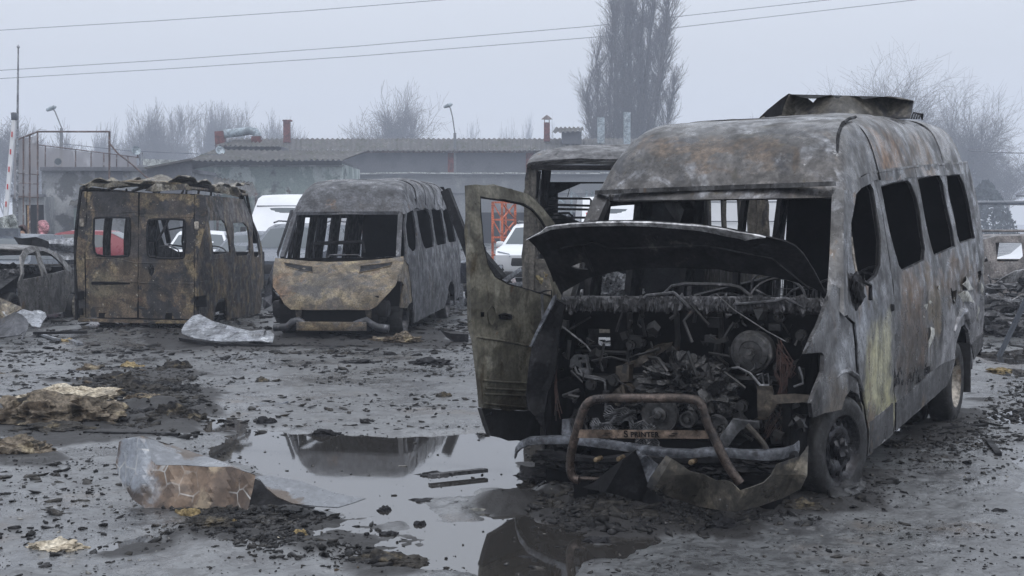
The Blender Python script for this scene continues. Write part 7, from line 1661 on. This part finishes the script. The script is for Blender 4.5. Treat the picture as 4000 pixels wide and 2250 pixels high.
g = at(166, 850, 36.5); person((g.x, 36.5, 0), radians(-75), 'person in a pink hooded quilted jacket seen from the side beside the red car', M['pink'], M['trouser'], 1.0, hood=M['pink'])
g = at(88, 880, 33.5); person((g.x, 33.5, 0), radians(-20), 'person in dark coat and brown hat, hand at the face, far left', M['coat'], M['trouser'], .955, hair=M['beanie'], hand_face=True)
# ------------------------------------------------------------ heaps of burnt insulation and char
M['wool'] = metal('scorched_insulation', (.16, .135, .105), [((.27, .23, .16), 4, .53, .66), ((.07, .055, .04), 3.2, .47, .60), ((.035, .033, .03), 4, .55, .66)], rough=.95, bump=1, bscale=16, spec=.1, bdist=.03)
M['woolpale'] = metal('pale_insulation', (.40, .35, .27), [((.52, .47, .38), 5, .5, .66), ((.15, .12, .08), 5, .52, .66), ((.05, .045, .04), 6, .62, .72)], rough=.95, bump=1, bscale=18, spec=.1, bdist=.03)
M['wooldark'] = metal('charred_insulation', (.04, .037, .033), [((.10, .085, .06), 5, .52, .66), (SOOT, 4, .5, .64)], rough=.9, bump=1, bscale=18, spec=.2, bdist=.03)
M['yellow'] = metal('yellow_foam_scraps', (.22, .17, .09), [((.33, .29, .18), 8, .5, .66), ((.06, .05, .04), 6, .54, .66)], rough=.95, bump=1, bscale=20, spec=.1)
def heap(px, pyb, w, h, mat, label, seed=0, nm='insulation_heap', cat='debris', dp=.6, amp=.5, sub=5, rot=0):
    g = gnd(px, pyb); s = FPX/g.y; W, H = w/s/2, h/s*.62; D = W*dp; base = gz(g.x, g.y+D)
    bm = bmesh.new(); bmesh.ops.create_icosphere(bm, subdivisions=sub, radius=1); off = Vector((seed*3.7, seed*1.3, 0))
    for v in list(bm.verts):
        p = v.co.copy(); d = amp*.75*noise.fractal(p*1.5+off, .9, 2.1, 7)-.3*abs(noise.noise(p*3.1+off))+.06*noise.noise(p*14)
        q = p*(1+d); z = max(-.05, q.z)*H*(1+.5*noise.noise(Vector((q.x*2.3, q.y*2.3, seed)))); v.co = Vector((q.x*W, q.y*D, z-.01))
    me = bpy.data.meshes.new(nm); bm.to_mesh(me); bm.free(); fin(me, 50)
    o = link(nm, me, None, [mat]); o.location = (g.x, g.y+D*.8, max(base, -.005)); o.rotation_euler = (0, 0, rot); tag(o, label, cat); return o
for a in (
    (190, 1672, 520, 150, M['wool'], 'largest brown heap of burnt insulation at the left edge', 1), (250, 1585, 460, 75, M['woolpale'], 'pale cream sheet of insulation on top of the largest brown heap', 2),
    (60, 1785, 290, 95, M['wool'], 'brown insulation heap at the left edge below the largest heap', 3), (190, 2155, 250, 55, M['woolpale'], 'small cream scrap of insulation in the bottom left foreground', 4),
    (665, 1645, 130, 75, M['wooldark'], 'rounded grey insulation clump right of the largest heap', 5), (745, 1650, 110, 50, M['wooldark'], 'dark clump beside the rounded grey insulation clump', 6),
    (530, 1545, 220, 60, M['wooldark'], 'wide reddish black mat behind the largest insulation heap', 7), (560, 1590, 150, 35, M['wool'], 'flat olive scrap just in front of the wide black mat', 8),
    (440, 1495, 180, 45, M['wooldark'], 'dark olive clump behind the wide black mat', 9), (500, 1438, 110, 32, M['yellow'], 'yellow insulation scrap at the back of the left debris', 10), (350, 1450, 120, 35, M['wool'], 'olive clump left of the yellow scrap', 11),
    (690, 1445, 110, 55, M['wooldark'], 'grey black lump at the back right of the left debris', 12), (180, 1700, 260, 40, M['wooldark'], 'black strip of char between the two brown heaps', 13),
    (1020, 1500, 66, 32, M['wooldark'], 'small brown clump alone on the asphalt beyond the puddle', 14), (1735, 1560, 70, 32, M['wooldark'], 'small clump on the asphalt left of the open door', 15), (1035, 1660, 90, 45, M['char'], 'black clump at the far left end of the puddle', 16),
    (1265, 1702, 150, 38, M['char'], 'flat black clump on the far rim of the puddle', 17), (1685, 1428, 180, 38, M['char'], 'peaked black scrap beyond the puddle near the open door', 18), (1400, 1425, 150, 28, M['char'], 'low black scrap beyond the puddle below the middle minibus', 19),
    (1500, 2215, 330, 75, M['wooldark'], 'long brown black heap in the bottom foreground beside the puddle', 20), (1165, 2100, 60, 34, M['yellow'], 'golden foam scrap in the foreground char', 21), (1090, 2122, 60, 22, M['woolpale'], 'pale foam scrap left of the golden one', 22),
    (735, 2030, 110, 60, M['yellow'], 'yellow foam scraps against the curled metal sheet', 23), (820, 2085, 200, 45, M['wooldark'], 'dark heap below the curled metal sheet', 24), (910, 2070, 40, 18, M['yellow'], 'tiny orange scrap at the foot of the curled metal sheet', 25),
    (1500, 1995, 62, 40, M['char'], 'small upright black lump standing in the puddle', 26), (1655, 1960, 140, 22, M['char'], 'flat black scrap floating in the puddle', 27), (1520, 2090, 90, 34, M['char'], 'black lump at the near rim of the puddle', 28), (1640, 2050, 60, 34, M['char'], 'small black lump in the near right part of the puddle', 29),
    (3130, 2020, 190, 55, M['wooldark'], 'olive grey insulation tuft below the nearest wreck\'s front right wheel', 30), (2150, 1890, 260, 85, M['char'], 'hairy black mass under the left end of the bumper beam', 31), (2330, 2120, 120, 40, M['char'], 'black lump on the wet asphalt in front of the bumper', 32),
    (2820, 2072, 150, 40, M['char'], 'black lump in front of the crumpled apron', 33), (3910, 2010, 70, 26, M['char'], 'black lump in the bottom right foreground', 34), (3915, 1450, 100, 26, M['yellow'], 'small orange brown scrap on the ground at the right edge', 35),
    (1570, 1350, 150, 48, M['wool'], 'tan insulation heap in front of the right front wheel of the middle minibus', 36), (1480, 1345, 90, 25, M['wool'], 'small tan scrap left of the tan heap by the middle minibus', 37), (250, 1340, 90, 22, M['yellow'], 'tiny yellow fibre scrap near the left edge before the saloon', 38),
    (1700, 1858, 150, 26, M['char'], 'black clump lying on the stick in the puddle', 39), (2060, 2180, 110, 18, M['char'], 'thin black scrap at the bottom edge beside the puddle', 40)):
    heap(*a[:6], seed=a[6], sub=5 if a[2] > 140 else 4)
def stick(p, q, w, mat, lb, nm='charred_stick', z=.03):
    tag(MB().beam(gnd(*p)+Vector((0, 0, z)), gnd(*q)+Vector((0, 0, z)), w, w*.5).build(nm, mat, None, 0), lb, 'stick')
stick((1680, 1876), (1900, 1853), .05, M['ashy'], 'grey stick lying in the puddle beside the black clump')
stick((130, 1322), (340, 1318), .08, M['char'], 'long black slat on the ground left of the rusty van', z=.08); stick((150, 1316), (230, 1342), .06, M['zinc'], 'pale curved slat crossing the black slat before the rusty van', z=.05); stick((270, 1336), (315, 1352), .08, M['zinc'], 'short pale slat end in front of the rusty van')
stick((700, 1712), (330, 1704), .05, M['char'], 'thin black strip between the insulation and the curled sheet'); stick((3690, 1690), (3850, 1675), .06, M['char'], 'black stick on the ground behind the nearest wreck\'s rear wheel'); stick((3860, 1735), (3900, 1790), .05, M['char'], 'short black stick on wet asphalt at the right')
c8p = c8([(175, 432), (190, 438), (240, 445), (300, 440), (340, 425)]); tag(MB().tube([gnd(x, y)+Vector((0, 0, .02)) for x, y in c8p], .012, 6).build('rubber_hose', M['dgrey']), 'short curved grey hose lying on the asphalt beyond the puddle', 'hose')
tag(psheet('white_scrap', c8([(1420, 1050), (1460, 1042), (1522, 1050), (1500, 1066), (1450, 1068)]), lambda x, y: gY(1860, 1998), M['flake'], None, .01, .006, 20), 'small white scrap at the right rim of the puddle', 'scrap')
# ------------------------------------------------------------ haze
def haze():
    m = bpy.data.materials.new('haze_air'); m.use_nodes = True; t = m.node_tree; t.nodes.clear()
    o = t.nodes.new('ShaderNodeOutputMaterial'); v = t.nodes.new('ShaderNodeVolumePrincipled')
    v.inputs['Color'].default_value = (.80, .87, 1.0, 1); v.inputs['Density'].default_value = .0019; v.inputs['Anisotropy'].default_value = .1
    t.links.new(v.outputs[0], o.inputs['Volume']); return m
kind(MB().box((0, 170, 19), (700, 500, 42)).build('haze', haze(), smooth=0), 'stuff')
